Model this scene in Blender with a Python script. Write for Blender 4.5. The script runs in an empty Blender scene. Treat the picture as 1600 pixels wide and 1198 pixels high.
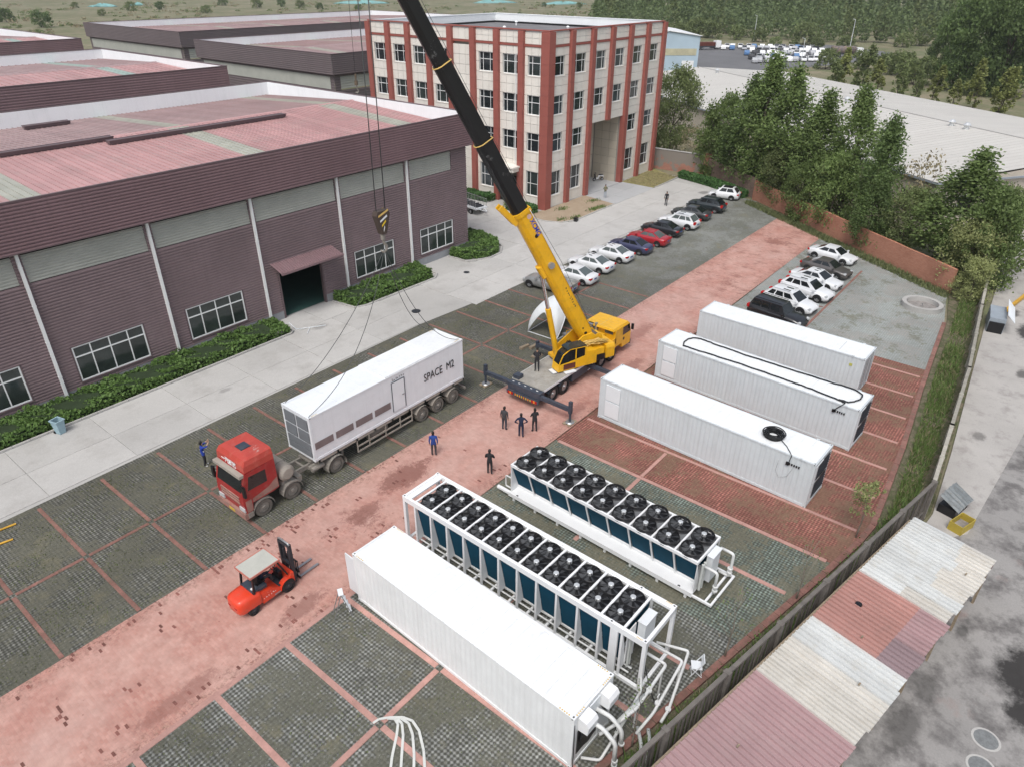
import bpy, math, random
from mathutils import Vector, Matrix, Quaternion
R = math.radians
rnd = random.Random(11)
scene = bpy.context.scene
COL = scene.collection

# ------------------------------------------------------------------ camera
# yard frame: +X runs along the red brick road, +Y towards the factory, camera above the origin
YAW = R(51.2); PITCH = R(30.33); ROLL = R(0.37); CAMH = 25.05
def _camera():
    cd = bpy.data.cameras.new('camera'); o = bpy.data.objects.new('camera', cd); COL.objects.link(o)
    cd.sensor_width = 36.0; cd.lens = 1098.0/1600.0*36.0
    cd.clip_start = 0.5; cd.clip_end = 6000
    ca, sa = math.cos(YAW), math.sin(YAW)
    right = Vector((ca, -sa, 0)); flat = Vector((sa, ca, 0))
    fwd = flat*math.cos(PITCH) - Vector((0, 0, 1))*math.sin(PITCH)
    up = right.cross(fwd)
    r2 = right*math.cos(ROLL) + up*math.sin(ROLL); u2 = -right*math.sin(ROLL) + up*math.cos(ROLL)
    m = Matrix((r2, u2, -fwd)).transposed().to_4x4(); m.translation = Vector((0, 0, CAMH))
    o.matrix_world = m
    scene.camera = o
_camera()

# ------------------------------------------------------------------ world and sun (bright overcast)
SUN_AZ = R(200); SUN_EL = R(58)            # direction the light comes from, yard frame
world = bpy.data.worlds.new('World'); scene.world = world; world.use_nodes = True
def _world():
    nt = world.node_tree; nt.nodes.clear()
    sky = nt.nodes.new('ShaderNodeTexSky'); sky.sky_type = 'NISHITA'; sky.sun_disc = False
    sky.sun_elevation = SUN_EL; sky.sun_rotation = math.pi/2 - SUN_AZ
    sky.air_density = 1.0; sky.dust_density = 4.0; sky.ozone_density = 1.0
    hs = nt.nodes.new('ShaderNodeHueSaturation'); hs.inputs['Saturation'].default_value = 0.55
    bg = nt.nodes.new('ShaderNodeBackground'); bg.inputs['Strength'].default_value = 0.14
    out = nt.nodes.new('ShaderNodeOutputWorld')
    nt.links.new(sky.outputs[0], hs.inputs['Color']); nt.links.new(hs.outputs[0], bg.inputs[0]); nt.links.new(bg.outputs[0], out.inputs[0])
_world()
def _sun():
    ld = bpy.data.lights.new('sun', 'SUN'); ld.energy = 1.5; ld.angle = R(25); ld.color = (1.0, 0.99, 0.97)
    o = bpy.data.objects.new('sun', ld); COL.objects.link(o)
    d = Vector((math.cos(SUN_EL)*math.cos(SUN_AZ), math.cos(SUN_EL)*math.sin(SUN_AZ), math.sin(SUN_EL)))
    o.rotation_euler = d.to_track_quat('Z', 'Y').to_euler()
    o.location = (0, 0, 80)
_sun()
vs = scene.view_settings
vs.view_transform = 'Standard'; vs.look = 'None'; vs.gamma = 1.0; vs.use_curve_mapping = False
vs.exposure = 0.25
scene.cycles.max_bounces = 6; scene.cycles.diffuse_bounces = 3; scene.cycles.glossy_bounces = 3
scene.cycles.transparent_max_bounces = 6; scene.cycles.transmission_bounces = 3
scene.cycles.use_denoising = True

# ------------------------------------------------------------------ mesh builder
class MB:
    def __init__(s):
        s.v = []; s.f = []; s.mi = []; s.m = 0; s.sm = []; s.smooth = False
    def add(s, vs_, fs):
        b = len(s.v); s.v.extend([tuple(p) for p in vs_])
        for f in fs:
            s.f.append([b+i for i in f]); s.mi.append(s.m); s.sm.append(s.smooth)
        return s
    def quad(s, a, b, c, d): return s.add([a, b, c, d], [(0, 1, 2, 3)])
    def poly(s, pts): return s.add(pts, [tuple(range(len(pts)))])
    def box(s, x0, x1, y0, y1, z0, z1, taper=None):
        t = taper or (0, 0)
        vs_ = [(x0, y0, z0), (x1, y0, z0), (x1, y1, z0), (x0, y1, z0),
               (x0+t[0], y0+t[1], z1), (x1-t[0], y0+t[1], z1), (x1-t[0], y1-t[1], z1), (x0+t[0], y1-t[1], z1)]
        return s.add(vs_, [(0, 3, 2, 1), (4, 5, 6, 7), (0, 1, 5, 4), (1, 2, 6, 5), (2, 3, 7, 6), (3, 0, 4, 7)])
    def bar(s, p0, p1, w, h=None, up=(0, 0, 1)):
        p0 = Vector(p0); p1 = Vector(p1); h = h or w
        d = (p1-p0).normalized(); u = Vector(up)
        if abs(d.dot(u)) > .98: u = Vector((1, 0, 0))
        a = d.cross(u).normalized(); b = a.cross(d).normalized()
        vs_ = []
        for p in (p0, p1):
            for sa, sb in ((-1, -1), (1, -1), (1, 1), (-1, 1)): vs_.append(p + a*(sa*w/2) + b*(sb*h/2))
        return s.add(vs_, [(3, 2, 1, 0), (4, 5, 6, 7), (0, 1, 5, 4), (1, 2, 6, 5), (2, 3, 7, 6), (3, 0, 4, 7)])
    def cyl(s, p0, p1, r0, r1=None, n=12, cap=True):
        p0 = Vector(p0); p1 = Vector(p1); r1 = r0 if r1 is None else r1
        d = (p1-p0).normalized(); u = Vector((0, 0, 1)) if abs(d.z) < .95 else Vector((1, 0, 0))
        a = d.cross(u).normalized(); b = d.cross(a).normalized()
        vs_ = []
        for p, r in ((p0, r0), (p1, r1)):
            for i in range(n):
                t = 2*math.pi*i/n; vs_.append(p + a*(r*math.cos(t)) + b*(r*math.sin(t)))
        sm = s.smooth; s.smooth = True
        s.add(vs_, [(i, n+i, n+(i+1) % n, (i+1) % n) for i in range(n)])
        s.smooth = False
        if cap:
            s.add(vs_[:n], [tuple(range(n))]); s.add(vs_[n:], [tuple(reversed(range(n)))])
        s.smooth = sm
        return s
    def tube(s, pts, r, n=6, closed=False):
        P = [Vector(p) for p in pts]; m = len(P); vs_ = []
        prev = None
        for i in range(m):
            d = (P[min(i+1, m-1)] - P[max(i-1, 0)]).normalized()
            if prev is None:
                u = Vector((0, 0, 1)) if abs(d.z) < .9 else Vector((1, 0, 0)); a = d.cross(u).normalized()
            else:
                a = (prev - d*prev.dot(d))
                a = a.normalized() if a.length > 1e-6 else d.cross(Vector((0, 0, 1))).normalized()
            prev = a; b = d.cross(a)
            rr = r[i] if isinstance(r, (list, tuple)) else r
            for k in range(n):
                t = 2*math.pi*k/n; vs_.append(P[i] + a*(rr*math.cos(t)) + b*(rr*math.sin(t)))
        fs = []
        for i in range(m-1):
            for k in range(n): fs.append((i*n+k, i*n+(k+1) % n, (i+1)*n+(k+1) % n, (i+1)*n+k))
        fs.append(tuple(reversed(range(n)))); fs.append(tuple((m-1)*n+k for k in range(n)))
        sm = s.smooth; s.smooth = True; s.add(vs_, fs); s.smooth = sm
        return s
    def loft(s, secs, cap=True, closed=True):
        n = len(secs[0]); vs_ = [p for q in secs for p in q]; fs = []
        rng = range(n) if closed else range(n-1)
        for i in range(len(secs)-1):
            for k in rng: fs.append((i*n+k, i*n+(k+1) % n, (i+1)*n+(k+1) % n, (i+1)*n+k))
        if cap:
            fs.append(tuple(reversed(range(n)))); fs.append(tuple((len(secs)-1)*n+k for k in range(n)))
        return s.add(vs_, fs)
    def prism(s, pts, z0, z1):
        """polygon in XY extruded in z"""
        n = len(pts); vs_ = [(x, y, z0) for x, y in pts] + [(x, y, z1) for x, y in pts]
        return s.add(vs_, [tuple(reversed(range(n))), tuple(range(n, 2*n))] + [(i, (i+1) % n, n+(i+1) % n, n+i) for i in range(n)])
    def side(s, pts, y0, y1):
        """polygon in XZ extruded in y"""
        n = len(pts); vs_ = [(x, y0, z) for x, z in pts] + [(x, y1, z) for x, z in pts]
        return s.add(vs_, [tuple(range(n)), tuple(reversed(range(n, 2*n)))] + [(i, n+i, n+(i+1) % n, (i+1) % n) for i in range(n)])
    def mesh(s, name, mats):
        me = bpy.data.meshes.new(name); me.from_pydata(s.v, [], s.f)
        for m in (mats if isinstance(mats, (list, tuple)) else [mats]): me.materials.append(m)
        if any(s.mi): me.polygons.foreach_set('material_index', s.mi)
        if any(s.sm): me.polygons.foreach_set('use_smooth', s.sm)
        me.update()
        return me
    def build(s, name, mats, parent=None, loc=None, rz=None):
        return link(name, s.mesh(name, mats), parent, loc, rz)

def link(name, me, parent=None, loc=None, rz=None):
    o = bpy.data.objects.new(name, me); COL.objects.link(o)
    if parent is not None: o.parent = parent
    if loc is not None: o.location = loc
    if rz is not None: o.rotation_euler = (0, 0, rz)
    return o
def tag(o, label, cat, group=None):
    o['label'] = label; o['category'] = cat
    if group: o['group'] = group
    return o
def thing(name, label, cat, loc=(0, 0, 0), rz=0, group=None):
    o = bpy.data.objects.new(name, None); COL.objects.link(o); o.empty_display_size = .2
    o.location = loc; o.rotation_euler = (0, 0, rz)
    return tag(o, label, cat, group)
def struct(o): o['kind'] = 'structure'; return o
def stuff(o, label=None, cat=None):
    o['kind'] = 'stuff'
    if label: o['label'] = label; o['category'] = cat
    return o
def kids(o): return [c for c in bpy.data.objects if c.parent == o]
def clone(o, loc=None, rz=None, label=None, parent=None, mats=None):
    c = o.copy(); COL.objects.link(c)
    if parent is not None: c.parent = parent
    if loc is not None: c.location = loc
    if rz is not None: c.rotation_euler = (0, 0, rz)
    if label: c['label'] = label
    for ch in list(o.children): clone(ch, parent=c)
    return c

# ------------------------------------------------------------------ materials
def L(r, g, b, k=1.0):
    f = lambda c: ((c/255.0)/12.92 if c/255.0 <= .04045 else ((c/255.0+.055)/1.055)**2.4)
    return (min(.9, f(r)*k), min(.9, f(g)*k), min(.9, f(b)*k), 1)
class NT:
    """small node-tree helper"""
    def __init__(s, name):
        s.mat = bpy.data.materials.new(name); s.mat.use_nodes = True; s.t = s.mat.node_tree; s.t.nodes.clear()
        s.out = s.n('ShaderNodeOutputMaterial'); s.b = s.n('ShaderNodeBsdfPrincipled'); s.l(s.b.outputs[0], s.out.inputs[0])
        s.pos = s.n('ShaderNodeNewGeometry').outputs['Position']
    def n(s, k, **kw):
        o = s.t.nodes.new(k)
        for a, b in kw.items(): setattr(o, a, b)
        return o
    def l(s, a, b): s.t.links.new(a, b)
    def noise(s, scale, detail=3, rough=.55, vec=None, sc=None, dist=0):
        o = s.n('ShaderNodeTexNoise'); o.inputs['Scale'].default_value = scale; o.inputs['Detail'].default_value = detail
        o.inputs['Roughness'].default_value = rough; o.inputs['Distortion'].default_value = dist
        v = vec or s.pos
        if sc is not None:
            m = s.n('ShaderNodeVectorMath', operation='MULTIPLY'); m.inputs[1].default_value = sc; s.l(v, m.inputs[0]); v = m.outputs[0]
        s.l(v, o.inputs['Vector']); return o.outputs['Fac']
    def ramp(s, f, lo, hi, a=0.0, b=1.0):
        o = s.n('ShaderNodeMapRange'); o.clamp = True
        for i, x in ((1, lo), (2, hi), (3, a), (4, b)): o.inputs[i].default_value = x
        s.l(f, o.inputs[0]); return o.outputs[0]
    def mix(s, f, a, b, mode='MIX'):
        o = s.n('ShaderNodeMix', data_type='RGBA', blend_type=mode)
        for x, i in ((f, 0), (a, 6), (b, 7)):
            if isinstance(x, (int, float)): o.inputs[i].default_value = x
            elif isinstance(x, (tuple, list)): o.inputs[i].default_value = x
            else: s.l(x, o.inputs[i])
        return o.outputs[2]
    def math(s, op, a, b=0.0):
        o = s.n('ShaderNodeMath', operation=op)
        for x, i in ((a, 0), (b, 1)):
            if isinstance(x, (int, float)): o.inputs[i].default_value = x
            else: s.l(x, o.inputs[i])
        return o.outputs[0]
    def sep(s, v=None):
        o = s.n('ShaderNodeSeparateXYZ'); s.l(v or s.pos, o.inputs[0]); return o.outputs
    def bump(s, h, strength=.3, dist=.02):
        o = s.n('ShaderNodeBump'); o.inputs['Strength'].default_value = strength; o.inputs['Distance'].default_value = dist
        s.l(h, o.inputs['Height']); s.l(o.outputs[0], s.b.inputs['Normal'])
    def done(s, col=None, rough=.7, metal=0, spec=.4, coat=0):
        if col is not None:
            if isinstance(col, (tuple, list)): s.b.inputs['Base Color'].default_value = col
            else: s.l(col, s.b.inputs['Base Color'])
        if isinstance(rough, (int, float)): s.b.inputs['Roughness'].default_value = rough
        else: s.l(rough, s.b.inputs['Roughness'])
        s.b.inputs['Metallic'].default_value = metal; s.b.inputs['Specular IOR Level'].default_value = spec
        if coat: s.b.inputs['Coat Weight'].default_value = coat; s.b.inputs['Coat Roughness'].default_value = .08
        return s.mat
def darker(c, k): return (c[0]*k, c[1]*k, c[2]*k, 1)
def paint(name, c, rough=.5, metal=0, var=.12, scale=1.2, dirt=None, dirt_amt=.25, spec=.4, coat=0, obj=0, fine=20, bump=0, streak=0):
    """painted or plain surface with slow tone drift, fine grain, and optional dirt blotches"""
    t = NT(name)
    f = t.ramp(t.noise(scale, 4), .25, .75, 1-var, 1+var*.5)
    col = t.mix(1.0, c, f, 'MULTIPLY')
    g = t.ramp(t.noise(fine, 2), .3, .7, 1-var*.35, 1+var*.25); col = t.mix(1.0, col, g, 'MULTIPLY')
    if dirt:
        d = t.ramp(t.noise(scale*2.3, 6, .65), .5, .75, 0, dirt_amt); col = t.mix(d, col, dirt)
    if streak:
        sk = t.ramp(t.noise(1.0, 5, .7, sc=(4.5, 4.5, .22)), .50, .72, 0, streak); col = t.mix(sk, col, dirt or darker(c, .6))
    if obj:
        oi = t.n('ShaderNodeObjectInfo').outputs['Random']; col = t.mix(1.0, col, t.ramp(oi, 0, 1, 1-obj, 1+obj*.6), 'MULTIPLY')
    if bump: t.bump(t.noise(fine, 4), bump, .01)
    return t.done(col, rough, metal, spec, coat)
M = {}
def _mats():
    P = paint
    M['white'] = P('white_paint', (.80, .81, .815, 1), .42, var=.05, dirt=(.55, .54, .52, 1), dirt_amt=.10)
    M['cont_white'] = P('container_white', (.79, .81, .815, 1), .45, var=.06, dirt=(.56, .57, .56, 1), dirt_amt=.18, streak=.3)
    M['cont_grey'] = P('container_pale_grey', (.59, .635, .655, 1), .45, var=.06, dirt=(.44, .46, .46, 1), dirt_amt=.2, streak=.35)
    M['m2_white'] = P('trailer_box_white', (.77, .80, .825, 1), .4, var=.05, dirt=(.55, .56, .57, 1), dirt_amt=.16, streak=.22)
    M['panel_white'] = P('panel_white', (.72, .75, .77, 1), .4, var=.04)
    M['black'] = P('black_paint', (.012, .012, .014, 1), .35, var=.2)
    M['rubber'] = P('tyre_rubber', (.022, .022, .023, 1), .85, var=.3, scale=5)
    M['dusty_rubber'] = P('dusty_tyre_rubber', (.16, .145, .125, 1), .95, var=.25, scale=4)
    M['dusty_steel'] = P('dusty_steel', (.27, .25, .22, 1), .85, var=.25, scale=2.5, dirt=(.09, .085, .08, 1), dirt_amt=.5)
    M['steel'] = P('steel', (.42, .43, .44, 1), .4, .7, var=.2)
    M['chrome'] = P('chrome', (.7, .7, .71, 1), .15, 1.0, var=.05)
    M['dark_steel'] = P('dark_steel', (.045, .05, .06, 1), .5, .2, var=.25)
    M['slate'] = P('slate_blue_steel', (.050, .062, .085, 1), .45, .1, var=.15, dirt=(.15, .14, .13, 1), dirt_amt=.3)
    M['yellow'] = P('crane_yellow', (.80, .43, .012, 1), .34, var=.10, scale=.8, dirt=(.30, .18, .04, 1), dirt_amt=.35, coat=.2, streak=.25)
    M['rope_yellow'] = P('yellow_rope', (.72, .50, .16, 1), .8, var=.25)
    M['orange'] = P('forklift_orange', (.70, .055, .02, 1), .35, var=.08, dirt=(.36, .13, .09, 1), dirt_amt=.4, coat=.3)
    M['truck_red'] = P('truck_red', (.34, .022, .022, 1), .4, var=.12, dirt=(.30, .22, .18, 1), dirt_amt=.35, coat=.2)
    M['truck_dust'] = P('truck_red_dusty', (.34, .20, .165, 1), .8, var=.25, scale=1.5, dirt=(.36, .045, .035, 1), dirt_amt=.5)
    M['beige_tank'] = P('dusty_tank', (.36, .33, .285, 1), .7, var=.2, dirt=(.2, .17, .13, 1), dirt_amt=.35)
    M['deck'] = P('chequer_deck', (.36, .345, .31, 1), .75, .1, var=.25, dirt=(.20, .17, .13, 1), dirt_amt=.6, fine=9)
    M['glass'] = P('window_glass', (.018, .024, .027, 1), .07, var=.4, scale=.5, spec=.6)
    M['fglass'] = P('factory_glass', (.035, .045, .043, 1), .09, var=.5, scale=.7, spec=.6)
    M['carglass'] = P('car_glass', (.012, .015, .017, 1), .06, var=.2, spec=.6)
    M['palegl'] = P('pale_car_glass', (.10, .12, .12, 1), .08, var=.2, spec=.6)
    M['redlamp'] = P('red_lamp', (.45, .012, .012, 1), .25, var=.1)
    M['orangelamp'] = P('orange_lamp', (.75, .22, .02, 1), .3, var=.1)
    M['headlamp'] = P('headlamp', (.55, .57, .58, 1), .12, var=.1)
    M['plate'] = P('number_plate', (.03, .09, .32, 1), .5, var=.1)
    M['plate_y'] = P('number_plate_yellow', (.6, .42, .05, 1), .5, var=.1)
    M['rim'] = P('wheel_rim', (.36, .37, .38, 1), .35, .6, var=.1)
    M['coil_blue'] = P('coil_blue', (.010, .064, .108, 1), .8, 0, var=.15, spec=.1, fine=40)
    M['fan_black'] = P('fan_black', (.022, .022, .024, 1), .38, var=.2)
    M['fan_deck'] = P('fan_deck_grey', (.15, .155, .16, 1), .6, var=.2)
    M['hub'] = P('fan_hub', (.60, .62, .63, 1), .35, .3, var=.06)
    M['pipe'] = P('pipe_white', (.66, .67, .66, 1), .45, var=.08, dirt=(.45, .45, .42, 1), dirt_amt=.25)
    M['pipe_grey'] = P('pipe_insulation', (.50, .52, .50, 1), .6, var=.12)
    M['skin'] = P('skin', (.42, .25, .17, 1), .55, var=.08)
    M['hair'] = P('hair', (.012, .010, .009, 1), .6, var=.3)
    M['wood'] = P('timber', (.30, .24, .17, 1), .85, var=.3, scale=6)
    M['wire'] = P('cable_black', (.010, .011, .012, 1), .55, var=.2)
    M['sling'] = P('sling_wire', (.07, .075, .075, 1), .6, var=.2)
    M['canvas'] = P('tent_canvas', (.66, .69, .70, 1), .7, var=.08, dirt=(.5, .5, .48, 1), dirt_amt=.2)
_mats()
# ------------------------------------------------------------------ ground materials
def concrete_mat(name, base, stain, stain_lo=.56, stain_amt=.45, big=.12, rust=None, obj=.05, spills=()):
    t = NT(name)
    f = t.ramp(t.noise(big, 5, .6), .3, .7, .86, 1.06); col = t.mix(1.0, base, f, 'MULTIPLY')
    s1 = t.ramp(t.noise(big*3.2, 7, .68), stain_lo, stain_lo+.16, 0, stain_amt); col = t.mix(s1, col, stain)
    g = t.ramp(t.noise(14, 3, .7), .3, .7, .9, 1.06); col = t.mix(1.0, col, g, 'MULTIPLY')
    sp = t.ramp(t.noise(2.2, 6, .75), .66, .74, 0, .35); col = t.mix(sp, col, darker(stain, .7))
    if rust: col = t.mix(t.ramp(t.noise(.35, 4, .6, sc=(1, 1.3, 1)), .62, .75, 0, .5), col, rust)
    if spills:      # old oil spills, ragged at the rim
        x, y, z = t.sep(); rag = t.math('ADD', t.math('MULTIPLY', t.noise(1.1, 5, .7), 1.5), t.math('MULTIPLY', t.noise(5, 4, .8), .5))
        for (sx, sy, rx, ry, amt) in spills:
            dx = t.math('MULTIPLY', t.math('SUBTRACT', x, sx), 1/rx); dy = t.math('MULTIPLY', t.math('SUBTRACT', y, sy), 1/ry)
            d = t.math('SQRT', t.math('ADD', t.math('MULTIPLY', dx, dx), t.math('MULTIPLY', dy, dy)))
            col = t.mix(t.ramp(t.math('ADD', d, rag), 1.55, 2.05, amt, 0), col, (.03, .028, .027, 1))
    if obj:
        oi = t.n('ShaderNodeObjectInfo').outputs['Random']; col = t.mix(1.0, col, t.ramp(oi, 0, 1, 1-obj, 1+obj), 'MULTIPLY')
    t.bump(t.noise(9, 5), .15, .02)
    return t.done(col, .85, spec=.3)
M['road_concrete'] = concrete_mat('road_concrete', (.485, .475, .455, 1), (.37, .355, .335, 1), .50, .65, spills=((30.5, 44.6, .8, .5, .35), (20, 41.5, .5, .3, .3), (38.5, 41.5, .9, .5, .35), (88.2, 38.6, 1.1, .7, .5)))
M['entrance_concrete'] = concrete_mat('entrance_paving', (.42, .425, .43, 1), (.33, .33, .33, 1))
M['yard_concrete'] = concrete_mat('old_yard_concrete', (.31, .298, .285, 1), (.115, .108, .105, 1), .46, .85, big=.2, rust=(.30, .18, .155, 1), obj=0, spills=((28.3, -4.5, 1.9, 1.0, .95), (26.3, -4.9, 1.2, .8, .95), (29.2, -2.2, .5, .3, .6), (31.2, -.9, 1.3, .6, .6), (22.6, -1.3, 1.6, .7, .55), (34.5, -6, 2.2, 1.2, .6), (40, -9, 3, 1.5, .6), (25, -1.6, 1.0, .6, .5)))
M['yard_pale'] = concrete_mat('pale_yard_concrete', (.43, .41, .385, 1), (.27, .25, .235, 1), .50, .7, big=.25, obj=0, spills=((66.5, -.4, 2.2, .9, .9), (58, -1.0, .9, .5, .7), (47, 0, .7, .4, .5), (70, 1.2, 1.4, .6, .8)))
M['kerb'] = concrete_mat('kerb_concrete', (.45, .44, .42, 1), (.3, .29, .27, 1))

def grass_paver(name, stud, hole, grass, grass_lo, grass_hi, far=None, far_x=None, red=None):
    """grid pavers: pale studs between grass-filled holes, overgrown in patches"""
    t = NT(name); x, y, z = t.sep()
    w = 2*math.pi/.165
    sn = t.n('ShaderNodeVectorMath', operation='SNAP'); sn.inputs[1].default_value = (.165, .165, 1); ad = t.n('ShaderNodeVectorMath', operation='ADD'); ad.inputs[1].default_value = (.0825, .0825, .2); t.l(t.pos, ad.inputs[0]); t.l(ad.outputs[0], sn.inputs[0])
    wn = t.n('ShaderNodeTexWhiteNoise'); wn.noise_dimensions = '2D'; t.l(sn.outputs[0], wn.inputs['Vector']); rc_ = wn.outputs['Value']
    v = t.math('ADD', t.math('COSINE', t.math('MULTIPLY', x, w)), t.math('COSINE', t.math('MULTIPLY', y, w)))
    st = t.ramp(t.math('ADD', v, t.math('MULTIPLY', t.math('SUBTRACT', t.noise(6, 4, .85), .5), 4.2)), -.9, 1.7); nz = t.ramp(t.noise(3.5, 4, .85), .3, .7, .35, 1.15)
    st2 = t.math('MULTIPLY', t.math('MULTIPLY', st, nz), t.ramp(rc_, 0, 1, .45, 1.25))
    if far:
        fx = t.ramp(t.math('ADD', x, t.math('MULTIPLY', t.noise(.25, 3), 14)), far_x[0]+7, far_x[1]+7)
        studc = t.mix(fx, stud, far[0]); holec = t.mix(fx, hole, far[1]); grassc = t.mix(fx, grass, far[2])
    else: studc, holec, grassc = stud, hole, grass
    if red:
        rp = t.ramp(t.noise(.45, 3, .6), .46, .56); studc = t.mix(rp, studc, red)
    col = t.mix(st2, holec, studc)
    gm = t.ramp(t.math('ADD', t.ramp(t.noise(.42, 5, .68), .30, .70, .12, .88), t.math('ADD', t.math('MULTIPLY', t.math('SUBTRACT', t.noise(7, 3, .8), .5), .3), t.math('MULTIPLY', t.math('SUBTRACT', rc_, .5), .26))), grass_lo, grass_hi, 0, .9)
    gcol = t.mix(t.ramp(t.noise(5, 4, .8), .3, .7), darker(grass, .55) if not far else t.mix(.5, grassc, (.03, .035, .028, 1)), grassc)
    gcol = t.mix(t.ramp(t.noise(.8, 3), .55, .72, 0, .55), gcol, (.19, .17, .105, 1))
    col = t.mix(gm, col, gcol)
    sp = t.ramp(t.noise(8, 3, .95), .60, .70, 0, .75); col = t.mix(sp, col, stud)
    big = t.ramp(t.noise(.16, 4), .3, .7, .8, 1.12); col = t.mix(1.0, col, big, 'MULTIPLY')
    h = t.math('ADD', t.math('MULTIPLY', st, .6), t.noise(12, 4, .8))
    t.bump(h, .55, .03)
    return t.done(col, .92, spec=.2)
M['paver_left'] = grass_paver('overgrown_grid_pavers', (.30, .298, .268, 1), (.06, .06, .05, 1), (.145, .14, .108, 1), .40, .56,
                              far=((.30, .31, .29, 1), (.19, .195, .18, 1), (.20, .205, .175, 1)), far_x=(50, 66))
M['paver_near'] = grass_paver('grid_pavers', (.42, .43, .405, 1), (.07, .07, .06, 1), (.15, .148, .115, 1), .43, .60)
M['paver_green'] = grass_paver('green_grid_pavers', (.32, .39, .34, 1), (.075, .08, .066, 1), (.20, .19, .14, 1), .39, .56)
M['paver_red'] = grass_paver('red_grid_pavers', (.44, .20, .155, 1), (.15, .065, .052, 1), (.25, .15, .105, 1), .44, .62, red=(.58, .25, .20, 1))
M['paver_grey'] = grass_paver('pale_grey_pavers', (.37, .39, .375, 1), (.25, .265, .25, 1), (.23, .235, .19, 1), .56, .74, red=(.36, .31, .28, 1))

def brick_road():
    t = NT('red_brick_paving')
    b = t.n('ShaderNodeTexBrick'); b.inputs['Scale'].default_value = 1.0; b.offset = .5
    b.inputs['Brick Width'].default_value = .24; b.inputs['Row Height'].default_value = .12; b.inputs['Mortar Size'].default_value = .008
    b.inputs['Mortar Smooth'].default_value = .3; b.inputs['Bias'].default_value = -.1
    mp = t.n('ShaderNodeMapping'); mp.inputs['Rotation'].default_value = (0, 0, R(90)); t.l(t.pos, mp.inputs[0]); t.l(mp.outputs[0], b.inputs['Vector'])
    b.inputs['Color1'].default_value = (.42, .20, .16, 1); b.inputs['Color2'].default_value = (.50, .28, .23, 1); b.inputs['Mortar'].default_value = (.40, .225, .19, 1)
    x, y, z = t.sep()
    mid = t.ramp(t.noise(1.6, 6, .75), .28, .72, .80, 1.12)
    col = t.mix(t.ramp(t.noise(.35, 5, .6), .35, .68, 0, .7), b.outputs['Color'], (.57, .38, .325, 1))
    col = t.mix(t.ramp(t.noise(.22, 4, .6, sc=(1, 1.4, 1)), .55, .75, 0, .5), col, (.42, .20, .165, 1))
    col = t.mix(1.0, col, mid, 'MULTIPLY')
    col = t.mix(t.ramp(t.noise(.11, 4, .6, sc=(.6, 1.5, 1)), .48, .66, 0, .28), col, (.50, .37, .335, 1))
    # worn, weed-grown margins where nothing drives
    edge = t.math('ABSOLUTE', t.math('SUBTRACT', y, 23.7))
    e = t.ramp(t.math('ADD', edge, t.math('MULTIPLY', t.math('SUBTRACT', t.noise(1.1, 5, .75), .5), 3.2)), 2.3, 3.6)
    wear = t.math('MULTIPLY', e, t.ramp(t.noise(5.5, 4, .85), .47, .60)); col = t.mix(wear, col, (.17, .085, .065, 1))
    weed = t.math('MULTIPLY', t.ramp(edge, 2.5, 3.4), t.ramp(t.noise(3.5, 4, .85), .56, .66, 0, .7)); col = t.mix(weed, col, (.19, .17, .10, 1))
    damp = t.ramp(t.math('ADD', t.noise(.19, 2, .5), t.math('MULTIPLY', t.math('SUBTRACT', t.noise(2.6, 5, .8), .5), .6)), .66, .72, 0, .62)
    col = t.mix(damp, col, (.22, .10, .08, 1))
    rag = t.math('ADD', t.math('MULTIPLY', t.noise(1.5, 4, .7), 1.6), t.math('MULTIPLY', t.noise(5.5, 3, .9), 1.3))
    for (sx, sy, rx, ry, amt) in ((21.3, 25.0, 2.4, 1.1, .8), (17.6, 24.3, 1.5, .7, .7), (33.5, 21.4, 1.6, .5, .6), (11.6, 21.5, 1.6, .6, .65), (40.5, 21.6, 2.5, .7, .6), (5.5, 21.4, 2.2, .6, .5), (46, 24.0, 3, .8, .5)):
        dx = t.math('MULTIPLY', t.math('SUBTRACT', x, sx), 1/rx); dy = t.math('MULTIPLY', t.math('SUBTRACT', y, sy), 1/ry)
        d = t.math('SQRT', t.math('ADD', t.math('MULTIPLY', dx, dx), t.math('MULTIPLY', dy, dy)))
        col = t.mix(t.ramp(t.math('ADD', d, rag), 2.0, 2.35, amt, 0), col, (.215, .10, .082, 1))
    spots = t.ramp(t.noise(3.4, 2, .6), .71, .75, 0, .75); col = t.mix(spots, col, (.24, .10, .08, 1))
    far = t.ramp(x, 46, 60); streak = t.math('MULTIPLY', far, t.ramp(t.noise(1.2, 5, .8, sc=(1, .45, 1)), .52, .62, 0, .6)); col = t.mix(streak, col, (.23, .105, .085, 1))
    h = t.math('ADD', t.math('MULTIPLY', b.outputs['Fac'], -.7), t.noise(8, 4, .7)); t.bump(h, .35, .015)
    return t.done(col, .88, spec=.25)
M['brick_road'] = brick_road()
M['strip'] = paint('brick_strip', (.27, .135, .11, 1), .9, var=.35, scale=1.5, dirt=(.15, .13, .095, 1), dirt_amt=.9, fine=12, obj=.12)
M['strip_clean'] = paint('brick_strip_clean', (.48, .275, .235, 1), .9, var=.18, scale=1.5, dirt=(.3, .17, .14, 1), dirt_amt=.5, fine=12, obj=.1)
M['dark_brick'] = paint('dark_wet_brick', (.25, .105, .085, 1), .85, var=.4, scale=3, obj=.35)
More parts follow.
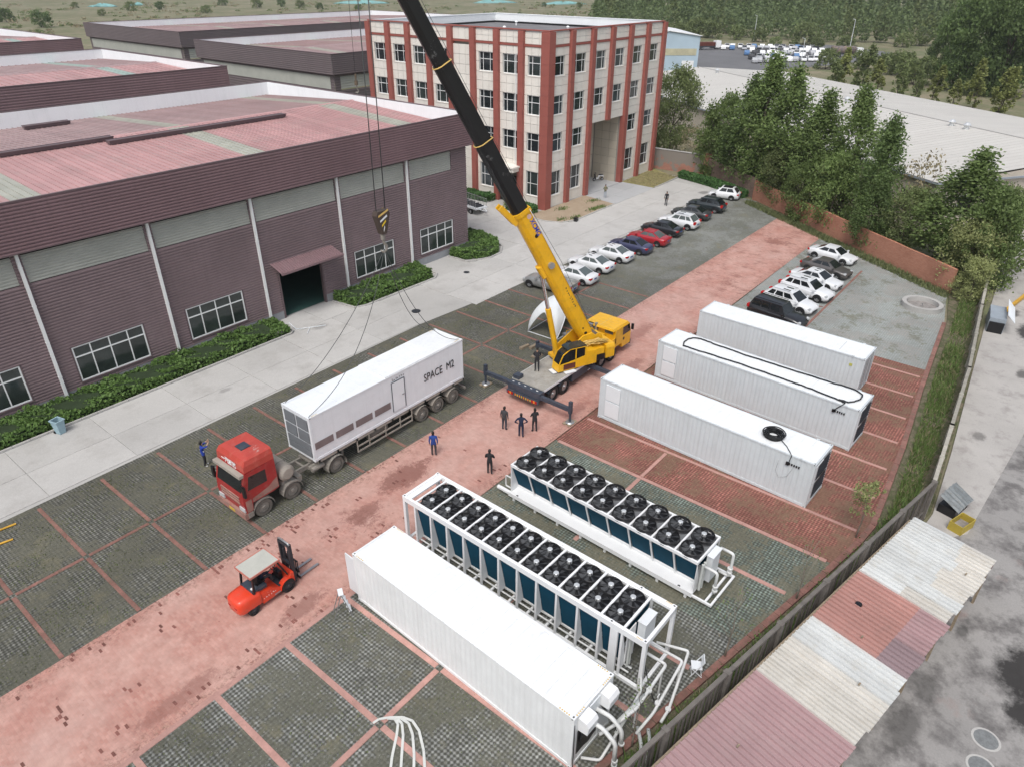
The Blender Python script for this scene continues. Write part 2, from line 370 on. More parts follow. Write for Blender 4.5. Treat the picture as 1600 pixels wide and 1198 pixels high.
def field_mat():
    t = NT('dry_field'); x, y, z = t.sep()
    n1 = t.noise(.022, 6, .65); n2 = t.noise(.12, 6, .7); n3 = t.noise(.9, 4, .75)
    col = t.mix(t.ramp(n1, .40, .60), (.20, .185, .115, 1), (.30, .26, .185, 1))
    col = t.mix(t.ramp(n2, .44, .60, 0, .85), col, (.125, .16, .075, 1))
    col = t.mix(t.ramp(n3, .3, .7, 0, .6), col, (.15, .14, .09, 1))
    col = t.mix(t.ramp(t.noise(.05, 4), .62, .72, 0, .6), col, (.32, .27, .21, 1))
    t.bump(n3, .5, .3)
    return t.done(col, .95, spec=.1)
M['field'] = field_mat()
def soil_mat(name, a, b, g, lo=.5):
    t = NT(name)
    col = t.mix(t.ramp(t.noise(.9, 5, .7), .35, .65), a, b); col = t.mix(t.ramp(t.noise(1.7, 5, .75), lo, lo+.15, 0, .8), col, g)
    col = t.mix(t.ramp(t.noise(12, 3, .8), .3, .7, 0, .35), col, darker(a, .55)); t.bump(t.noise(8, 5, .8), .5, .04)
    return t.done(col, .95, spec=.1)
M['soil'] = soil_mat('bare_soil', (.36, .28, .20, 1), (.42, .34, .25, 1), (.20, .20, .09, 1), .60)
M['dry_grass'] = soil_mat('dry_grass_ground', (.26, .235, .10, 1), (.33, .29, .15, 1), (.13, .15, .05, 1), .5)
M['verge'] = soil_mat('verge_ground', (.14, .12, .085, 1), (.20, .17, .12, 1), (.06, .085, .03, 1), .42)
M['lot'] = concrete_mat('car_lot_asphalt', (.16, .16, .165, 1), (.10, .10, .10, 1), obj=0)

# ------------------------------------------------------------------ ground sheets
def sheet(name, pts, z, m, depth=0):
    b = MB()
    if depth: b.prism(pts, z-depth, z)
    else: b.poly([(x, y, z) for x, y in pts])
    return struct(b.build(name, m))
sheet('ground', [(-1500, -1500), (3500, -1500), (3500, 3500), (-1500, 3500)], -.10, M['field'])
KERB = [(11.2, 7.4), (14.5, 6.75), (17.8, 6.06), (21.9, 5.2), (28.9, 3.7), (32.2, 3.05), (34.0, 2.85), (35.6, 2.95), (42.5, 3.42), (51.3, 4.26), (58, 4.8), (64.1, 5.3)]
left_pave = sheet('paving', [(-12, 26.9), (87.5, 26.9), (90.5, 37.2), (50, 37.6), (36, 38.7), (-12, 38.3)], .0, M['paver_left'])
near_pave = sheet('paving', [(-12, 9), (-12, 20.4), (22.4, 20.4), (22.4, 5.1)] + [p for p in reversed(KERB[:4])], .0, M['paver_near'])
green_pave = sheet('paving', [(22.4, 5.1), (22.4, 20.4), (29.75, 20.4), (29.75, 14.4), (33.0, 14.4) if False else (29.75, 3.5), (28.9, 3.7)], .0, M['paver_green'])
red_pave = sheet('paving', [(29.75, 3.5), (29.75, 20.4), (54.2, 20.4), (54.2, 4.55), (51.3, 4.26), (42.5, 3.42), (35.6, 2.95), (34.0, 2.85), (32.2, 3.05)], .0, M['paver_red'])
grey_pave = sheet('paving', [(54.2, 4.55), (54.2, 20.4), (80.0, 20.6), (70.8, 6.4), (64.1, 5.3)], .0, M['paver_grey'])
red_road = sheet('red_brick_road', [(-12, 20.35), (79.8, 20.55), (84.2, 26.9), (-12, 27.0)], .012, M['brick_road'])
concrete_road = sheet('concrete_road', [(-12, 38.3), (36, 38.7), (50, 37.6), (90.5, 37.2), (94, 45), (94, 51), (80, 51), (66, 80), (52.2, 80), (52.2, 48.6), (-12, 48.6)], -.012, M['kerb'])
# concrete slabs with open joints
def slabs(parent, xs, ys, clip=None, m='road_concrete', z=.028):
    g = .012; cache = {}
    for i in range(len(xs)-1):
        for j in range(len(ys)-1):
            x0, x1, y0, y1 = xs[i]+g, xs[i+1]-g, ys[j]+g, ys[j+1]-g
            if clip and not clip((x0+x1)/2, (y0+y1)/2): continue
            key = (round(x1-x0, 3), round(y1-y0, 3))
            if key not in cache:
                a, c = key; b = MB(); b.box(-a/2, a/2, -c/2, c/2, -.03, 0, (.008, .008)); cache[key] = b.mesh('slab', M[m])
            link('slab', cache[key], parent, ((x0+x1)/2, (y0+y1)/2, z+rnd.uniform(-.003, .003)))
slabs(concrete_road, [-12+4.9*i for i in range(11)], [38.75, 41.9, 45.2])
slabs(concrete_road, [41.9+4.9*i for i in range(11)], [37.75, 41.3, 44.75])
slabs(concrete_road, [56.6+4.9*i for i in range(3)], [44.75, 48.5, 52.4, 56.3, 60.2, 64.1], lambda x, y: x < 65.5)
slabs(concrete_road, [28.6, 31.5, 34.3], [45.22, 48.3])
slabs(concrete_road, [76.2, 79.4, 82.6, 85.9], [44.77, 47.3, 49.75], None, 'entrance_concrete')
e = MB(); e.box(76.9, 85.8, 49.8, 54.6, -.05, .06); struct(e.build('entrance_floor', M['entrance_concrete']))
sheet('soil_bed', [(64.9, 50.4), (64.8, 47.4), (65.6, 45.6), (67.3, 44.85), (76.0, 44.9), (76.9, 49.9), (68.3, 50.1)], .045, M['soil'], .1)
sheet('dry_lawn', [(86.1, 49.9), (86.2, 44.9), (93.0, 45.1), (95.6, 50.2)], .045, M['dry_grass'], .1)
sheet('verge', [(10.5, 7.2), (14.5, 6.55)] + [(x, y-.2) for x, y in KERB[2:]] + [(70.6, 6.2), (76, 3.5), (72.9, 3.5), (66.3, 2.9), (53.5, 1.7), (44.8, 1.2), (37, .7), (13.0, 5.0), (10, 5.6)], .012, M['verge'])
sheet('verge', [(79.9, 20.4), (84.4, 26.9), (87.8, 31.6), (88.8, 31.5), (71.6, 5.9), (70.4, 5.9)], .006, M['verge'])
sheet('neighbour_yard', [(-10, 6.5), (-10, -70), (140, -70), (110, 6), (76, 3.2), (66, 2.6), (44, 1.0), (36, .55), (33, 1.0), (12, 5.0)], -.02, M['yard_concrete'])
sheet('neighbour_yard', [(33.5, 1.0), (36.4, -1.15), (75, -4.2), (110, -6), (110, 5.2), (76, 3.2), (66, 2.6), (44, 1.0), (37, .6)], .005, M['yard_pale'])
sheet('car_lot', [(196, 96), (280, 140), (330, 100), (312, 70), (262, 72)], -.05, M['lot'])

# kerbs: each stone its own piece
def kerb_run(parent, pts, w, h, step, m, name='kerb_stone', z=0.0):
    cache = {}
    for (ax, ay), (bx, by) in zip(pts, pts[1:]):
        d = math.hypot(bx-ax, by-ay); n = max(1, round(d/step)); l = d/n; k = round(l, 2)
        if k not in cache:
            b = MB(); b.box(-k/2+.008, k/2-.008, -w/2, w/2, -.08, h, (.006, .012)); cache[k] = b.mesh(name, m)
        for i in range(n):
            t = (i+.5)/n
            link(name, cache[k], parent, (ax+(bx-ax)*t, ay+(by-ay)*t, z+rnd.uniform(-.006, .006)), math.atan2(by-ay, bx-ax)+rnd.uniform(-.01, .01))
kerb_run(near_pave, KERB, .32, .04, 1.0, M['strip'], 'border_stone')
kerb_run(concrete_road, [(-8, 45.3), (28.2, 45.3), (28.6, 45.6), (28.6, 47.6)], .16, .14, 1.0, M['kerb'])
kerb_run(concrete_road, [(34.35, 47.8), (34.7, 45.3), (35.6, 44.9), (44.0, 44.75), (44.9, 45.4), (45.1, 47.9)], .16, .14, .8, M['kerb'])
kerb_run(concrete_road, [(49.0, 47.9), (49.2, 45.2), (51.5, 44.3), (53.2, 44.4), (54.9, 45.6), (55.8, 47.2), (56.2, 51.2)], .16, .14, .8, M['kerb'])
kerb_run(concrete_road, [(64.8, 50.4), (64.7, 47.4), (65.5, 45.5), (67.3, 44.75), (76.0, 44.8)], .16, .13, .9, M['kerb'])
kerb_run(concrete_road, [(86.1, 44.8), (93.1, 45.0)], .14, .12, .9, M['kerb'])
# brick dividing strips between the parking bays
def strips(parent, segs, m, w=.26):
    for (a, c) in segs:
        d = math.hypot(c[0]-a[0], c[1]-a[1]); b = MB(); b.box(-d/2, d/2, -w/2, w/2, -.02, .022, (.004, .01))
        link('dividing_strip', b.mesh('dividing_strip', m), parent, ((a[0]+c[0])/2, (a[1]+c[1])/2, rnd.uniform(0, .004)), math.atan2(c[1]-a[1], c[0]-a[0]))
LX = [-6.4+3.3*i for i in range(19)]
seg = [((x, 27.05), (x, 32.25)) for x in LX] + [((x, 32.55), (x, 38.1)) for x in LX]
seg += [((a+.14, 32.4), (b-.14, 32.4)) for a, b in zip(LX, LX[1:])]
strips(left_pave, seg, M['strip'], .2)
NX = [-3.3+3.3*i for i in range(8)]
seg = [((x, 20.3), (x, 14.55)) for x in NX] + [((x, 14.25), (x, 8.4 if x < 10 else 6.3)) for x in NX] + [((a+.14, 14.4), (b-.14, 14.4)) for a, b in zip(NX, NX[1:])] + [((-12, 20.42), (22.3, 20.42))]
strips(near_pave, seg, M['strip_clean'])
strips(green_pave, [((23.1, 14.4), (29.6, 14.4)), ((26.4, 20.2), (26.4, 4.7)), ((29.75, 20.2), (29.75, 3.9))], M['strip_clean'], .24)
strips(red_pave, [((x, 20.2), (x, y)) for x, y in ((33.0, 3.4), (36.4, 3.4), (39.6, 3.6), (42.9, 3.8), (46.2, 4.1), (49.5, 4.4), (52.8, 4.7))] + [((29.9, 14.4), (32.8, 14.4))], M['strip_clean'], .2)
strips(grey_pave, [((54.3, 14.0), (72, 14.1)), ((60.8, 14.2), (60.8, 19.5))], M['strip'], .2)
# loose, sunken and wet bricks that stand out on the red road
bk = MB(); bk.box(-.115, .115, -.055, .055, -.02, .012, (.006, .006)); bk = bk.mesh('brick', M['dark_brick'])
cl = [(2.2, 24.4), (5.0, 23.2), (7.2, 25.2), (9.6, 24.6), (3.2, 22.0), (6.3, 21.2), (10.8, 21.3), (11.5, 22.2), (9.2, 21.0), (13.2, 24.9), (15.4, 24.2), (14.4, 26.3), (17.0, 22.6), (18.2, 25.6), (20.6, 24.6), (21.8, 25.4), (12.4, 26.5), (4.0, 26.6), (8.0, 26.5), (10.4, 26.7), (16.5, 26.4), (22.0, 22.6)]
for i in range(140):
    if i < 90:
        c = rnd.choice(cl); x = c[0]+rnd.gauss(0, .3); y = c[1]+rnd.gauss(0, .2)
    else:
        x = rnd.uniform(0, 26); y = rnd.choice([rnd.gauss(26.6, .25), rnd.gauss(20.9, .35), rnd.uniform(20.6, 26.8)])
    y = min(26.85, max(20.55, y)); x = round(x/.12)*.12; y = round(y/.24)*.24
    link('brick', bk, red_road, (x, y, .012+rnd.uniform(-.002, .008)), R(90)+rnd.uniform(-.04, .04))
# ------------------------------------------------------------------ building materials
M['clad'] = paint('plum_cladding', (.255, .19, .197, 1), .55, var=.14, scale=.35, dirt=(.17, .125, .13, 1), dirt_amt=.35, fine=6, streak=.35)
M['clad_dark'] = paint('dark_cladding', (.15, .122, .127, 1), .6, var=.1, scale=.3)
M['fascia'] = paint('plum_fascia', (.24, .155, .165, 1), .5, var=.13, scale=.3, fine=6, streak=.3)
M['trim'] = paint('plum_trim', (.14, .10, .105, 1), .5, var=.1)
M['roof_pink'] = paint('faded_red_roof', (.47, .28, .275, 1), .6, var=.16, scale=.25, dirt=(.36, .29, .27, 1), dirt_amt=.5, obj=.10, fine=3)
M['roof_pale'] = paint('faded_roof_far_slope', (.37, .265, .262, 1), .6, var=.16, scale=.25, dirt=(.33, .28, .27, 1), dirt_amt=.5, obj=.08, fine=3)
M['skylight'] = paint('roof_skylight', (.40, .40, .345, 1), .5, var=.18, scale=.6, dirt=(.28, .30, .22, 1), dirt_amt=.5, obj=.1)
M['skylight_g'] = paint('green_skylight', (.33, .42, .38, 1), .5, var=.18, scale=.6)
M['clere'] = paint('clerestory_sheet', (.42, .43, .39, 1), .55, var=.12, scale=.4, dirt=(.30, .31, .28, 1), dirt_amt=.4)
M['parapet'] = paint('parapet_white', (.84, .87, .885, 1), .55, var=.04, scale=.3, dirt=(.66, .69, .70, 1), dirt_amt=.3, streak=.3)
M['plinth'] = paint('grey_plinth', (.30, .31, .325, 1), .85, var=.15)
M['pvc'] = paint('white_pvc', (.78, .79, .79, 1), .4, var=.04)
M['tile_cream'] = paint('cream_stone_tile', (.79, .755, .69, 1), .45, var=.05, scale=.6, dirt=(.55, .51, .44, 1), dirt_amt=.25, obj=.05)
M['tile_tan'] = paint('tan_stone_tile', (.52, .47, .385, 1), .5, var=.06, scale=.6, obj=.06)
M['joint'] = paint('tile_joint', (.30, .28, .25, 1), .9, var=.1)
M['col_red'] = paint('red_stone_column', (.32, .10, .08, 1), .5, var=.08, scale=.5, dirt=(.25, .09, .075, 1), dirt_amt=.35)
M['flat_roof'] = paint('bitumen_roof', (.17, .165, .17, 1), .9, var=.15, scale=.15, dirt=(.28, .27, .27, 1), dirt_amt=.5)
M['brick_wall'] = None
M['glass_b'] = paint('blue_grey_glass', (.06, .075, .085, 1), .06, var=.5, scale=.4, spec=.7); M['glass_c'] = paint('green_dark_glass', (.03, .042, .04, 1), .05, var=.5, scale=.4, spec=.8)
M['dark_in'] = paint('dark_interior', (.02, .022, .022, 1), .8, var=.3)
M['green_floor'] = paint('green_epoxy_floor', (.07, .155, .135, 1), .35, var=.15)

def corr(mb, axis, c, a0, a1, z0, z1, holes=(), per=.2, dep=.04, sgn=-1):
    """horizontally ribbed sheet on the plane axis = c, ribs standing out in direction sgn"""
    n = max(1, round((z1-z0)/per)); p = (z1-z0)/n
    prof = [(0, 0), (.10, 1), (.50, 1), (.60, 0), (1, 0)]
    def P(a, d, z): return (a, c+sgn*d*dep, z) if axis == 'y' else (c+sgn*d*dep, a, z)
    for k in range(n):
        b = z0+k*p; zm = b+p/2; iv = [(a0, a1)]
        for (h0, h1, hz0, hz1) in holes:
            if hz0 < zm < hz1:
                nx = []
                for (u, v) in iv:
                    if h1 <= u or h0 >= v: nx.append((u, v)); continue
                    if h0 > u: nx.append((u, h0))
                    if h1 < v: nx.append((h1, v))
                iv = nx
        for (u, v) in iv:
            for (t0, d0), (t1, d1) in zip(prof, prof[1:]):
                q = [P(u, d0, b+t0*p), P(v, d0, b+t0*p), P(v, d1, b+t1*p), P(u, d1, b+t1*p)]
                mb.quad(*q) if (axis == 'y') == (sgn < 0) else mb.quad(*reversed(q))

def pane_grid(parent, frame_mat, glass, x0, x1, z0, z1, cols, rows, y, fw=.07, out=-1, axis='y', dep=.06, zfr=None, xfr=None, name='window'):
    """window in the plane axis=y: frame part with one pane object per light"""
    fb = MB(); xs = xfr or [x0+(x1-x0)*i/cols for i in range(cols+1)]; zs = zfr or [z0+(z1-z0)*i/rows for i in range(rows+1)]
    def bx(a0, a1, b0, b1, d0, d1, mb=fb):
        lo, hi = sorted((y+out*d0, y+out*d1))
        mb.box(a0, a1, lo, hi, b0, b1) if axis == 'y' else mb.box(lo, hi, a0, a1, b0, b1)
    for i, x in enumerate(xs):
        w = fw if i in (0, len(xs)-1) else fw*.8
        bx(max(x0, x-w/2) if i else x0, (x+w/2) if i < len(xs)-1 else x1, z0, z1, -.02, dep) if 0 < i < len(xs)-1 else bx(x0 if i == 0 else x1-fw, x0+fw if i == 0 else x1, z0, z1, -.02, dep)
    for i, z in enumerate(zs):
        a, b_ = (z0, z0+fw) if i == 0 else ((z1-fw, z1) if i == len(zs)-1 else (z-fw*.45, z+fw*.45))
        bx(x0+.004, x1-.004, a, b_, -.024, dep+.003)
    w = fb.build(name, frame_mat, parent)
    for i in range(len(xs)-1):
        for j in range(len(zs)-1):
            pb = MB(); bx(xs[i]+fw*.3, xs[i+1]-fw*.3, zs[j]+fw*.3, zs[j+1]-fw*.3, -.012, .012, pb); pb.build('pane', glass, w)
    return w

def roof_panels(parent, x0, x1, ya, za, yb, zb, pitch, mfun, name='roof_panel', seam=.06):
    """standing-seam panels running from (ya,za) to (yb,zb)"""
    n = round((x1-x0)/pitch); w = (x1-x0)/n; cache = {}
    for i in range(n):
        x = x0+(i+.5)*w; m = mfun(x)
        if m.name not in cache:
            b = MB(); d = Vector((0, yb-ya, zb-za)); nrm = Vector((1, 0, 0)).cross(d).normalized(); nrm = nrm if nrm.z > 0 else -nrm
            prof = [(-w/2, 0), (-w/2, seam), (-w/2+.03, seam), (-w/2+.06, 0), (0, .006), (w/2-.004, 0)]
            s0 = [Vector((px, 0, 0))+nrm*h for px, h in prof]; s1 = [p+d for p in s0]
            for k in range(len(prof)-1): b.quad(s0[k], s0[k+1], s1[k+1], s1[k])
            cache[m.name] = b.mesh(name, m)
        link(name, cache[m.name], parent, (x, ya, za))

# ------------------------------------------------------------------ main factory
def factory():
    F = thing('factory', 'long plum ribbed factory with faded pink roof and white downpipes along the concrete road', 'factory', (0, 0, 0))
    X0, X1, Y0, Y1 = -9.0, 52.4, 48.2, 80.6
    FB, FT = 10.5, 13.4
    wins = [(-2.2, 2.5), (5.8, 10.6), (13.7, 18.45), (21.65, 26.3), (37.5, 42.15), (45.6, 50.15)]
    holes = [(a, b, 1.08, 3.62) for a, b in wins] + [(29.75, 33.9, 0, 4.15)]
    cl = [(12.75, 20.2), (20.75, 28.1), (28.6, 36.2), (36.75, 44.05), (44.75, 50.2), (4.8, 12.2), (-3.2, 4.2)]
    holes2 = holes + [(a, b, 8.45, 10.2) for a, b in cl]
    w = MB(); corr(w, 'y', Y0, X0, X1, .7, FB, holes2, .21, .075, -1)
    corr(w, 'x', X1, Y0, Y1, .7, FB, [], .2, .04, 1)
    w.build('wall', M['clad'], F)
    pl = MB()
    for a, b in ((X0, 29.7), (33.95, X1+.06)): pl.box(a, b, Y0-.07, Y0+.1, -.1, .69)
    pl.box(X1-.1, X1+.06, Y0+.1, Y1, -.1, .68); pl.build('plinth', M['plinth'], F)
    for a, b in cl:
        c = MB(); corr(c, 'y', Y0+.02, a, b, 8.45, 10.2, [], .2, .035, -1); c.build('clerestory', M['clere'], F)
    for a, b in wins:
        xs = [a, a+(b-a)*.24, a+(b-a)*.5, a+(b-a)*.76, b]
        pane_grid(F, M['pvc'], M['fglass'], a, b, 1.1, 3.6, 4, 2, Y0-.01, .09, -1, 'y', .05, [1.1, 2.85, 3.6], xs)
        s = MB(); s.box(a-.08, b+.08, Y0-.12, Y0+.05, 1.0, 1.085); s.box(a-.06, b+.06, Y0-.1, Y0+.03, 3.61, 3.68)
        s.box(a-.1, a-.01, Y0-.08, Y0+.03, 1.09, 3.6); s.box(b+.01, b+.1, Y0-.08, Y0+.03, 1.09, 3.6); s.build('window_trim', M['trim'], F)
    # back of the hall behind the glass: floor, far wall and some shelving so the door and panes look into a room
    r = MB(); r.m = 0; r.quad((X0, Y0+.3, .02), (X1, Y0+.3, .02), (X1, Y1, .02), (X0, Y1, .02)); r.build('hall_floor', M['green_floor'], F)
    r = MB(); r.box(X0, X1, 64.0, 64.2, .0, 10.0); r.box(X0, X0+.1, Y0+.1, 64, 0, 10)
    for k in range(9): r.box(28+k*1.4, 29+k*1.4, 57, 58.2, 0, 2.2+.5*(k % 3))
    r.build('hall_partition', M['dark_in'], F)
    # door, its frame and the ribbed canopy
    d = MB(); d.box(29.62, 29.78, Y0-.09, Y0+.16, 0, 4.3); d.box(33.88, 34.02, Y0-.09, Y0+.16, 0, 4.3); d.box(29.78, 33.88, Y0-.09, Y0+.16, 4.15, 4.3); d.build('door_frame', M['trim'], F)
    d = MB(); d.box(33.9, 36.5, Y0+.18, Y0+.24, 0, 4.2); d.build('sliding_door', M['clad_dark'], F)
    c = MB(); n = 26
    for i in range(n):
        xa = 29.1+6.1*i/n; xb = 29.1+6.1*(i+.55)/n
        c.box(xa, xb, 46.75, 48.14, 4.55, 4.62) if False else c.add([(xa, 46.7, 4.38), (xb, 46.7, 4.38), (xb, 48.14, 4.86), (xa, 48.14, 4.86), (xa, 46.7, 4.45), (xb, 46.7, 4.45), (xb, 48.14, 4.93), (xa, 48.14, 4.93)], [(0, 3, 2, 1), (4, 5, 6, 7), (0, 1, 5, 4), (1, 2, 6, 5), (2, 3, 7, 6), (3, 0, 4, 7)])
    c.add([(29.1, 46.7, 4.39), (35.2, 46.7, 4.39), (35.2, 48.14, 4.87), (29.1, 48.14, 4.87)], [(0, 1, 2, 3)])
    c.box(29.08, 35.22, 46.62, 46.69, 4.30, 4.47); c.build('canopy', M['fascia'], F)
    for x in (4.6, 12.5, 20.45, 28.3, 36.4, 44.3):
        p = MB(); p.box(x-.09, x+.09, Y0-.26, Y0-.08, .1, FB+.02)
        for z in (2, 4.5, 7, 9.5): p.box(x-.11, x+.11, Y0-.27, Y0-.045, z, z+.05)
        p.build('downpipe', M['pvc'], F)
    # ribbed fascia, its soffit and cap
    f = MB(); corr(f, 'y', Y0-.5, X0, X1+.5, FB, FT, [], .21, .075, -1); corr(f, 'x', X1+.5, Y0-.5, Y1+.3, FB, FT, [], .21, .075, 1); f.build('fascia', M['fascia'], F)
    s = MB(); s.box(X0, X1+.49, Y0-.49, Y0+.02, FB-.06, FB+.0); s.box(X0, X1+.52, Y0-.56, Y0-.40, FT, FT+.09); s.box(X0, X1+.54, Y0-.57, Y0-.50, FB-.05, FB+.04)
    s.box(X1+.36, X1+.56, Y0-.39, Y1+.3, FT, FT+.08); s.box(X0, X1+.35, Y1+.05, Y1+.25, FT+.0, FT+.08); s.build('coping', M['trim'], F)
    # white inner faces of the parapet
    q = MB(); q.box(X0, X1+.34, Y1, Y1+.24, 11.2, FT-.005); q.box(X1+.2, X1+.44, Y0-.3, Y1-.01, 11.0, FT-.005); q.box(X0, X1+.19, Y0-.44, Y0-.28, 11.0, FT-.01); q.build('parapet', M['parapet'], F)
    sk = [15.6, 32.4, 48.6, -1]
    RY, RZ = 64.8, 12.9
    def near(x): return M['skylight'] if any(abs(x-s) < .95 for s in sk) else M['roof_pink']
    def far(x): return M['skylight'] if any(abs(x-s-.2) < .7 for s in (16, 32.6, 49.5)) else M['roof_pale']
    rf = MB(); rf.box(X0, X1+.18, Y0-.27, Y1-.02, 11.0, 11.6); rfo = rf.build('roof', M['roof_pale'], F)
    roof_panels(rfo, X0, X1+.15, Y0-.25, 12.05, RY, RZ, .47, near); roof_panels(rfo, X0, X1+.15, Y1-.03, 12.0, RY, RZ, .47, far)
    rr = MB(); rr.side([(0, 0)], 0, 0) if False else None
    rr.add([(X0, RY-.28, RZ-.0), (X1+.15, RY-.28, RZ), (X1+.15, RY, RZ+.09), (X0, RY, RZ+.09), (X1+.15, RY+.28, RZ), (X0, RY+.28, RZ)], [(0, 1, 2, 3), (3, 2, 4, 5)])
    rr.build('ridge_cap', M['roof_pink'], rfo)
    for (a, b, y, z) in ((8.0, 26.2, 63.7, 12.84), (25.2, 42.0, 62.3, 12.78), (24.4, 28.4, 77.6, 12.2)):
        v = MB(); v.box(a, b, y-.3, y+.3, z+.12, z+.34); v.box(a+.05, b-.05, y-.22, y+.22, z-.05, z+.12)
        v.box(a-.02, b+.02, y-.36, y-.28, z+.3, z+.37); v.box(a-.02, b+.02, y+.28, y+.36, z+.3, z+.37); v.build('ridge_vent', M['trim'], rfo)
    return F
factory()

def warehouse(label, x0, x1, y0, y1, dark, skl, ft=13.6, near_par=.4):
    W = thing('warehouse', label, 'warehouse', (0, 0, 0)); fb = ft-3.0
    wall = M['clad_dark'] if dark else M['clad']; fas = M['clad_dark'] if dark else M['fascia']
    w = MB(); corr(w, 'y', y0, x0, x1, 0, fb, [(x0+1.2+8*k, x0+8.2+8*k, 8.3, 10.2) for k in range(int((x1-x0)/8))], .4, .05, -1); corr(w, 'x', x0, y0, y1, 0, fb, [], .4, .05, -1); corr(w, 'x', x1, y0, y1, 0, fb, [], .4, .05, 1)
    w.build('wall', wall, W)
    for k in range(int((x1-x0)/8)):
        c = MB(); corr(c, 'y', y0+.02, x0+1.2+8*k, x0+8.2+8*k, 8.3, 10.2, [], .4, .04, -1); c.build('clerestory', M['clere'], W)
    c = MB(); c.box(x0-.06, x0-.02, y0+1, y1-1, 8.3, 10.2); c.build('clerestory', M['clere'], W)
    f = MB()
    for a in (('y', y0-.5, x0-.5, x1+.5, -1), ('x', x0-.5, y0-.5, y1+.5, -1), ('x', x1+.5, y0-.5, y1+.5, 1)):
        corr(f, a[0], a[1], a[2], a[3], fb, ft, [], .3, .04, a[4])
    f.build('fascia', fas, W)
    p = MB(); p.box(x0-.4, x1+.4, y1+.2, y1+.42, ft-2.4, ft-.01); p.box(x0-.45, x0-.25, y0-.3, y1+.19, ft-2.4, ft-.01); p.box(x1+.25, x1+.45, y0-.3, y1+.19, ft-2.4, ft-.01)
    p.box(x0-.24, x1+.24, y0-.45, y0-.3, ft-2.2, ft-.02); p.build('parapet', M['parapet'], W)
    c = MB(); c.box(x0-.56, x1+.56, y0-.57, y0-.36, ft, ft+.1); c.box(x0-.54, x1+.54, y1+.15, y1+.5, ft, ft+.08); c.box(x0-.56, x0-.24, y0-.35, y1+.14, ft+.0, ft+.09); c.box(x1+.24, x1+.56, y0-.35, y1+.14, ft, ft+.09); c.build('coping', M['trim'], W)
    s = MB(); s.box(x0-.49, x1+.49, y0-.49, y0, fb-.06, fb); s.box(x0-.49, x0, y0+.01, y1, fb-.06, fb); s.build('soffit', M['trim'], W)
    rm = (y0+y1)/2; rz = ft-.75
    rb = MB(); rb.box(x0-.2, x1+.2, y0-.28, y1+.15, ft-2.4, ft-2.0); ro = rb.build('roof', M['roof_pale'], W)
    def nf(m0):
        return lambda x: (M['skylight_g'] if not dark else M['skylight']) if any(abs(x-q) < 1.0 for q in skl) else m0
    roof_panels(ro, x0-.2, x1+.2, y0-.28, ft-1.4, rm, rz, .95, nf(M['roof_pink'] if not dark else M['roof_pale']), seam=.08)
    roof_panels(ro, x0-.2, x1+.2, y1+.18, ft-1.45, rm, rz, .95, nf(M['roof_pale']), seam=.08)
    c = MB(); c.add([(x0, rm-.5, rz), (x1, rm-.5, rz), (x1, rm, rz+.16), (x0, rm, rz+.16), (x1, rm+.5, rz), (x0, rm+.5, rz)], [(0, 1, 2, 3), (3, 2, 4, 5)]); c.build('ridge_cap', M['roof_pale'], ro)
warehouse('plum warehouse with pink roof and green skylight strip just behind the main factory', 0, 57.0, 97.6, 134.0, False, (30.4, 48.4))
warehouse('dark brown warehouse directly left of the cream office, its long side facing the lens', 77.5, 140, 99.6, 139.5, True, (88, 104))
warehouse('farthest dark brown warehouse with a long white parapet below the dry field', 85.5, 178, 160.5, 205, True, (107, 121, 140, 152), 13.6)
warehouse('small plum corner of a warehouse at the left edge behind the pink roofs', 15, 63.6, 158.2, 198, False, (58,))

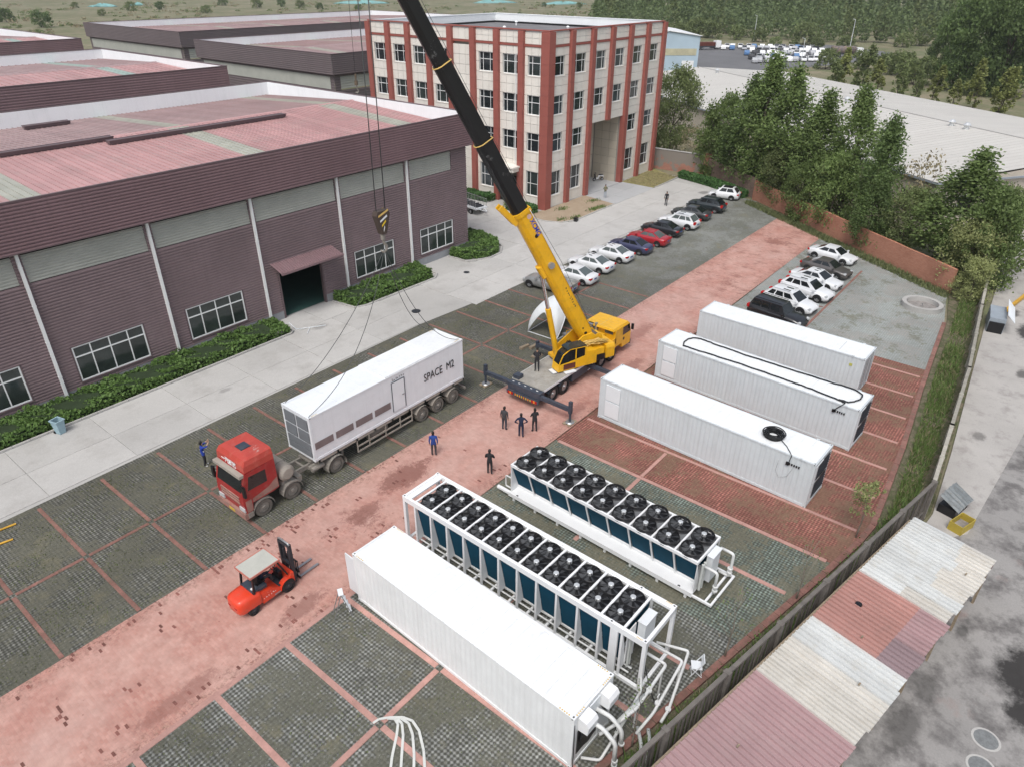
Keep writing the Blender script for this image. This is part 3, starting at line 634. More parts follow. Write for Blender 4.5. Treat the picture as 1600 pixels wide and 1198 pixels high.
# ------------------------------------------------------------------ office building
def office():
    O = thing('office_building', 'four storey cream stone office block with red columns', 'office', (0, 0, 0))
    X0, X1, Y0, Y1, H = 68.5, 94.3, 50.2, 79.6, 19.5
    FXc = [68.5+4.3*i for i in range(7)]; LYc = [50.2+3.675*i for i in range(9)]
    wz = [(1.35, 4.25), (6.55, 8.7), (10.7, 12.82), (14.88, 16.98)]
    PX0, PX1, PD, PH = 77.5, 85.3, 4.2, 8.75        # entrance recess
    core = MB()
    core.box(X0+.3, PX0, Y0+.3, Y1-.1, 0, 18.2); core.box(PX1, X1-.1, Y0+.3, Y1-.1, 0, 18.2)
    core.box(PX0, PX1, Y0+PD, Y1-.1, 0, PH); core.box(PX0, PX1, Y0+.3, Y1-.1, PH+.004, 18.2)
    core.build('core_wall', M['joint'], O)
    tiles = []; wins = []
    def bay(axis, a0, a1, wl, wr, floors, zbot=0.0):
        # tile rows between windows, with reveals left and right of each window
        z = zbot; lv = [wz[k] for k in floors]
        def grid(b0, b1, z0, z1, nc, nr):
            for i in range(nc):
                for j in range(nr): tiles.append((axis, b0+(b1-b0)*i/nc, b0+(b1-b0)*(i+1)/nc, z0+(z1-z0)*j/nr, z0+(z1-z0)*(j+1)/nr))
        for (lo, hi) in lv:
            if lo - z > .3: grid(a0, a1, z, lo, 3, max(1, round((lo-z)/1.1)))
            grid(a0, wl, lo, hi, 1, 2); grid(wr, a1, lo, hi, 1, 2)
            wins.append((axis, wl, wr, lo, hi)); z = hi
        grid(a0, a1, z, 17.85, 3, 1); grid(a0, a1, 18.12, 19.35, 3, 2)
    for i in range(6):
        a0, a1 = FXc[i]+.36, FXc[i+1]-.36
        fl = [0, 1, 2, 3] if i not in (2, 3) else [2, 3]
        bay('y', a0, a1, a0+.38, a1-.75, fl, 0 if i not in (2, 3) else PH)
    for i in range(8):
        a0, a1 = LYc[i]+.36, LYc[i+1]-.36
        if i == 3:   # blank tiled bay
            for z0 in [k*1.1 for k in range(16)]:
                for c in range(3): tiles.append(('x', a0+(a1-a0)*c/3, a0+(a1-a0)*(c+1)/3, z0, min(17.85, z0+1.1)))
            for c in range(3): tiles.append(('x', a0+(a1-a0)*c/3, a0+(a1-a0)*(c+1)/3, 18.12, 19.35))
            continue
        bay('x', a0, a1, a0+.3, a1-.42, [0, 1, 2, 3] if i != 1 else [1, 2, 3], 0 if i != 1 else 4.1)
    def dist(t):
        c = Vector(((t[1]+t[2])/2, Y0, (t[3]+t[4])/2)) if t[0] == 'y' else Vector((X0, (t[1]+t[2])/2, (t[3]+t[4])/2))
        return (c-Vector((0, 0, CAMH))).length + (8 if t[0] == 'x' and c.z < 8 and c.y > 56 else 0)
    tiles.sort(key=dist); g = .018; cache = {}; rest = MB()
    tl = MB().build('stone_cladding', M['tile_cream'], O) if False else None
    for k, (ax, a, b, z0, z1) in enumerate(tiles):
        w, h = round(b-a-2*g, 3), round(z1-z0-2*g, 3)
        if w < .05 or h < .05: continue
        if k < 296:
            key = (ax, w, h)
            if key not in cache:
                m = MB()
                m.box(-w/2, w/2, -.06, .06, -h/2, h/2) if ax == 'y' else m.box(-.06, .06, -w/2, w/2, -h/2, h/2)
                cache[key] = m.mesh('tile', M['tile_cream'])
            link('tile', cache[key], O, ((a+b)/2, Y0+.06, (z0+z1)/2) if ax == 'y' else (X0+.06, (a+b)/2, (z0+z1)/2))
        else:
            rest.box(a+g, b-g, Y0, Y0+.12, z0+g, z1-g) if ax == 'y' else rest.box(X0, X0+.12, a+g, b-g, z0+g, z1-g)
    stuff(rest.build('tiles', M['tile_cream'], O))
    for (ax, a, b, z0, z1) in wins:
        c0 = a+(b-a)*.26; c1 = a+(b-a)*.74
        zs = [z0, z0+(z1-z0)*.63, z1] if z0 > 2 else [z0, z0+(z1-z0)*.5, z1]
        pane_grid(O, M['pvc'], rnd.choice([M['glass'], M['glass'], M['glass_b'], M['glass_c']]), a+.01, b-.01, z0+.01, z1-.01, 3, 2, (Y0+.2) if ax == 'y' else (X0+.2), .07, -1, ax, .05, zs, [a, c0, c1, b])
        s = MB(); s.box(a-.04, b+.04, Y0-.05, Y0+.14, z0-.07, z0+.012) if ax == 'y' else s.box(X0-.05, X0+.14, a-.04, b+.04, z0-.07, z0+.012); s.build('sill', M['tile_cream'], O)
    # columns stacked from stone courses
    def column(cx, cy, w, d, z0, z1):
        b = MB(); n = round((z1-z0)/1.1)
        for i in range(n):
            za = z0+(z1-z0)*i/n; zb = z0+(z1-z0)*(i+1)/n
            b.box(cx-w/2, cx+w/2, cy-d/2, cy+d/2, za+.012, zb-.012)
        b.box(cx-w/2+.03, cx+w/2-.03, cy-d/2+.03, cy+d/2-.03, z0, z1-.02); b.build('column', M['col_red'], O)
    for i, x in enumerate(FXc):
        if i == 0: continue
        column(x, Y0+.05, .74, .9, PH if i == 3 else 0, H-.05) if i != 3 else column(x, Y0-.1, .74, .6, PH, H-.05)
    for i, y in enumerate(LYc):
        if i == 0: continue
        column(X0+.05, y, .9, .74, 0, H-.05)
    column(X0+.18, Y0+.18, 1.15, 1.15, 0, H-.04)
    bd = MB()
    for i in range(6): bd.box(FXc[i]+.38, FXc[i+1]-.38, Y0-.08, Y0+.1, 17.87, 18.1)
    for i in range(8): bd.box(X0-.08, X0+.1, LYc[i]+.38, LYc[i+1]-.38, 17.87, 18.1)
    bd.build('string_course', M['col_red'], O)
    pw = MB(); t = .35
    pw.box(X0+.1, X1, Y0+.1, Y0+t, 18.2, H-.02); pw.box(X0+.1, X0+t, Y0+t, Y1-t, 18.2, H-.02); pw.box(X1-t, X1, Y0+t, Y1-t, 18.2, H-.02); pw.box(X0+.1, X1, Y1-t, Y1, 18.2, H-.02)
    pw.build('parapet', M['parapet'], O)
    cp = MB(); cp.box(X0-.14, X1+.1, Y0-.14, Y0+.3, H-.02, H+.1); cp.box(X0-.14, X0+.3, Y0+.3, Y1+.1, H-.02, H+.1); cp.build('coping', M['col_red'], O)
    cp = MB(); cp.box(X1-.4, X1+.12, Y0+.31, Y1+.1, H-.02, H+.08); cp.box(X0+.31, X1-.41, Y1-.4, Y1+.1, H-.02, H+.08); cp.build('coping', M['parapet'], O)
    rf = MB(); rf.box(X0+t, X1-t, Y0+t, Y1-t, 18.15, 18.3); ro = rf.build('roof', M['flat_roof'], O)
    up = MB(); up.box(X0+t+.1, X1-t-.02, Y1-t-.12, Y1-t-.01, 18.3, 18.55); up.box(X1-t-.12, X1-t-.01, Y0+t+.1, Y1-t-.14, 18.3, 18.55); up.build('roof_upstand', M['black'], ro)
    for (x, y) in ((70.2, 66), (74, 60), (80, 66), (86, 60), (78, 55), (90, 72), (72, 75)):
        v = MB(); v.cyl((0, 0, 0), (0, 0, .45), .12, .12, 8); v.cyl((0, 0, .45), (0, 0, .62), .26, .1, 8); v.build('roof_vent', M['white'], ro, (x, y, 18.3))
    # recessed entrance: tiled side wall, back wall with glazing and doors
    e = MB(); n = 8
    for j in range(n):
        for i in range(3):
            b = MB(); ya = Y0+.5+(PD-.6)*i/3; yb = Y0+.5+(PD-.6)*(i+1)/3; za = PH*j/n; zb = PH*(j+1)/n
            b.box(PX1-.06, PX1-.004, ya+.02, yb-.02, za+.02, zb-.02); b.build('entrance_tile', M['tile_tan'], O)
            if i < 2:
                b = MB(); b.box(PX0+4.4+1.6*i, PX0+5.95+1.6*i, Y0+PD-.07, Y0+PD-.004, za+.02, zb-.02); b.build('entrance_tile', M['tile_tan'], O)
    pane_grid(O, M['pvc'], M['glass'], PX0+.4, PX0+4.2, 4.6, 7.4, 3, 2, Y0+PD-.04, .08, -1, 'y', .05)
    pane_grid(O, M['dark_steel'], M['glass'], PX0+.4, PX0+4.2, .06, 3.4, 4, 1, Y0+PD-.04, .09, -1, 'y', .05, name='glass_door')
    b = MB(); b.box(PX0+4.3, PX0+4.8, Y0+PD-.2, Y0+PD-.09, .4, 2.6); b.build('notice_board', M['wood'], O)
    # side door canopy on the left face
    c = MB(); c.box(X0-1.5, X0-.02, 53.9, 57.9, 4.1, 4.55); c.box(X0-1.65, X0-.03, 53.75, 58.05, 4.551, 4.75); c.build('side_canopy', M['tile_cream'], O)
    c = MB(); c.box(X0+.0, X0+.1, 54.6, 57.2, 0.05, 3.3); c.build('side_door', M['dark_in'], O)
    c = MB(); c.cyl((X0-.5, 54.4, 17.2), (X0-.5, 54.4, 5.0), .05, .05, 6); c.build('downpipe', M['pvc'], O)
office()

# ------------------------------------------------------------------ blue shed by the car lot
def blue_shed():
    B = thing('blue_shed', 'pale blue gabled metal shed beside the far car lot', 'shed', (202.8, 107.2, -.1), R(-48.1))
    m = paint('pale_blue_sheet', (.42, .53, .62, 1), .5, var=.08, scale=.3); m2 = paint('faded_yellow_band', (.50, .47, .33, 1), .6, var=.25, scale=.6)
    w = MB(); w.side([(-9, 0), (10.3, 0), (10.3, 9.4), (1.0, 10.6), (-9, 9.4)], 0, 30); w.build('wall', m, B)
    b = MB(); b.box(-6, 9.6, -.06, -.01, 4.4, 6.2); b.build('sign_band', m2, B)
    d = MB(); d.box(5.6, 9.2, -.06, -.01, 0, 3.0); d.build('roller_door', M['white'], B)
    r = MB(); r.side([(-9.4, 9.45), (1.0, 10.75), (10.7, 9.45), (10.7, 9.6), (1.0, 10.95), (-9.4, 9.6)], -.4, 30.4); r.build('roof', M['white'], B)
blue_shed()

# ------------------------------------------------------------------ big beige roofed warehouse on the right
def beige():
    a = Vector((.56, .83)).normalized(); ang = math.atan2(a.y, a.x)
    B = thing('beige_warehouse', 'wide low warehouse with a pale beige gable roof behind the poplars', 'warehouse', (88.6, 12.3, 0), ang)
    # local x along the building (away), local y = -across ; across goes to local -y
    mr = paint('beige_roof_sheet', (.56, .54, .50, 1), .6, var=.06, scale=.08, dirt=(.46, .43, .40, 1), dirt_amt=.35, fine=2, obj=.03)
    mw = paint('beige_wall', (.50, .45, .38, 1), .8, var=.12, scale=.5)
    Lx, Wy, ez, rz = 90.0, 45.0, 5.6, 7.2
    w = MB(); w.box(.4, Lx-.4, -Wy+.4, -.4, -.1, ez-.15); w.build('wall', mw, B)
    n = 90
    for s, (ya, yb, za, zb) in enumerate(((0, -Wy/2, ez, rz), (-Wy, -Wy/2, ez, rz))):
        pm = MB(); p = Lx/n
        pm.add([(0, 0, 0), (p-.012, 0, 0), (p-.012, yb-ya, zb-za), (0, yb-ya, zb-za), (0, 0, .012), (.06, 0, .012), (.06, yb-ya, zb-za+.012), (0, yb-ya, zb-za+.012)], [(0, 1, 2, 3), (4, 5, 6, 7), (0, 4, 7, 3), (5, 1, 2, 6)])
        me = pm.mesh('roof_panel', mr)
        for i in range(n): link('roof_panel', me, B, (i*p, ya, za))
    g = MB(); g.box(-.1, Lx+.1, -.14, .0, ez-.25, ez-.02); g.box(-.1, -.005, -Wy, -.15, ez-.25, ez-.03); g.build('gutter', paint('grey_gutter', (.30, .33, .37, 1), .6), B)
    g = MB(); g.add([(0, 0, ez-.3), (0, -Wy, ez-.3), (0, -Wy/2, rz-.03)], [(0, 1, 2)]); g.build('gable', mw, B)
    for i, y in enumerate((-5.0, -9.5, -14)):
        h = MB(); h.box(.3, .36, y-.9, y+.9, 1.6, 3.8); h.build('wall_opening', M['dark_in'], B)
        h = MB(); h.box(.26, .33, y-1.05, y-.9, 1.5, 3.9); h.box(.26, .33, y+.9, y+1.05, 1.5, 3.9); h.box(.26, .33, y-.9, y+.9, 3.8, 3.9); h.build('opening_trim', M['kerb'], B)
    for x in (4, 9, 14):
        h = MB(); h.box(x-.9, x+.9, -.41, -.36, 1.6, 3.8); h.build('wall_opening', M['dark_in'], B)
    for x in (17, 19.5, 38, 40.5, 62, 64.5, 80):
        v = MB(); v.cyl((0, 0, -.3), (0, 0, .25), .3, .3, 8); v.cyl((0, 0, .25), (0, 0, .45), .3, .52, 8); v.cyl((0, 0, .45), (0, 0, .75), .52, .2, 8); v.build('roof_vent', M['hub'], B, (x, -Wy/2+1.5, rz))
    c = MB(); c.box(0, Lx, -Wy/2-.12, -Wy/2+.12, rz+.02, rz+.06); c.build('ridge_cap', paint('ridge_grey', (.36, .35, .34, 1), .7), B)
beige()

# ------------------------------------------------------------------ boundary walls
def brick_mat(name, c1, c2, mo, plaster=None):
    t = NT(name); x, y, z = t.sep(); cb = t.n('ShaderNodeCombineXYZ'); d = t.math('ADD', t.math('MULTIPLY', x, .56), t.math('MULTIPLY', y, .83)); t.l(d, cb.inputs[0]); t.l(z, cb.inputs[1])
    b = t.n('ShaderNodeTexBrick'); t.l(cb.outputs[0], b.inputs['Vector']); b.inputs['Scale'].default_value = 1
    b.inputs['Brick Width'].default_value = .25; b.inputs['Row Height'].default_value = .07; b.inputs['Mortar Size'].default_value = .008
    b.inputs['Color1'].default_value = c1; b.inputs['Color2'].default_value = c2; b.inputs['Mortar'].default_value = mo
    col = t.mix(t.ramp(t.noise(.5, 5, .65), .5, .7, 0, .5), b.outputs['Color'], darker(c1, .55))
    if plaster: col = t.mix(t.ramp(t.math('ADD', t.noise(.6, 4, .6), t.math('MULTIPLY', z, .12)), .55, .62), col, plaster)
    t.bump(b.outputs['Fac'], -.4, .01)
    return t.done(col, .9, spec=.2)
M['brick_wall'] = brick_mat('red_brick_wall', (.40, .165, .105, 1), (.47, .22, .145, 1), (.33, .22, .17, 1))
M['rubble'] = brick_mat('old_brick_rubble', (.22, .16, .13, 1), (.31, .22, .18, 1), (.17, .14, .12, 1))
M['plastered'] = brick_mat('half_plastered_brick', (.36, .16, .115, 1), (.42, .2, .15, 1), (.3, .2, .16, 1), (.24, .215, .19, 1))
def wall_run(label, pts, h, th, m, cap=None, piers=0, name='brick_wall'):
    W = thing(name, label, 'wall', (pts[0][0], pts[0][1], 0)); ox, oy = pts[0]
    for (ax, ay), (bx, by) in zip(pts, pts[1:]):
        d = math.hypot(bx-ax, by-ay); an = math.atan2(by-ay, bx-ax)
        b = MB(); n = max(2, int(d/1.5)); top = [h+rnd.uniform(-.03, .03) for _ in range(n+1)]
        for i in range(n):
            x0, x1 = d*i/n, d*(i+1)/n
            b.add([(x0, -th/2, -.1), (x1, -th/2, -.1), (x1, th/2, -.1), (x0, th/2, -.1), (x0, -th/2, top[i]), (x1, -th/2, top[i+1]), (x1, th/2, top[i+1]), (x0, th/2, top[i])], [(4, 5, 6, 7), (0, 1, 5, 4), (2, 3, 7, 6)] + ([(3, 0, 4, 7)] if i == 0 else []) + ([(1, 2, 6, 5)] if i == n-1 else []))
        b.build('wall_panel', m, W, (ax-ox, ay-oy, 0), an)
        if cap:
            c = MB(); k = max(1, int(d/1.2))
            for i in range(k): c.box(d*i/k+.01, d*(i+1)/k-.01, -th/2-.06, th/2+.06, h+.045, h+.13, (.0, .02))
            c.build('coping', cap, W, (ax-ox, ay-oy, 0), an)
        for i in range(piers):
            p = MB(); x = d*(i+.5)/piers; p.box(x-.2, x+.2, -th/2-.1, th/2+.1, -.1, h+.09); p.build('pier', m, W, (ax-ox, ay-oy, 0), an)
wall_run('half plastered old brick wall between the office corner and the hedge', [(96.5, 51.0), (97.0, 42.9)], 2.7, .3, M['plastered'], M['kerb'])
wall_run('short dark rubble brick wall behind the white compact car', [(96.9, 42.3), (90.3, 32.6)], 2.4, .34, M['rubble'])
wall_run('long red brick wall running below the row of poplars', [(89.7, 32.5), (71.2, 6.3)], 2.35, .26, M['brick_wall'])
p = MB(); p.box(-.35, .35, -.35, .35, -.1, 2.95); tag(p.build('brick_pier', M['brick_wall'], None, (97.0, 42.6, 0), R(75)), 'square red brick pier where the plastered wall meets the rubble wall', 'pier')
wall_run('brick wall closing the yard behind the office at far left', [(97.5, 52), (104, 62)], 2.7, .3, M['plastered'])

# old concrete picket fence beyond the tin shed, then the dark slatted fence beside it
def picket_fence(name, label, pts, h, step, pw, pd, m, mcap, capw, lean=0):
    Fn = thing(name, label, 'fence', (pts[0][0], pts[0][1], 0)); ox, oy = pts[0]
    pk = MB(); pk.box(-pw/2, pw/2, -pd/2, pd/2, -.05, h-.1); me = pk.mesh('picket', m)
    for (ax, ay), (bx, by) in zip(pts, pts[1:]):
        d = math.hypot(bx-ax, by-ay); an = math.atan2(by-ay, bx-ax); n = int(d/step)
        for i in range(n):
            t = (i+.5)/n
            o = link('picket', me, Fn, (ax-ox+(bx-ax)*t, ay-oy+(by-ay)*t, rnd.uniform(-.03, .02))); o.rotation_euler = (rnd.uniform(-.02, .02)+lean, rnd.uniform(-.03, .03), an)
        c = MB(); c.box(0, d, -capw/2, capw/2, h-.12, h); c.box(0, d, -.05, .05, .5, .62); c.build('rail', mcap, Fn, (ax-ox, ay-oy, 0), an)
        k = max(1, int(d/3.2))
        for i in range(k+1):
            q = MB(); x = d*i/k; q.box(x-.11, x+.11, -.13, .13, -.1, h+.02); q.build('post', mcap, Fn, (ax-ox, ay-oy, 0), an)
M['fence_dark'] = paint('weathered_dark_slat', (.13, .115, .10, 1), .9, var=.35, scale=3, obj=.45)
M['fence_cap'] = paint('weathered_grey_rail', (.16, .145, .13, 1), .9, var=.3, scale=3)
M['fence_pale'] = paint('pale_concrete_picket', (.38, .36, .31, 1), .9, var=.25, scale=3, dirt=(.2, .19, .14, 1), dirt_amt=.6, obj=.2)
FA = Vector((8.0, 6.55)); FBp = Vector((36.1, 1.02))
picket_fence('slat_fence', 'dark weathered slat fence along the upper edge of the tin shed roof', [tuple(FA), tuple(FBp)], 2.55, .27, .12, .05, M['fence_dark'], M['fence_cap'], .16)
picket_fence('picket_fence', 'pale old concrete picket fence along the overgrown verge', [(36.4, 1.0), (44.6, 1.5), (53.4, 2.05), (66.2, 3.3), (73.2, 3.95)], 1.5, .16, .07, .07, M['fence_pale'], M['fence_pale'], .2)

# ------------------------------------------------------------------ tin shed with patched sheet roof
def tin_shed():
    an = R(-10.9); S = thing('tin_shed', 'long lean-to shed with patched red and white corrugated sheets along the slat fence', 'shed', (13.4, 5.0, 0), an)
    mr = paint('faded_red_sheet', (.385, .255, .26, 1), .6, var=.14, scale=.6, dirt=(.42, .32, .31, 1), dirt_amt=.4, obj=.07)
    ms = paint('salmon_sheet', (.43, .235, .205, 1), .6, var=.15, scale=.6, dirt=(.30, .2, .18, 1), dirt_amt=.4, obj=.1)
    mw = paint('white_sheet', (.60, .615, .605, 1), .5, var=.10, scale=.7, dirt=(.48, .44, .37, 1), dirt_amt=.45, obj=.10)
    mc = paint('cream_sheet', (.58, .56, .515, 1), .6, var=.14, scale=.7, dirt=(.45, .40, .33, 1), dirt_amt=.4, obj=.1)
    mg = paint('grey_plum_sheet', (.27, .20, .21, 1), .6, var=.15, scale=.7)
    def sheet_(x0, x1, y0, y1, m, dz=0, rib=.24):
        b = MB(); n = max(1, round((x1-x0)/rib)); p = (x1-x0)/n; s = -.028     # roof falls gently to the open side
        def zz(y): return 2.03+dz+s*(-y)
        pr_ = [(0, 0), (.05, .10), (.17, .10), (.22, 0), (1, 0)]
        for i in range(n):
            for (t0, h0), (t1, h1) in zip(pr_, pr_[1:]):
                xa, xb = x0+(i+t0)*p, x0+(i+t1)*p
                b.quad((xa, y0, zz(y0)+h0), (xa, y1, zz(y1)+h0), (xb, y1, zz(y1)+h1), (xb, y0, zz(y0)+h1))
                b.quad((xa, y1, zz(y1)+h0), (xa, y1, zz(y1)-.03), (xb, y1, zz(y1)-.03), (xb, y1, zz(y1)+h1))
        # faces wind upward
        b.f = [list(reversed(f)) for f in b.f]
        b.build('roof_sheet', m, S)
    x = -6.0; k = 0
    while x < 6.1: sheet_(x, x+.79, 0, -3.95-.05*rnd.random(), mr, .004*(k % 2)); x += .78; k += 1
    x -= .02
    for m, w in ((mc, .85), (mc, .85), (mc, .8), (mw, .82), (mw, .80)):
        sheet_(x, x+w+.02, 0, -3.9-.12*rnd.random(), m, .01*(k % 2)); x += w; k += 1
    while x < 14.2:
        sheet_(x, x+.8, 0, -2.7, ms, .006*(k % 2)); sheet_(x, x+.8, -2.62, -3.85-.1*rnd.random(), mg if x < 11.4 else mr, -.012+.006*(k % 2)); x += .79; k += 1
    while x < 19.5:
        u = rnd.uniform(1.4, 3.0); a, b_ = rnd.choice([(mw, mc), (mc, mw), (mw, mw), (mw, mc)])
        sheet_(x, x+.83, 0, -u, a, .008*(k % 2)+.01); sheet_(x, x+.83, -u+.1, -3.7-.2*rnd.random(), b_, .004*(k % 2)-.012); x += .80; k += 1
    for xx in [-5.5+2.45*i for i in range(11)]:
        p = MB(); p.box(xx-.05, xx+.05, -3.75, -3.65, -.05, 1.86); p.build('post', M['wood'], S)
    r = MB(); r.box(-6, 19.8, -3.72, -3.64, 1.78, 1.86); r.box(-6, 19.8, -1.9, -1.82, 1.84, 1.92); r.build('purlin', paint('red_oxide_timber', (.16, .06, .05, 1), .8, var=.3), S)
    w = MB(); w.box(-6, 19.8, .02, .1, -.05, 2.0); w.build('back_board', M['wood'], S)
    h = MB(); h.cyl((12.6, -.95, 2.07), (12.6, -.95, 2.12), .15, .13, 12); h.build('flue_hole', M['black'], S)
    for xx, yy in ((3.2, -1.4), (8.8, -2.9), (17.9, -3.2), (11.0, -1.9)):
        h = MB(); h.box(xx, xx+.14, yy, yy+.06, 2.05, 2.10); h.build('debris', M['wood'], S)
tin_shed()
# ------------------------------------------------------------------ vegetation
def leaf_mat(name, c, c2, tl=.42, obj=.15):
    t = NT(name)
    col = t.mix(t.ramp(t.noise(.8, 3, .7), .32, .68), darker(c, .72), c)
    col = t.mix(t.ramp(t.noise(3.1, 2, .8), .52, .72, 0, .75), col, c2)
    oi = t.n('ShaderNodeObjectInfo').outputs['Random']; col = t.mix(1.0, col, t.ramp(oi, 0, 1, 1-obj, 1+obj), 'MULTIPLY')
    t.done(col, .6, spec=.3)
    tr = t.n('ShaderNodeBsdfTranslucent'); t.l(col, tr.inputs[0]); mx = t.n('ShaderNodeMixShader'); mx.inputs[0].default_value = tl
    t.l(t.b.outputs[0], mx.inputs[1]); t.l(tr.outputs[0], mx.inputs[2]); t.l(mx.outputs[0], t.out.inputs[0])
    return t.mat
M['poplar'] = leaf_mat('poplar_leaves', (0.180, 0.255, 0.085, 1), (0.320, 0.400, 0.150, 1))
M['darkleaf'] = leaf_mat('dark_leaves', (0.145, 0.215, 0.075, 1), (0.250, 0.330, 0.120, 1))
M['olive'] = leaf_mat('olive_leaves', (0.200, 0.250, 0.100, 1), (0.330, 0.365, 0.160, 1))
M['yellowgreen'] = leaf_mat('yellow_green_leaves', (0.280, 0.315, 0.105, 1), (0.420, 0.440, 0.170, 1))
M['willow'] = leaf_mat('pale_willow_leaves', (0.310, 0.345, 0.140, 1), (0.460, 0.480, 0.210, 1), .3)
M['hedge'] = leaf_mat('hedge_leaves', (0.120, 0.210, 0.055, 1), (0.240, 0.360, 0.100, 1), .18, .05)
M['hedge_dark'] = leaf_mat('clipped_hedge_leaves', (0.075, 0.170, 0.050, 1), (0.140, 0.260, 0.080, 1), .15, .05)
M['grassblade'] = leaf_mat('grass_blades', (0.161, 0.195, 0.083, 1), (0.283, 0.259, 0.146, 1), .2, 0)
M['dryblade'] = leaf_mat('dry_weeds', (0.322, 0.277, 0.166, 1), (0.454, 0.390, 0.250, 1), .2, 0)
M['weed'] = leaf_mat('green_weeds', (0.142, 0.222, 0.062, 1), (0.246, 0.334, 0.105, 1), .2, 0)
M['bark'] = paint('bark', (.13, .11, .09, 1), .95, var=.3, scale=4)
M['twig'] = paint('pale_twig', (.24, .21, .17, 1), .95, var=.3, scale=4)
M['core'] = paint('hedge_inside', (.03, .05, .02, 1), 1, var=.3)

def leaf(mb, p, s, rg, up=.3, asp=.62):
    n = Vector((rg.gauss(0, 1), rg.gauss(0, 1), rg.gauss(0, 1)+up))
    n = n.normalized() if n.length > 1e-3 else Vector((0, 0, 1))
    a = n.orthogonal().normalized(); a = Quaternion(n, rg.uniform(0, 6.28)) @ a; b = n.cross(a)
    a = a*s*.5; b = b*s*.5*asp
    mb.add([p-a, p+b, p+a, p-b], [(0, 1, 2, 3)])
def envelope(kind, h):
    """crown radius fraction at relative height t"""
    if kind == 'poplar': return (.32+.68*math.sin(math.pi*min(1, (h*1.12)**.8))) * (1-h**5) if h < .98 else .08
    if kind == 'slim': return max(.1, math.sin(math.pi*(.12+.86*h)**.9))
    if kind == 'round': return math.sqrt(max(.02, 1-(2*h-1)**2))
    return max(.15, math.sqrt(max(.02, 1-(1.75*h-.75)**2)))       # 'bush'
def make_tree(seed, h, r, kind, nleaf, lsize, mleaf, base=.18, clumps=70, trunk_r=.16, sprays=True, mbark='bark'):
    """returns (trunk mesh, crown mesh); tapered trunk, limbs ending inside leaf clumps of uneven size"""
    rg = random.Random(seed); tb = MB(); cb = MB()
    lean = Vector((rg.uniform(-.03, .03), rg.uniform(-.03, .03), 0))
    def axis(z): return Vector((lean.x*z + .12*math.sin(z*.7+seed), lean.y*z + .12*math.cos(z*.6+seed), z))
    top = h*(.93 if kind in ('poplar', 'slim') else .7)
    zs = [top*i/6 for i in range(7)]
    tb.tube([axis(z)-Vector((0, 0, .15 if z == 0 else 0)) for z in zs], [trunk_r*(1.25 if i == 0 else 1)*(1-.85*i/6) for i in range(7)], 7)
    cl = []
    for i in range(clumps):
        t = rg.random()**.85; z = h*(base+(1-base)*t); e = envelope(kind, t)*r
        ang = rg.uniform(0, 6.283); rr = e*math.sqrt(rg.uniform(.12, 1.0))*rg.uniform(.75, 1.12)
        c = axis(min(z, top)); c = Vector((c.x+rr*math.cos(ang), c.y+rr*math.sin(ang), z))
        s = r*rg.uniform(.16, .34)*(1.0 if kind != 'slim' else .9); cl.append((c, s))
        if i % 3 == 0:
            z0 = max(h*base*.6, z-rr*1.1-.3*h*.1); a0 = axis(min(z0, top))
            mid = (a0+c)/2+Vector((0, 0, -.08*rr)); tb.tube([a0, mid, c], [trunk_r*.34*(1-.5*t), trunk_r*.2*(1-.5*t), .012], 5)
    wts = [s**1.6 for _, s in cl]
    for c, s in rg.choices(cl, wts, k=nleaf):
        st = 1.9 if (sprays and kind in ('poplar', 'slim')) else .85
        d = Vector((rg.gauss(0, .46), rg.gauss(0, .46), rg.gauss(0, .46)*st))*s
        if d.length > 1.9*s: continue
        leaf(cb, c+d, lsize*rg.uniform(.6, 1.35), rg)
    return tb.mesh('trunk', M[mbark]), cb.mesh('crown', mleaf)
def place_tree(tm, loc, sc, rz, label, name='poplar_tree', cat='tree', group=None):
    T = thing(name, label, cat, loc, rz, group); T.scale = sc if isinstance(sc, tuple) else (sc, sc, sc)
    link('trunk', tm[0], T); link('crown', tm[1], T)
    if name == 'poplar_tree': T.scale[0] *= 1.22; T.scale[1] *= 1.22
    return T
def far_mat(me, m):
    c = me.copy(); c.materials.clear(); c.materials.append(m); return c

PA = make_tree(1, 15.5, 3.2, 'poplar', 12500, .28, M['poplar'], .10, 110, .2)
PB = make_tree(2, 14.5, 2.9, 'poplar', 11500, .28, M['poplar'], .08, 90, .18)
PC = make_tree(3, 12.5, 2.9, 'poplar', 11000, .28, M['darkleaf'], .08, 95, .17)
BA = make_tree(4, 9.0, 3.7, 'bush', 11000, .26, M['olive'], .04, 95, .15)
BB = make_tree(5, 7.0, 3.1, 'bush', 8500, .25, M['poplar'], .03, 80, .12)
BW = make_tree(6, 6.2, 2.7, 'bush', 6500, .22, M['willow'], .03, 80, .10)
DR = make_tree(7, 6.0, 2.4, 'bush', 900, .22, M['dryblade'], .05, 60, .10, mbark='twig')
gp = 'trees behind the boundary walls'
place_tree(BA, (103.5, 51.9, 0), (1.15, 1.15, 1.38), 0, 'broad dense tree touching the right edge of the office block', 'broadleaf_tree', group=gp)
place_tree(BA, (101.8, 55.5, 0), (.9, .9, 1.0), 2, 'low bushy tree half hidden behind the office corner', 'broadleaf_tree', group=gp)
place_tree(DR, (99.0, 46.6, 0), (1.0, 1.0, 1.0), 1, 'bare grey twiggy shrub above the half plastered wall', 'shrub', 'shrub', gp)
place_tree(BB, (97.6, 40.6, 0), (1.15, 1.15, 1.5), 1, 'rounded green tree above the rubble wall left of the tall poplars', 'broadleaf_tree', group=gp)
place_tree(BB, (99.4, 43.6, 0), (.9, .9, 1.0), 4, 'low dark shrub behind the brick pier', 'shrub', 'shrub', gp)
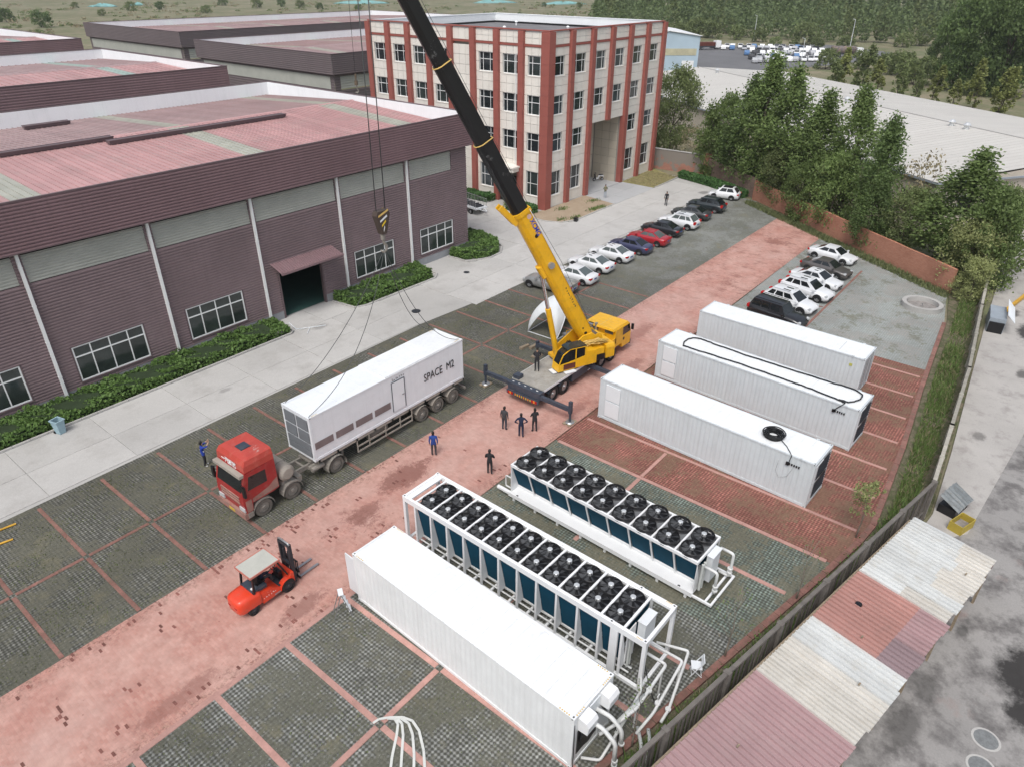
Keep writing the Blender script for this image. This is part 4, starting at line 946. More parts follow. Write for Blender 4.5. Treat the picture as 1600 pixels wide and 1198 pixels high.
place_tree(PC, (94.6, 36.2, 0), (1.1, 1.1, 1.06), 0, 'leftmost poplar of the tall group behind the red wall', group=gp)
place_tree(PA, (93.2, 33.9, 0), (1.05, 1.05, 1.05), 1, 'tallest poplar of the group behind the red wall', group=gp)
place_tree(PB, (90.9, 29.8, 0), (1.15, 1.15, 1.05), 2, 'second tall poplar, right beside the tallest one', group=gp)
place_tree(PB, (88.2, 25.6, 0), (1.1, 1.1, .92), 3.4, 'shorter poplar closing the tall group on its right', group=gp)
place_tree(BA, (88.6, 29.0, 0), (.75, .75, .75), 3, 'dark undergrowth tree at the foot of the tall poplars', 'broadleaf_tree', group=gp)
place_tree(BB, (84.7, 25.2, 0), (.7, .7, .88), 2, 'shrub leaning over the red wall below the poplar group', 'shrub', 'shrub', gp)
place_tree(PA, (85.4, 20.6, 0), (1.0, 1.0, .93), 4.4, 'single tall poplar standing clear against the beige roof', group=gp)
place_tree(PC, (81.2, 16.2, 0), (.85, .85, .98), 5, 'slimmer poplar to the right of the single tall one', group=gp)
place_tree(BB, (83.3, 21.0, 0), (1.0, 1.0, 1.15), 0, 'bushy green tree at the foot of the single tall poplar', 'broadleaf_tree', group=gp)
place_tree(PC, (78.6, 15.9, 0), (.62, .62, .60), .6, 'young poplar whose leaves hang over the red wall', group=gp)
place_tree(BA, (79.4, 12.6, 0), (.75, .75, .72), .2, 'olive green shrub below the beige warehouse corner', 'shrub', 'shrub', gp)
place_tree(DR, (81.6, 12.4, 0), (1.1, 1.1, 1.6), 3, 'thin pale tree with sparse leaves before the beige warehouse corner', 'broadleaf_tree', group=gp)
place_tree(PB, (78.2, 8.1, 0), (1.25, 1.25, .75), 5, 'dark poplar near the right edge, left of the warehouse gable', group=gp)
place_tree(BB, (75.6, 5.2, 0), (1.05, 1.05, 1.2), 3, 'green bushy tree at the right edge above the picket fence', 'broadleaf_tree', group=gp)
place_tree(BA, (79.5, 4.6, 0), (.85, .85, .85), 1.5, 'olive bush at the far right edge under the warehouse gable', 'shrub', 'shrub', gp)
place_tree(BW, (73.6, 5.9, 0), (1.0, 1.0, .98), 0, 'pale willow-like tree at the end of the red wall', 'willow_tree', group=gp)
place_tree(BW, (70.8, 4.6, 0), (.62, .62, .62), 2, 'small pale yellow shrub beside the stone ring', 'shrub', 'shrub', gp)
# saplings by the kerb
SP = make_tree(21, 3.6, .95, 'bush', 900, .13, M['willow'], .42, 34, .045, mbark='twig')
SB = make_tree(22, 4.2, .9, 'bush', 60, .10, M['weed'], .35, 40, .05, mbark='twig')
place_tree(SP, (32.4, 3.35, 0), 1.0, 0, 'sapling with a round pale green crown at the paving corner by the slat fence', 'sapling', group='saplings along the slat fence')
place_tree(SB, (26.3, 4.25, 0), .9, 1, 'nearly leafless sapling by the green pavers near the slat fence', 'sapling', group='saplings along the slat fence')
place_tree(SB, (21.2, 5.35, 0), .95, 2.2, 'bare sapling right of the white folding chair', 'sapling', group='saplings along the slat fence')
place_tree(SB, (15.3, 6.3, 0), .85, 3.3, 'bare sapling among the pipes at the bottom edge', 'sapling', group='saplings along the slat fence')

# young poplars and scrub behind the beige warehouse, field trees
YA = make_tree(31, 8.5, 1.35, 'slim', 1500, .42, M['yellowgreen'], .06, 50, .1)
YB = make_tree(32, 8.5, 1.5, 'slim', 1500, .42, M['olive'], .06, 50, .1)
BG = make_tree(33, 9.0, 4.6, 'round', 14000, .36, M['darkleaf'], .05, 80, .2)
SH = make_tree(34, 3.2, 2.4, 'bush', 1100, .42, M['olive'], .02, 40, .08)
def cam_pt(px, py, z=0):
    d = Vector(((px-800)/1098.0, -(py-599)/1098.0, 1)); mw = scene.camera.matrix_world.to_3x3()
    w = mw @ Vector((d.x, d.y, -1)); k = (z-CAMH)/w.z; return (w.x*k, w.y*k, z)
yl = [(1291, 128, 'YB', 1.0), (1322, 131, 'YA', .95), (1352, 134, 'YB', 1.15), (1378, 137, 'YA', 1.0), (1402, 142, 'YB', .85), (1425, 146, 'YB', .7), (1452, 150, 'YA', .95), (1478, 154, 'YA', .75), (1503, 158, 'YA', .95), (1541, 166, 'YA', 1.0), (1577, 171, 'YA', 1.15)]
words = ['first', 'second', 'third', 'fourth', 'fifth', 'sixth', 'seventh', 'eighth', 'ninth', 'tenth', 'eleventh']
for i, (px, py, k, s) in enumerate(yl):
    p = cam_pt(px, py+14); place_tree({'YA': YA, 'YB': YB}[k], (p[0]+(i*37 % 11-5)*.5, p[1]+(i*53 % 9-4)*.5, 0), (s*(1.3+.5*(i*7 % 5)/4), s*(1.3+.4*(i*3 % 5)/4), s*(.85+.4*(i*5 % 7)/6)), i*1.3, '%s slim young tree from the left along the far edge of the beige roof' % words[i], 'young_tree', group='young trees behind the beige roof')
bt = [(1500, 132, 1.75, 'large round dark tree standing between the beige roof and the meadow'), (1555, 140, 2.0, 'largest dark tree at the upper right edge'), (1590, 118, 1.9, 'tall tree cut by the right edge above the beige roof'), (1462, 112, .9, 'smaller dark tree at the meadow end, left of the large round one')]
for i, (px, py, s, lb) in enumerate(bt):
    p = cam_pt(px, py+10); place_tree(BG, (p[0], p[1], 0), (s*.9, s*.9, s*1.35), i*1.7, lb, 'broadleaf_tree', group='large trees at the meadow')
sc_ = [(1405, 118, 1.5), (1440, 122, 1.3), (1480, 100, 1.0), (1410, 74, 1.2), (1432, 72, 1.0), (1150, 62, 1.3), (1112, 60, 1.6), (1185, 66, 1.3), (1085, 58, 1.8), (1210, 74, .9), (1255, 70, 1.9), (1275, 78, 1.0), (1320, 80, 1.2), (1380, 112, 1.2), (1060, 60, 1.5), (1135, 52, 1.6), (1290, 108, 1.3), (1345, 108, 1.2), (1425, 132, 1.4), (1520, 150, 1.0)]
for i, (px, py, s) in enumerate(sc_):
    p = cam_pt(px, py); k = clone(place_tree(SH, (p[0], p[1], 0), s, i, 'green bush among the scrub around the far meadow and car lot', 'bush', 'bush', 'bushes around the far meadow')) if False else place_tree(SH, (p[0], p[1], -.1), s*1.25, i, 'green bush among the scrub around the far meadow and car lot', 'bush', 'bush', 'bushes around the far meadow')
BL = (far_mat(SH[0], M['bark']), far_mat(SH[1], M['darkleaf']))
lf = [(68, 38, 2.1, 'round dark green bush on the dry field at upper left'), (10, 30, 2.0, 'green bush at the left edge of the dry field'), (205, 12, 1.7, None), (250, 10, 1.5, None), (322, 16, 1.4, None), (348, 4, 1.8, None), (402, 8, 2.0, None), (440, 6, 1.6, None), (470, 8, 1.6, None), (500, 10, 1.3, None), (118, 8, 1.2, None), (560, 12, 1.2, None), (160, 20, 1.1, None), (850, 6, 1.0, None), (905, 8, 1.2, None), (955, 18, 1.6, None), (985, 20, 1.8, None), (930, 10, 1.4, None)]
for i, (px, py, s, lb) in enumerate(lf):
    p = cam_pt(px, py+5); place_tree(BL if lb or i % 2 else SH, (p[0], p[1], -.1), s, i*.8, lb or 'dark bush scattered on the dry field along the top of the picture', 'bush', 'bush', None if lb else 'bushes on the dry field')

# far wood: reads as one mass
def wood():
    rg = random.Random(77); cb = MB(); cb2 = MB(); n = 0
    rows = [((300, 205), (352, 196)), ]
    for row in range(9):
        base = 372+row*34
        for k in range(64):
            ang = R(-3+k*.68+rg.uniform(-.3, .3)); d = base+rg.uniform(-14, 14)
            if ang > R(14) : d += 0
            if row == 0 and (k % 9 == 4): continue
            x, y = d*math.cos(ang), d*math.sin(ang)
            if ang > R(33) : continue
            h = rg.uniform(11, 17); r = rg.uniform(3.2, 5.0); tgt = cb if rg.random() < .75 else cb2
            nl = 300 if row < 2 else 110
            for i in range(nl):
                t = rg.random(); e = envelope('poplar', t)*r*math.sqrt(rg.uniform(.2, 1)); a = rg.uniform(0, 6.28)
                leaf(tgt, Vector((x+e*math.cos(a), y+e*math.sin(a), .8+h*t)), rg.uniform(.8, 1.5) if row < 2 else 2.2, rg, .2, .8)
            tgt.m = 0
    M['woodleaf'] = leaf_mat('far_wood_leaves', (.20, .27, .115, 1), (.31, .37, .17, 1), .42)
    stuff(cb.build('wood', M['woodleaf']), 'dense dark wood filling the top right behind the meadow', 'wood')
    stuff(cb2.build('wood', M['olive']), 'lighter olive trees mixed into the far wood', 'wood')
wood()

# hedges: dark core with a skin of leaves
def hedge(label, poly, h, n, ls, mat_, group=None, rough=.12):
    cx = sum(p[0] for p in poly)/len(poly); cy = sum(p[1] for p in poly)/len(poly)
    H = thing('hedge', label, 'hedge', (cx, cy, 0), 0, group); rg = random.Random(len(label)*7)
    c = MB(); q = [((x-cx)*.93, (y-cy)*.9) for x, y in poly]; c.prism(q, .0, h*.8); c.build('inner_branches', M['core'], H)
    b = MB(); P = [(x-cx, y-cy) for x, y in poly]; per = [math.dist(P[i], P[(i+1) % len(P)]) for i in range(len(P))]
    xs = [p[0] for p in P]; ys = [p[1] for p in P]
    def inside(x, y):
        r = False
        for i in range(len(P)):
            (x1, y1), (x2, y2) = P[i], P[(i+1) % len(P)]
            if (y1 > y) != (y2 > y) and x < (x2-x1)*(y-y1)/(y2-y1)+x1: r = not r
        return r
    k = 0; ph = [rg.uniform(0, 6) for _ in range(4)]
    while k < n:
        if rg.random() < .68:
            x = rg.uniform(min(xs), max(xs)); y = rg.uniform(min(ys), max(ys))
            if not inside(x, y): continue
            z = h*(.84+rough*(math.sin(x*1.3+ph[0])+math.sin(y*2.1+ph[1])+.8*math.sin(x*3.7+y*2.9+ph[2]))*.6)+rg.uniform(-.1, .08)
        else:
            i = rg.choices(range(len(P)), per)[0]; t = rg.random(); a, c2 = P[i], P[(i+1) % len(P)]
            x = a[0]+(c2[0]-a[0])*t+rg.uniform(-.08, .08); y = a[1]+(c2[1]-a[1])*t+rg.uniform(-.08, .08); z = rg.uniform(.03, h*.85)
        leaf(b, Vector((x, y, z)), ls*rg.uniform(.6, 1.4), rg, .5); k += 1
    b.build('foliage', mat_, H)
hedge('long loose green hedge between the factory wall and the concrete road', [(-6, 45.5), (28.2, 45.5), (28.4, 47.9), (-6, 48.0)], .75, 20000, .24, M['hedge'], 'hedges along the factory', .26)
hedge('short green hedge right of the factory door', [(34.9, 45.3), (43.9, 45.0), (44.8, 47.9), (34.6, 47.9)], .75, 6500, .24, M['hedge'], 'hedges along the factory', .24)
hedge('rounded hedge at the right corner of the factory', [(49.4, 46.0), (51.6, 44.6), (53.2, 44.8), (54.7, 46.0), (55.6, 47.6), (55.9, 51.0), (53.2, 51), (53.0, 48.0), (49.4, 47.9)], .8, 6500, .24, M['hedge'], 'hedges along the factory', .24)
hedge('clipped dark hedge along the far end of the parking by the plastered wall', [(88.9, 33.6), (90.3, 33.5), (92.9, 38.5), (94.6, 44.9), (93.2, 45.0), (91.5, 39.2)], .95, 6000, .24, M['hedge_dark'], None, .08)
hedge('green hedge on the left side of the office behind the boom', [(66.2, 57.5), (67.9, 57.5), (67.9, 66), (66.0, 66)], .9, 2600, .26, M['hedge_dark'], None, .1)
hedge('low clipped hedge in front of the office corner beside the boom', [(65.2, 50.4), (66.9, 50.0), (67.6, 51.0), (67.6, 53.8), (65.4, 53.8)], .85, 2200, .24, M['hedge_dark'], None, .08)
RB = make_tree(41, 2.3, 1.15, 'bush', 1500, .16, M['yellowgreen'], .0, 45, .05)
place_tree(RB, (66.9, 54.6, 0), 1.0, 0, 'round yellow green bush at the office side door', 'bush', 'bush')

# grass and weeds
def blades(name, pts_fn, n, hmin, hmax, wd, m, label, seed, parent=None):
    rg = random.Random(seed); b = MB()
    for _ in range(n):
        p = pts_fn(rg)
        if p is None: continue
        x, y = p; a = rg.uniform(0, 6.28); h = rg.uniform(hmin, hmax); w = wd*rg.uniform(.6, 1.4); lx, ly = rg.gauss(0, .35)*h, rg.gauss(0, .35)*h
        b.add([(x-w*math.cos(a), y-w*math.sin(a), 0.0), (x+w*math.cos(a), y+w*math.sin(a), 0.0), (x+lx, y+ly, h)], [(0, 1, 2)])
    return stuff(b.build(name, m, parent), label, 'grass')
VL = [(14.5, 6.3), (17.8, 5.62), (21.9, 4.8), (28.9, 3.3), (33.0, 2.55), (36, 2.4), (42.5, 2.9), (51.3, 3.7), (64.1, 4.7), (70, 5.2)]
VR = [(14.5, 5.6), (17.8, 4.95), (21.9, 4.1), (28.9, 2.7), (33.0, 1.85), (36, 1.5), (42.5, 1.75), (51.3, 2.3), (64.1, 3.4), (70, 4.0)]
def verge_pt(rg):
    i = rg.choices(range(len(VL)-1), [math.dist(VL[k], VL[k+1]) for k in range(len(VL)-1)])[0]; t = rg.random(); s = rg.random()
    ax = VL[i][0]+(VL[i+1][0]-VL[i][0])*t; ay = VL[i][1]+(VL[i+1][1]-VL[i][1])*t; bx = VR[i][0]+(VR[i+1][0]-VR[i][0])*t; by = VR[i][1]+(VR[i+1][1]-VR[i][1])*t
    if math.sin(ax*.9)+math.sin(ax*.37+1)*.8+rg.gauss(0, .6) < -.9: return None
    return ax+(bx-ax)*s, ay+(by-ay)*s
blades('grass', verge_pt, 15000, .12, .5, .035, M['weed'], 'green weeds crowding the verge along the fences', 5)
blades('grass', verge_pt, 7000, .1, .42, .03, M['dryblade'], 'dry stalks in the verge along the fences', 6)
def wall_pt(rg):
    t = rg.random(); return 71.0+17.0*t+rg.uniform(-1.3, .3)*.83, 6.2+26.0*t+rg.uniform(-.2, 1.0)*.56
blades('grass', wall_pt, 7000, .1, .5, .05, M['grassblade'], 'weeds along the foot of the red brick wall', 7)
def bay_pt(rg):
    x = rg.uniform(0, 46); y = rg.uniform(27.2, 38.0)
    return (x, y) if math.sin(x*1.1)*math.sin(y*1.4+x*.3)+rg.gauss(0, .4) > .05 else None
blades('grass', bay_pt, 30000, .025, .085, .03, M['grassblade'], 'short grass growing through the left parking bays', 8)
def bay2(rg):
    x = rg.uniform(2, 22); y = rg.uniform(7.5, 20.2)
    return (x, y) if math.sin(x*.8+1)*math.sin(y*.9)+rg.gauss(0, .35) > .35 else None
blades('grass', bay2, 16000, .02, .08, .025, M['grassblade'], 'thin grass in the near paver bays', 9)
def bay3(rg):
    x = rg.uniform(22, 54); y = rg.uniform(4.6, 20.2)
    return (x, y) if math.sin(x*.7+2)*math.sin(y*.8)+rg.gauss(0, .4) > .2 else None
blades('grass', bay3, 16000, .02, .09, .03, M['dryblade'], 'dry grass in the red and green paver bays', 10)
def bed_pt(rg):
    c = rg.choice([(66.6, 46.2), (72.2, 45.6), (70, 48.6), (75.5, 47.6), (68.2, 45.4), (73.8, 45.3)]); return c[0]+rg.gauss(0, .5), c[1]+rg.gauss(0, .25)
blades('grass', bed_pt, 900, .08, .35, .05, M['weed'], 'weed tufts in the bare soil bed before the office', 12)

def scrub():
    rg = random.Random(55); b = MB(); b2 = MB()
    for i in range(1500):
        px = rg.uniform(-40, 1000); py = rg.uniform(1, 60)
        p = cam_pt(px, py); d = math.hypot(p[0], p[1])
        if d < 190 or d > 760 or (135 < p[1] < 210 and 60 < p[0] < 185): continue
        if math.sin(px*.021+2)+math.sin(px*.053+py*.2)+rg.gauss(0, .7) < 0: continue
        r = rg.uniform(.8, 3.2); h = r*rg.uniform(.4, .8); t = b if rg.random() < .55 else b2
        for k in range(34):
            a = rg.uniform(0, 6.28); q = r*math.sqrt(rg.random()); leaf(t, Vector((p[0]+q*math.cos(a), p[1]+q*math.sin(a), h*rg.random()*(1-(q/r)**2*.7))), rg.uniform(.5, 1.1), rg, .3, .8)
    stuff(b.build('scrub', M['olive']), 'olive scrub scattered over the dry field at the top left', 'scrub')
    stuff(b2.build('scrub', M['dryblade']), 'dry straw coloured scrub on the field at the top left', 'scrub')
scrub()

def lawn_pt(rg): return 86.3+rg.random()*7.5, 45.1+rg.random()*4.7
blades('grass', lawn_pt, 5000, .04, .16, .05, M['dryblade'], 'thin dry grass on the lawn right of the office entrance', 14)
def fence_plants():
    rg = random.Random(31); b = MB()
    for i in range(120):
        t = rg.random()**1.3; x = 13.6+20.5*t; y = 6.0-(x-13.6)*.196+rg.uniform(-.25, .3)
        if math.sin(x*1.7)+rg.gauss(0, .5) < -.2: continue
        r = rg.uniform(.12, .38)
        for k in range(46): leaf(b, Vector((x+rg.gauss(0, r), y+rg.gauss(0, r*.6), abs(rg.gauss(0, r*.8))+.05)), rg.uniform(.07, .15), rg, .5)
    stuff(b.build('weeds', M['weed']), 'bright leafy weeds growing along the foot of the slat fence', 'weeds')
fence_plants()
# ------------------------------------------------------------------ lettering
def text_mesh(txt, size, depth=.006, bold=0.0, name='lettering'):
    cu = bpy.data.curves.new(name, 'FONT'); cu.body = txt; cu.size = size; cu.extrude = depth; cu.offset = bold; cu.resolution_u = 3
    o = bpy.data.objects.new(name, cu); COL.objects.link(o); bpy.context.view_layer.update()
    me = bpy.data.meshes.new_from_object(o.evaluated_get(bpy.context.evaluated_depsgraph_get()))
    bpy.data.objects.remove(o); bpy.data.curves.remove(cu); me.name = name
    return me
def lettering(txt, size, m, parent, mat4, bold=0.0, sx=1.0, name='lettering'):
    me = text_mesh(txt, size, .006, bold, name); me.materials.clear(); me.materials.append(m)
    me.transform(mat4 @ Matrix.Diagonal((sx, 1, 1, 1)))
    return link(name, me, parent)
def frame4(o, xa, ya):
    """matrix that puts text-x along xa and text-y along ya at o"""
    xa = Vector(xa).normalized(); ya = Vector(ya).normalized(); za = xa.cross(ya)
    m = Matrix((xa, ya, za)).transposed().to_4x4(); m.translation = Vector(o); return m
def scribble(b, o, xa, ya, w, h, n, seed):
    """row of small illegible painted marks"""
    rg = random.Random(seed); xa = Vector(xa); ya = Vector(ya); o = Vector(o); nz = xa.cross(ya)*.004
    for i in range(n):
        c = o+xa*(w*(i+.2)/n)
        for k in range(3):
            p = c+xa*rg.uniform(0, w/n*.5)+ya*rg.uniform(0, h*.55); a = xa*rg.uniform(.02, .05)*w+ya*rg.uniform(-.1, .1)*h; d = ya*rg.uniform(.15, .4)*h
            b.quad(p+nz, p+a+nz, p+a+d+nz, p+d+nz)

# ------------------------------------------------------------------ shipping containers (local x = length, y = width)
def container(label, loc, rz, Lc, Wd, H, m, ribs=True, depth=.036, roof_mat=None, group=None, z0=0.0, name='container'):
    C = thing(name, label, 'container', loc, rz, group)
    b = MB(); per = .278; n = int((Lc-.3)/per); a0 = (Lc-n*per)/2
    def side_strip(y, sg):
        if not ribs:
            b.box(.14, Lc-.14, min(y, y+sg*.03), max(y, y+sg*.03), .16, H-.1); return
        prof = []
        for i in range(n):
            x = a0+i*per
            for t, d in ((0, 0), (.36, 0), (.5, 1), (.86, 1)): prof.append((x+t*per, y+sg*d*depth))
        prof = [(.14, y)]+prof+[(Lc-.14, y)]
        for (xa, ya), (xb, yb) in zip(prof, prof[1:]):
            q = [(xa, ya, .16), (xb, yb, .16), (xb, yb, H-.1), (xa, ya, H-.1)]
            b.quad(*q) if sg > 0 else b.quad(*reversed(q))
    side_strip(.02, 1); b.build('side_wall', m, C); b.__init__(); side_strip(Wd-.02, -1); b.build('side_wall', m, C)
    e = MB()
    for x, s in ((.03, 1), (Lc-.03, -1)): e.box(min(x, x+s*.03), max(x, x+s*.03), .14, Wd-.14, .16, H-.1)
    e.build('end_wall', m, C)
    r = MB(); r.box(.1, Lc-.1, .06, Wd-.06, H-.09, H-.02)
    k = int(Lc/.6)
    if ribs:
        for i in range(k):
            x = .25+i*(Lc-.5)/k; r.box(x, x+.28, .14, Wd-.14, H-.02, H-.007, (.03, .02))
    r.build('roof', roof_mat or m, C)
    f = MB()
    for y in (0, Wd-.09): f.box(.17, Lc-.17, y, y+.09, H-.1, H-.012); f.box(.17, Lc-.17, y, y+.09, .03, .18)
    for x in (0, Lc-.09): f.box(x, x+.09, .17, Wd-.17, H-.11, H-.012); f.box(x, x+.09, .17, Wd-.17, .03, .18)
    for x in (0, Lc-.15):
        for y in (0, Wd-.15): f.box(x+.004, x+.146, y+.004, y+.146, .12, H-.12)
    f.build('frame', m, C)
    for x in (0, Lc-.178):
        for y in (0, Wd-.162):
            for z in (0, H-.118):
                c = MB(); c.box(x-.006, x+.184, y-.006, y+.168, z, z+.118); cc = c.build('corner_casting', m, C)
                if z > 0:
                    c = MB(); c.box(x+.06, x+.12, y+.045, y+.115, z+.118, z+.1195); c.build('casting_hole', M['black'], cc)
                q = MB(); yy = y-.0075 if y == 0 else y+.1695; q.box(x+.06, x+.12, min(yy, yy+.001), max(yy, yy+.001), z+.035, z+.085); q.build('casting_hole', M['black'], cc)
    return C
def hazard(C, x, y, ax, n=5, z=0, ln=.5):
    M.setdefault('hz', paint('hazard_yellow', (.62, .40, .05, 1), .6))
    b = MB()
    for i in range(n):
        t = ln*i/n
        b.box(x+t, x+t+ln/n*.5, y, y+.05, z, z+.003) if ax == 'x' else b.box(x, x+.05, y+t, y+t+ln/n*.5, z, z+.003)
    b.build('hazard_marks', M['hz'], C)
A = container('plain white container at the bottom with pipes leaving its near end', (13.51, 19.87, 0), R(-91.9), 12.192, 2.438, 2.87, M['cont_white'], True, .010)
for (x, y, ax) in ((.25, .03, 'x'), (.25, 2.36, 'x'), (11.5, .03, 'x'), (11.5, 2.36, 'x'), (12.12, .2, 'y'), (12.12, 1.8, 'y')): hazard(A, x, y, ax, 5, 2.87-.011)
# machine end of the white container: two hoods, louvred opening, door leaf
def a_end():
    x = 12.17
    for y in (.28, 1.62):
        b = MB(); b.side([(x, 2.0), (x+.42, 2.05), (x+.46, 2.45), (x+.36, 2.62), (x, 2.66)], y, y+.6); b.build('hood', M['white'], A)
    b = MB(); b.box(x, x+.05, .95, 1.6, 1.9, 2.6); b.box(x, x+.035, 1.62, 2.28, .3, 1.95); b.build('door_leaf', M['panel_white'], A)
    b = MB(); b.box(x-.02, x+.012, .3, 1.55, .55, 1.85); b.build('fan_opening', M['black'], A)
    b = MB(); b.cyl((x+.02, .92, 1.2), (x+.09, .92, 1.2), .5, .5, 18); b.build('fan_shroud', M['fan_black'], A)
    b = MB(); b.tube([(x+.02, .06, 2.5), (x+.05, .05, 1.2), (x+.1, .0, .05), (x+.5, -.3, .02)], .018, 5); b.build('cable', M['wire'], A)
a_end()
b = MB(); b.box(-.04, .0, .5, 1.9, .3, 2.3); b.build('end_panel', M['panel_white'], A)
b = MB(); b.box(-.62, -.02, .02, .07, .3, 2.5); b.build('open_door', M['panel_white'], A)

def grey_container(label, loc, rz, Lc, H):
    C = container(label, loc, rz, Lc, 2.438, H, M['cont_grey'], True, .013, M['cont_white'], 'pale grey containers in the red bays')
    for u in (1.1, Lc-.9):
        for y in (-.02, 2.36):
            b = MB(); b.box(u, u+.16, y, y+.1, H-.05, H+.03); b.build('lifting_lug', M['cont_grey'], C)
    return C
Bc = grey_container('pale grey container with a black cable coil on its roof', (33.63, 19.83, 0), R(-92.3), 13.716, 2.9)
Cc = grey_container('pale grey container with a long black cable looped over its roof', (40.74, 19.61, 0), R(-92.7), 13.716, 2.88)
Dc = grey_container('farthest pale grey container, next to the parked black off-roader', (47.46, 19.72, 0), R(-91.2), 12.192, 2.75)
for C in (Bc, Cc):
    for z0, z1 in ((.35, 1.45), (1.55, 2.6)):
        b = MB(); b.box(.5, 1.55, -.03, .016, z0, z1); b.build('access_panel', M['panel_white'], C)
        f = MB(); x = 13.69
        f.box(x, x+.035, .2, 1.2, z0-.03, z1+.03); f.build('louvre_frame', M['panel_white'], C)
        f = MB(); f.box(x+.03, x+.045, .5, 2.2, z0+.05, z1); lv = f.build('louvre', M['black'], C)
        for k in range(6):
            q = MB(); zz = z0+.1+k*.16; q.box(x+.045, x+.075, .52, 2.18, zz, zz+.03); q.build('slat', M['dark_steel'], lv)
    b = MB()
    for k in range(5): b.box(12.35+k*.13, 12.42+k*.13, -.05, .0, 2.28-.0*k, 2.40)
    b.box(12.2, 12.36, -.09, .0, 2.25, 2.43); b.build('cable_glands', M['black'], C)
b = MB(); b.box(12.1, 12.13, .2, 1.1, .3, 2.4); b.build('door_leaf', M['panel_white'], Dc)
for y in (.35, .75, 1.4, 1.8):
    b = MB(); b.cyl((12.23, y, .15), (12.23, y, 2.6), .022, .022, 6); b.build('lock_rod', M['steel'], Dc)
b = MB(); b.box(11.25, 11.45, -.003, .0, 2.0, 2.2); b.build('yellow_label', paint('yellow_label', (.5, .5, .12, 1), .6), Dc)
b = MB(); b.box(10.3, 10.33, .4, 2.0, 2.75-.006, 2.75-.003); b.build('roof_streak', paint('grey_streak', (.4, .42, .43, 1), .7), Dc)

def l2w(o, p):
    c, s = math.cos(o.rotation_euler[2]), math.sin(o.rotation_euler[2])
    return (o.location[0]+c*p[0]-s*p[1], o.location[1]+s*p[0]+c*p[1], o.location[2]+p[2])
def coil():
    o = l2w(Bc, (10.9, 1.1, 2.9)); T = thing('cable_coil', 'coil of thick black cable lying on a grey container roof', 'cable', o)
    rg = random.Random(3)
    for k in range(9):
        r = .62-.03*k % .3-.02*rg.random(); r = .30+.04*k; pts = []
        for i in range(25):
            a = 2*math.pi*i/24; pts.append((r*math.cos(a)+rg.gauss(0, .006), r*math.sin(a)*.97+rg.gauss(0, .006), .04+.10*(k % 3)+.012*math.sin(a*3+k)))
        b = MB(); b.tube(pts, .035, 5); b.build('cable_turn', M['wire'], T)
    pw = [(.55, -.2, .05), (.95, -.5, .03), (1.3, -.9, .03), (1.5, -1.13, .0), (1.46, -1.2, -.35), (1.5, -1.18, -.5)]
    c, s = math.cos(R(-92.3)), math.sin(R(-92.3))
    b = MB(); b.tube([(c*x-s*y, s*x+c*y, z) for x, y, z in pw], .022, 5); b.build('cable_tail', M['wire'], T)
    b = MB(); b.tube([(c*x-s*y, s*x+c*y, z) for x, y, z in [(.9, -1.135, -.6), (.85, -1.13, -1.3), (1.1, -1.13, -1.65), (1.5, -1.13, -1.4), (1.75, -1.13, -.62)]], .008, 4); b.build('cable_loop', M['steel'], T)
coil()
def long_cable():
    T = thing('long_cable', 'thick black cable looped along the whole roof of the middle grey container', 'cable', l2w(Cc, (0, 0, 2.9)), R(-92.7))
    rg = random.Random(8)
    P1 = [(1.75, .30), (1.55, .8), (1.5, 1.35), (1.75, 1.85), (2.2, 2.05), (3.2, 1.95), (5, 1.9), (7, 1.95), (9, 2.0), (11, 2.12), (12.6, 2.22), (13.2, 1.9), (13.3, 1.3), (13.1, .75), (12.85, .42), (12.3, .35)]
    P2 = [(1.75, .30), (2.6, .3), (4, .42), (6, .5), (8, .52), (10, .5), (11.3, .42), (12.4, .28), (12.75, .22)]
    for P in (P1, P2):
        pts = []
        for (x0, y0), (x1, y1) in zip(P, P[1:]):
            for t in range(4): pts.append((x0+(x1-x0)*t/4+rg.gauss(0, .012), y0+(y1-y0)*t/4+rg.gauss(0, .02), .045))
        pts.append((P[-1][0], P[-1][1], .045)); b = MB(); b.tube(pts, .045, 6); b.build('cable_run', M['wire'], T)
    b = MB(); b.tube([(12.75, .22, .045), (12.7, .0, .0), (12.45, -.06, -.3), (12.3, -.07, -.52)], .03, 5); b.build('cable_tail', M['wire'], T)
long_cable()

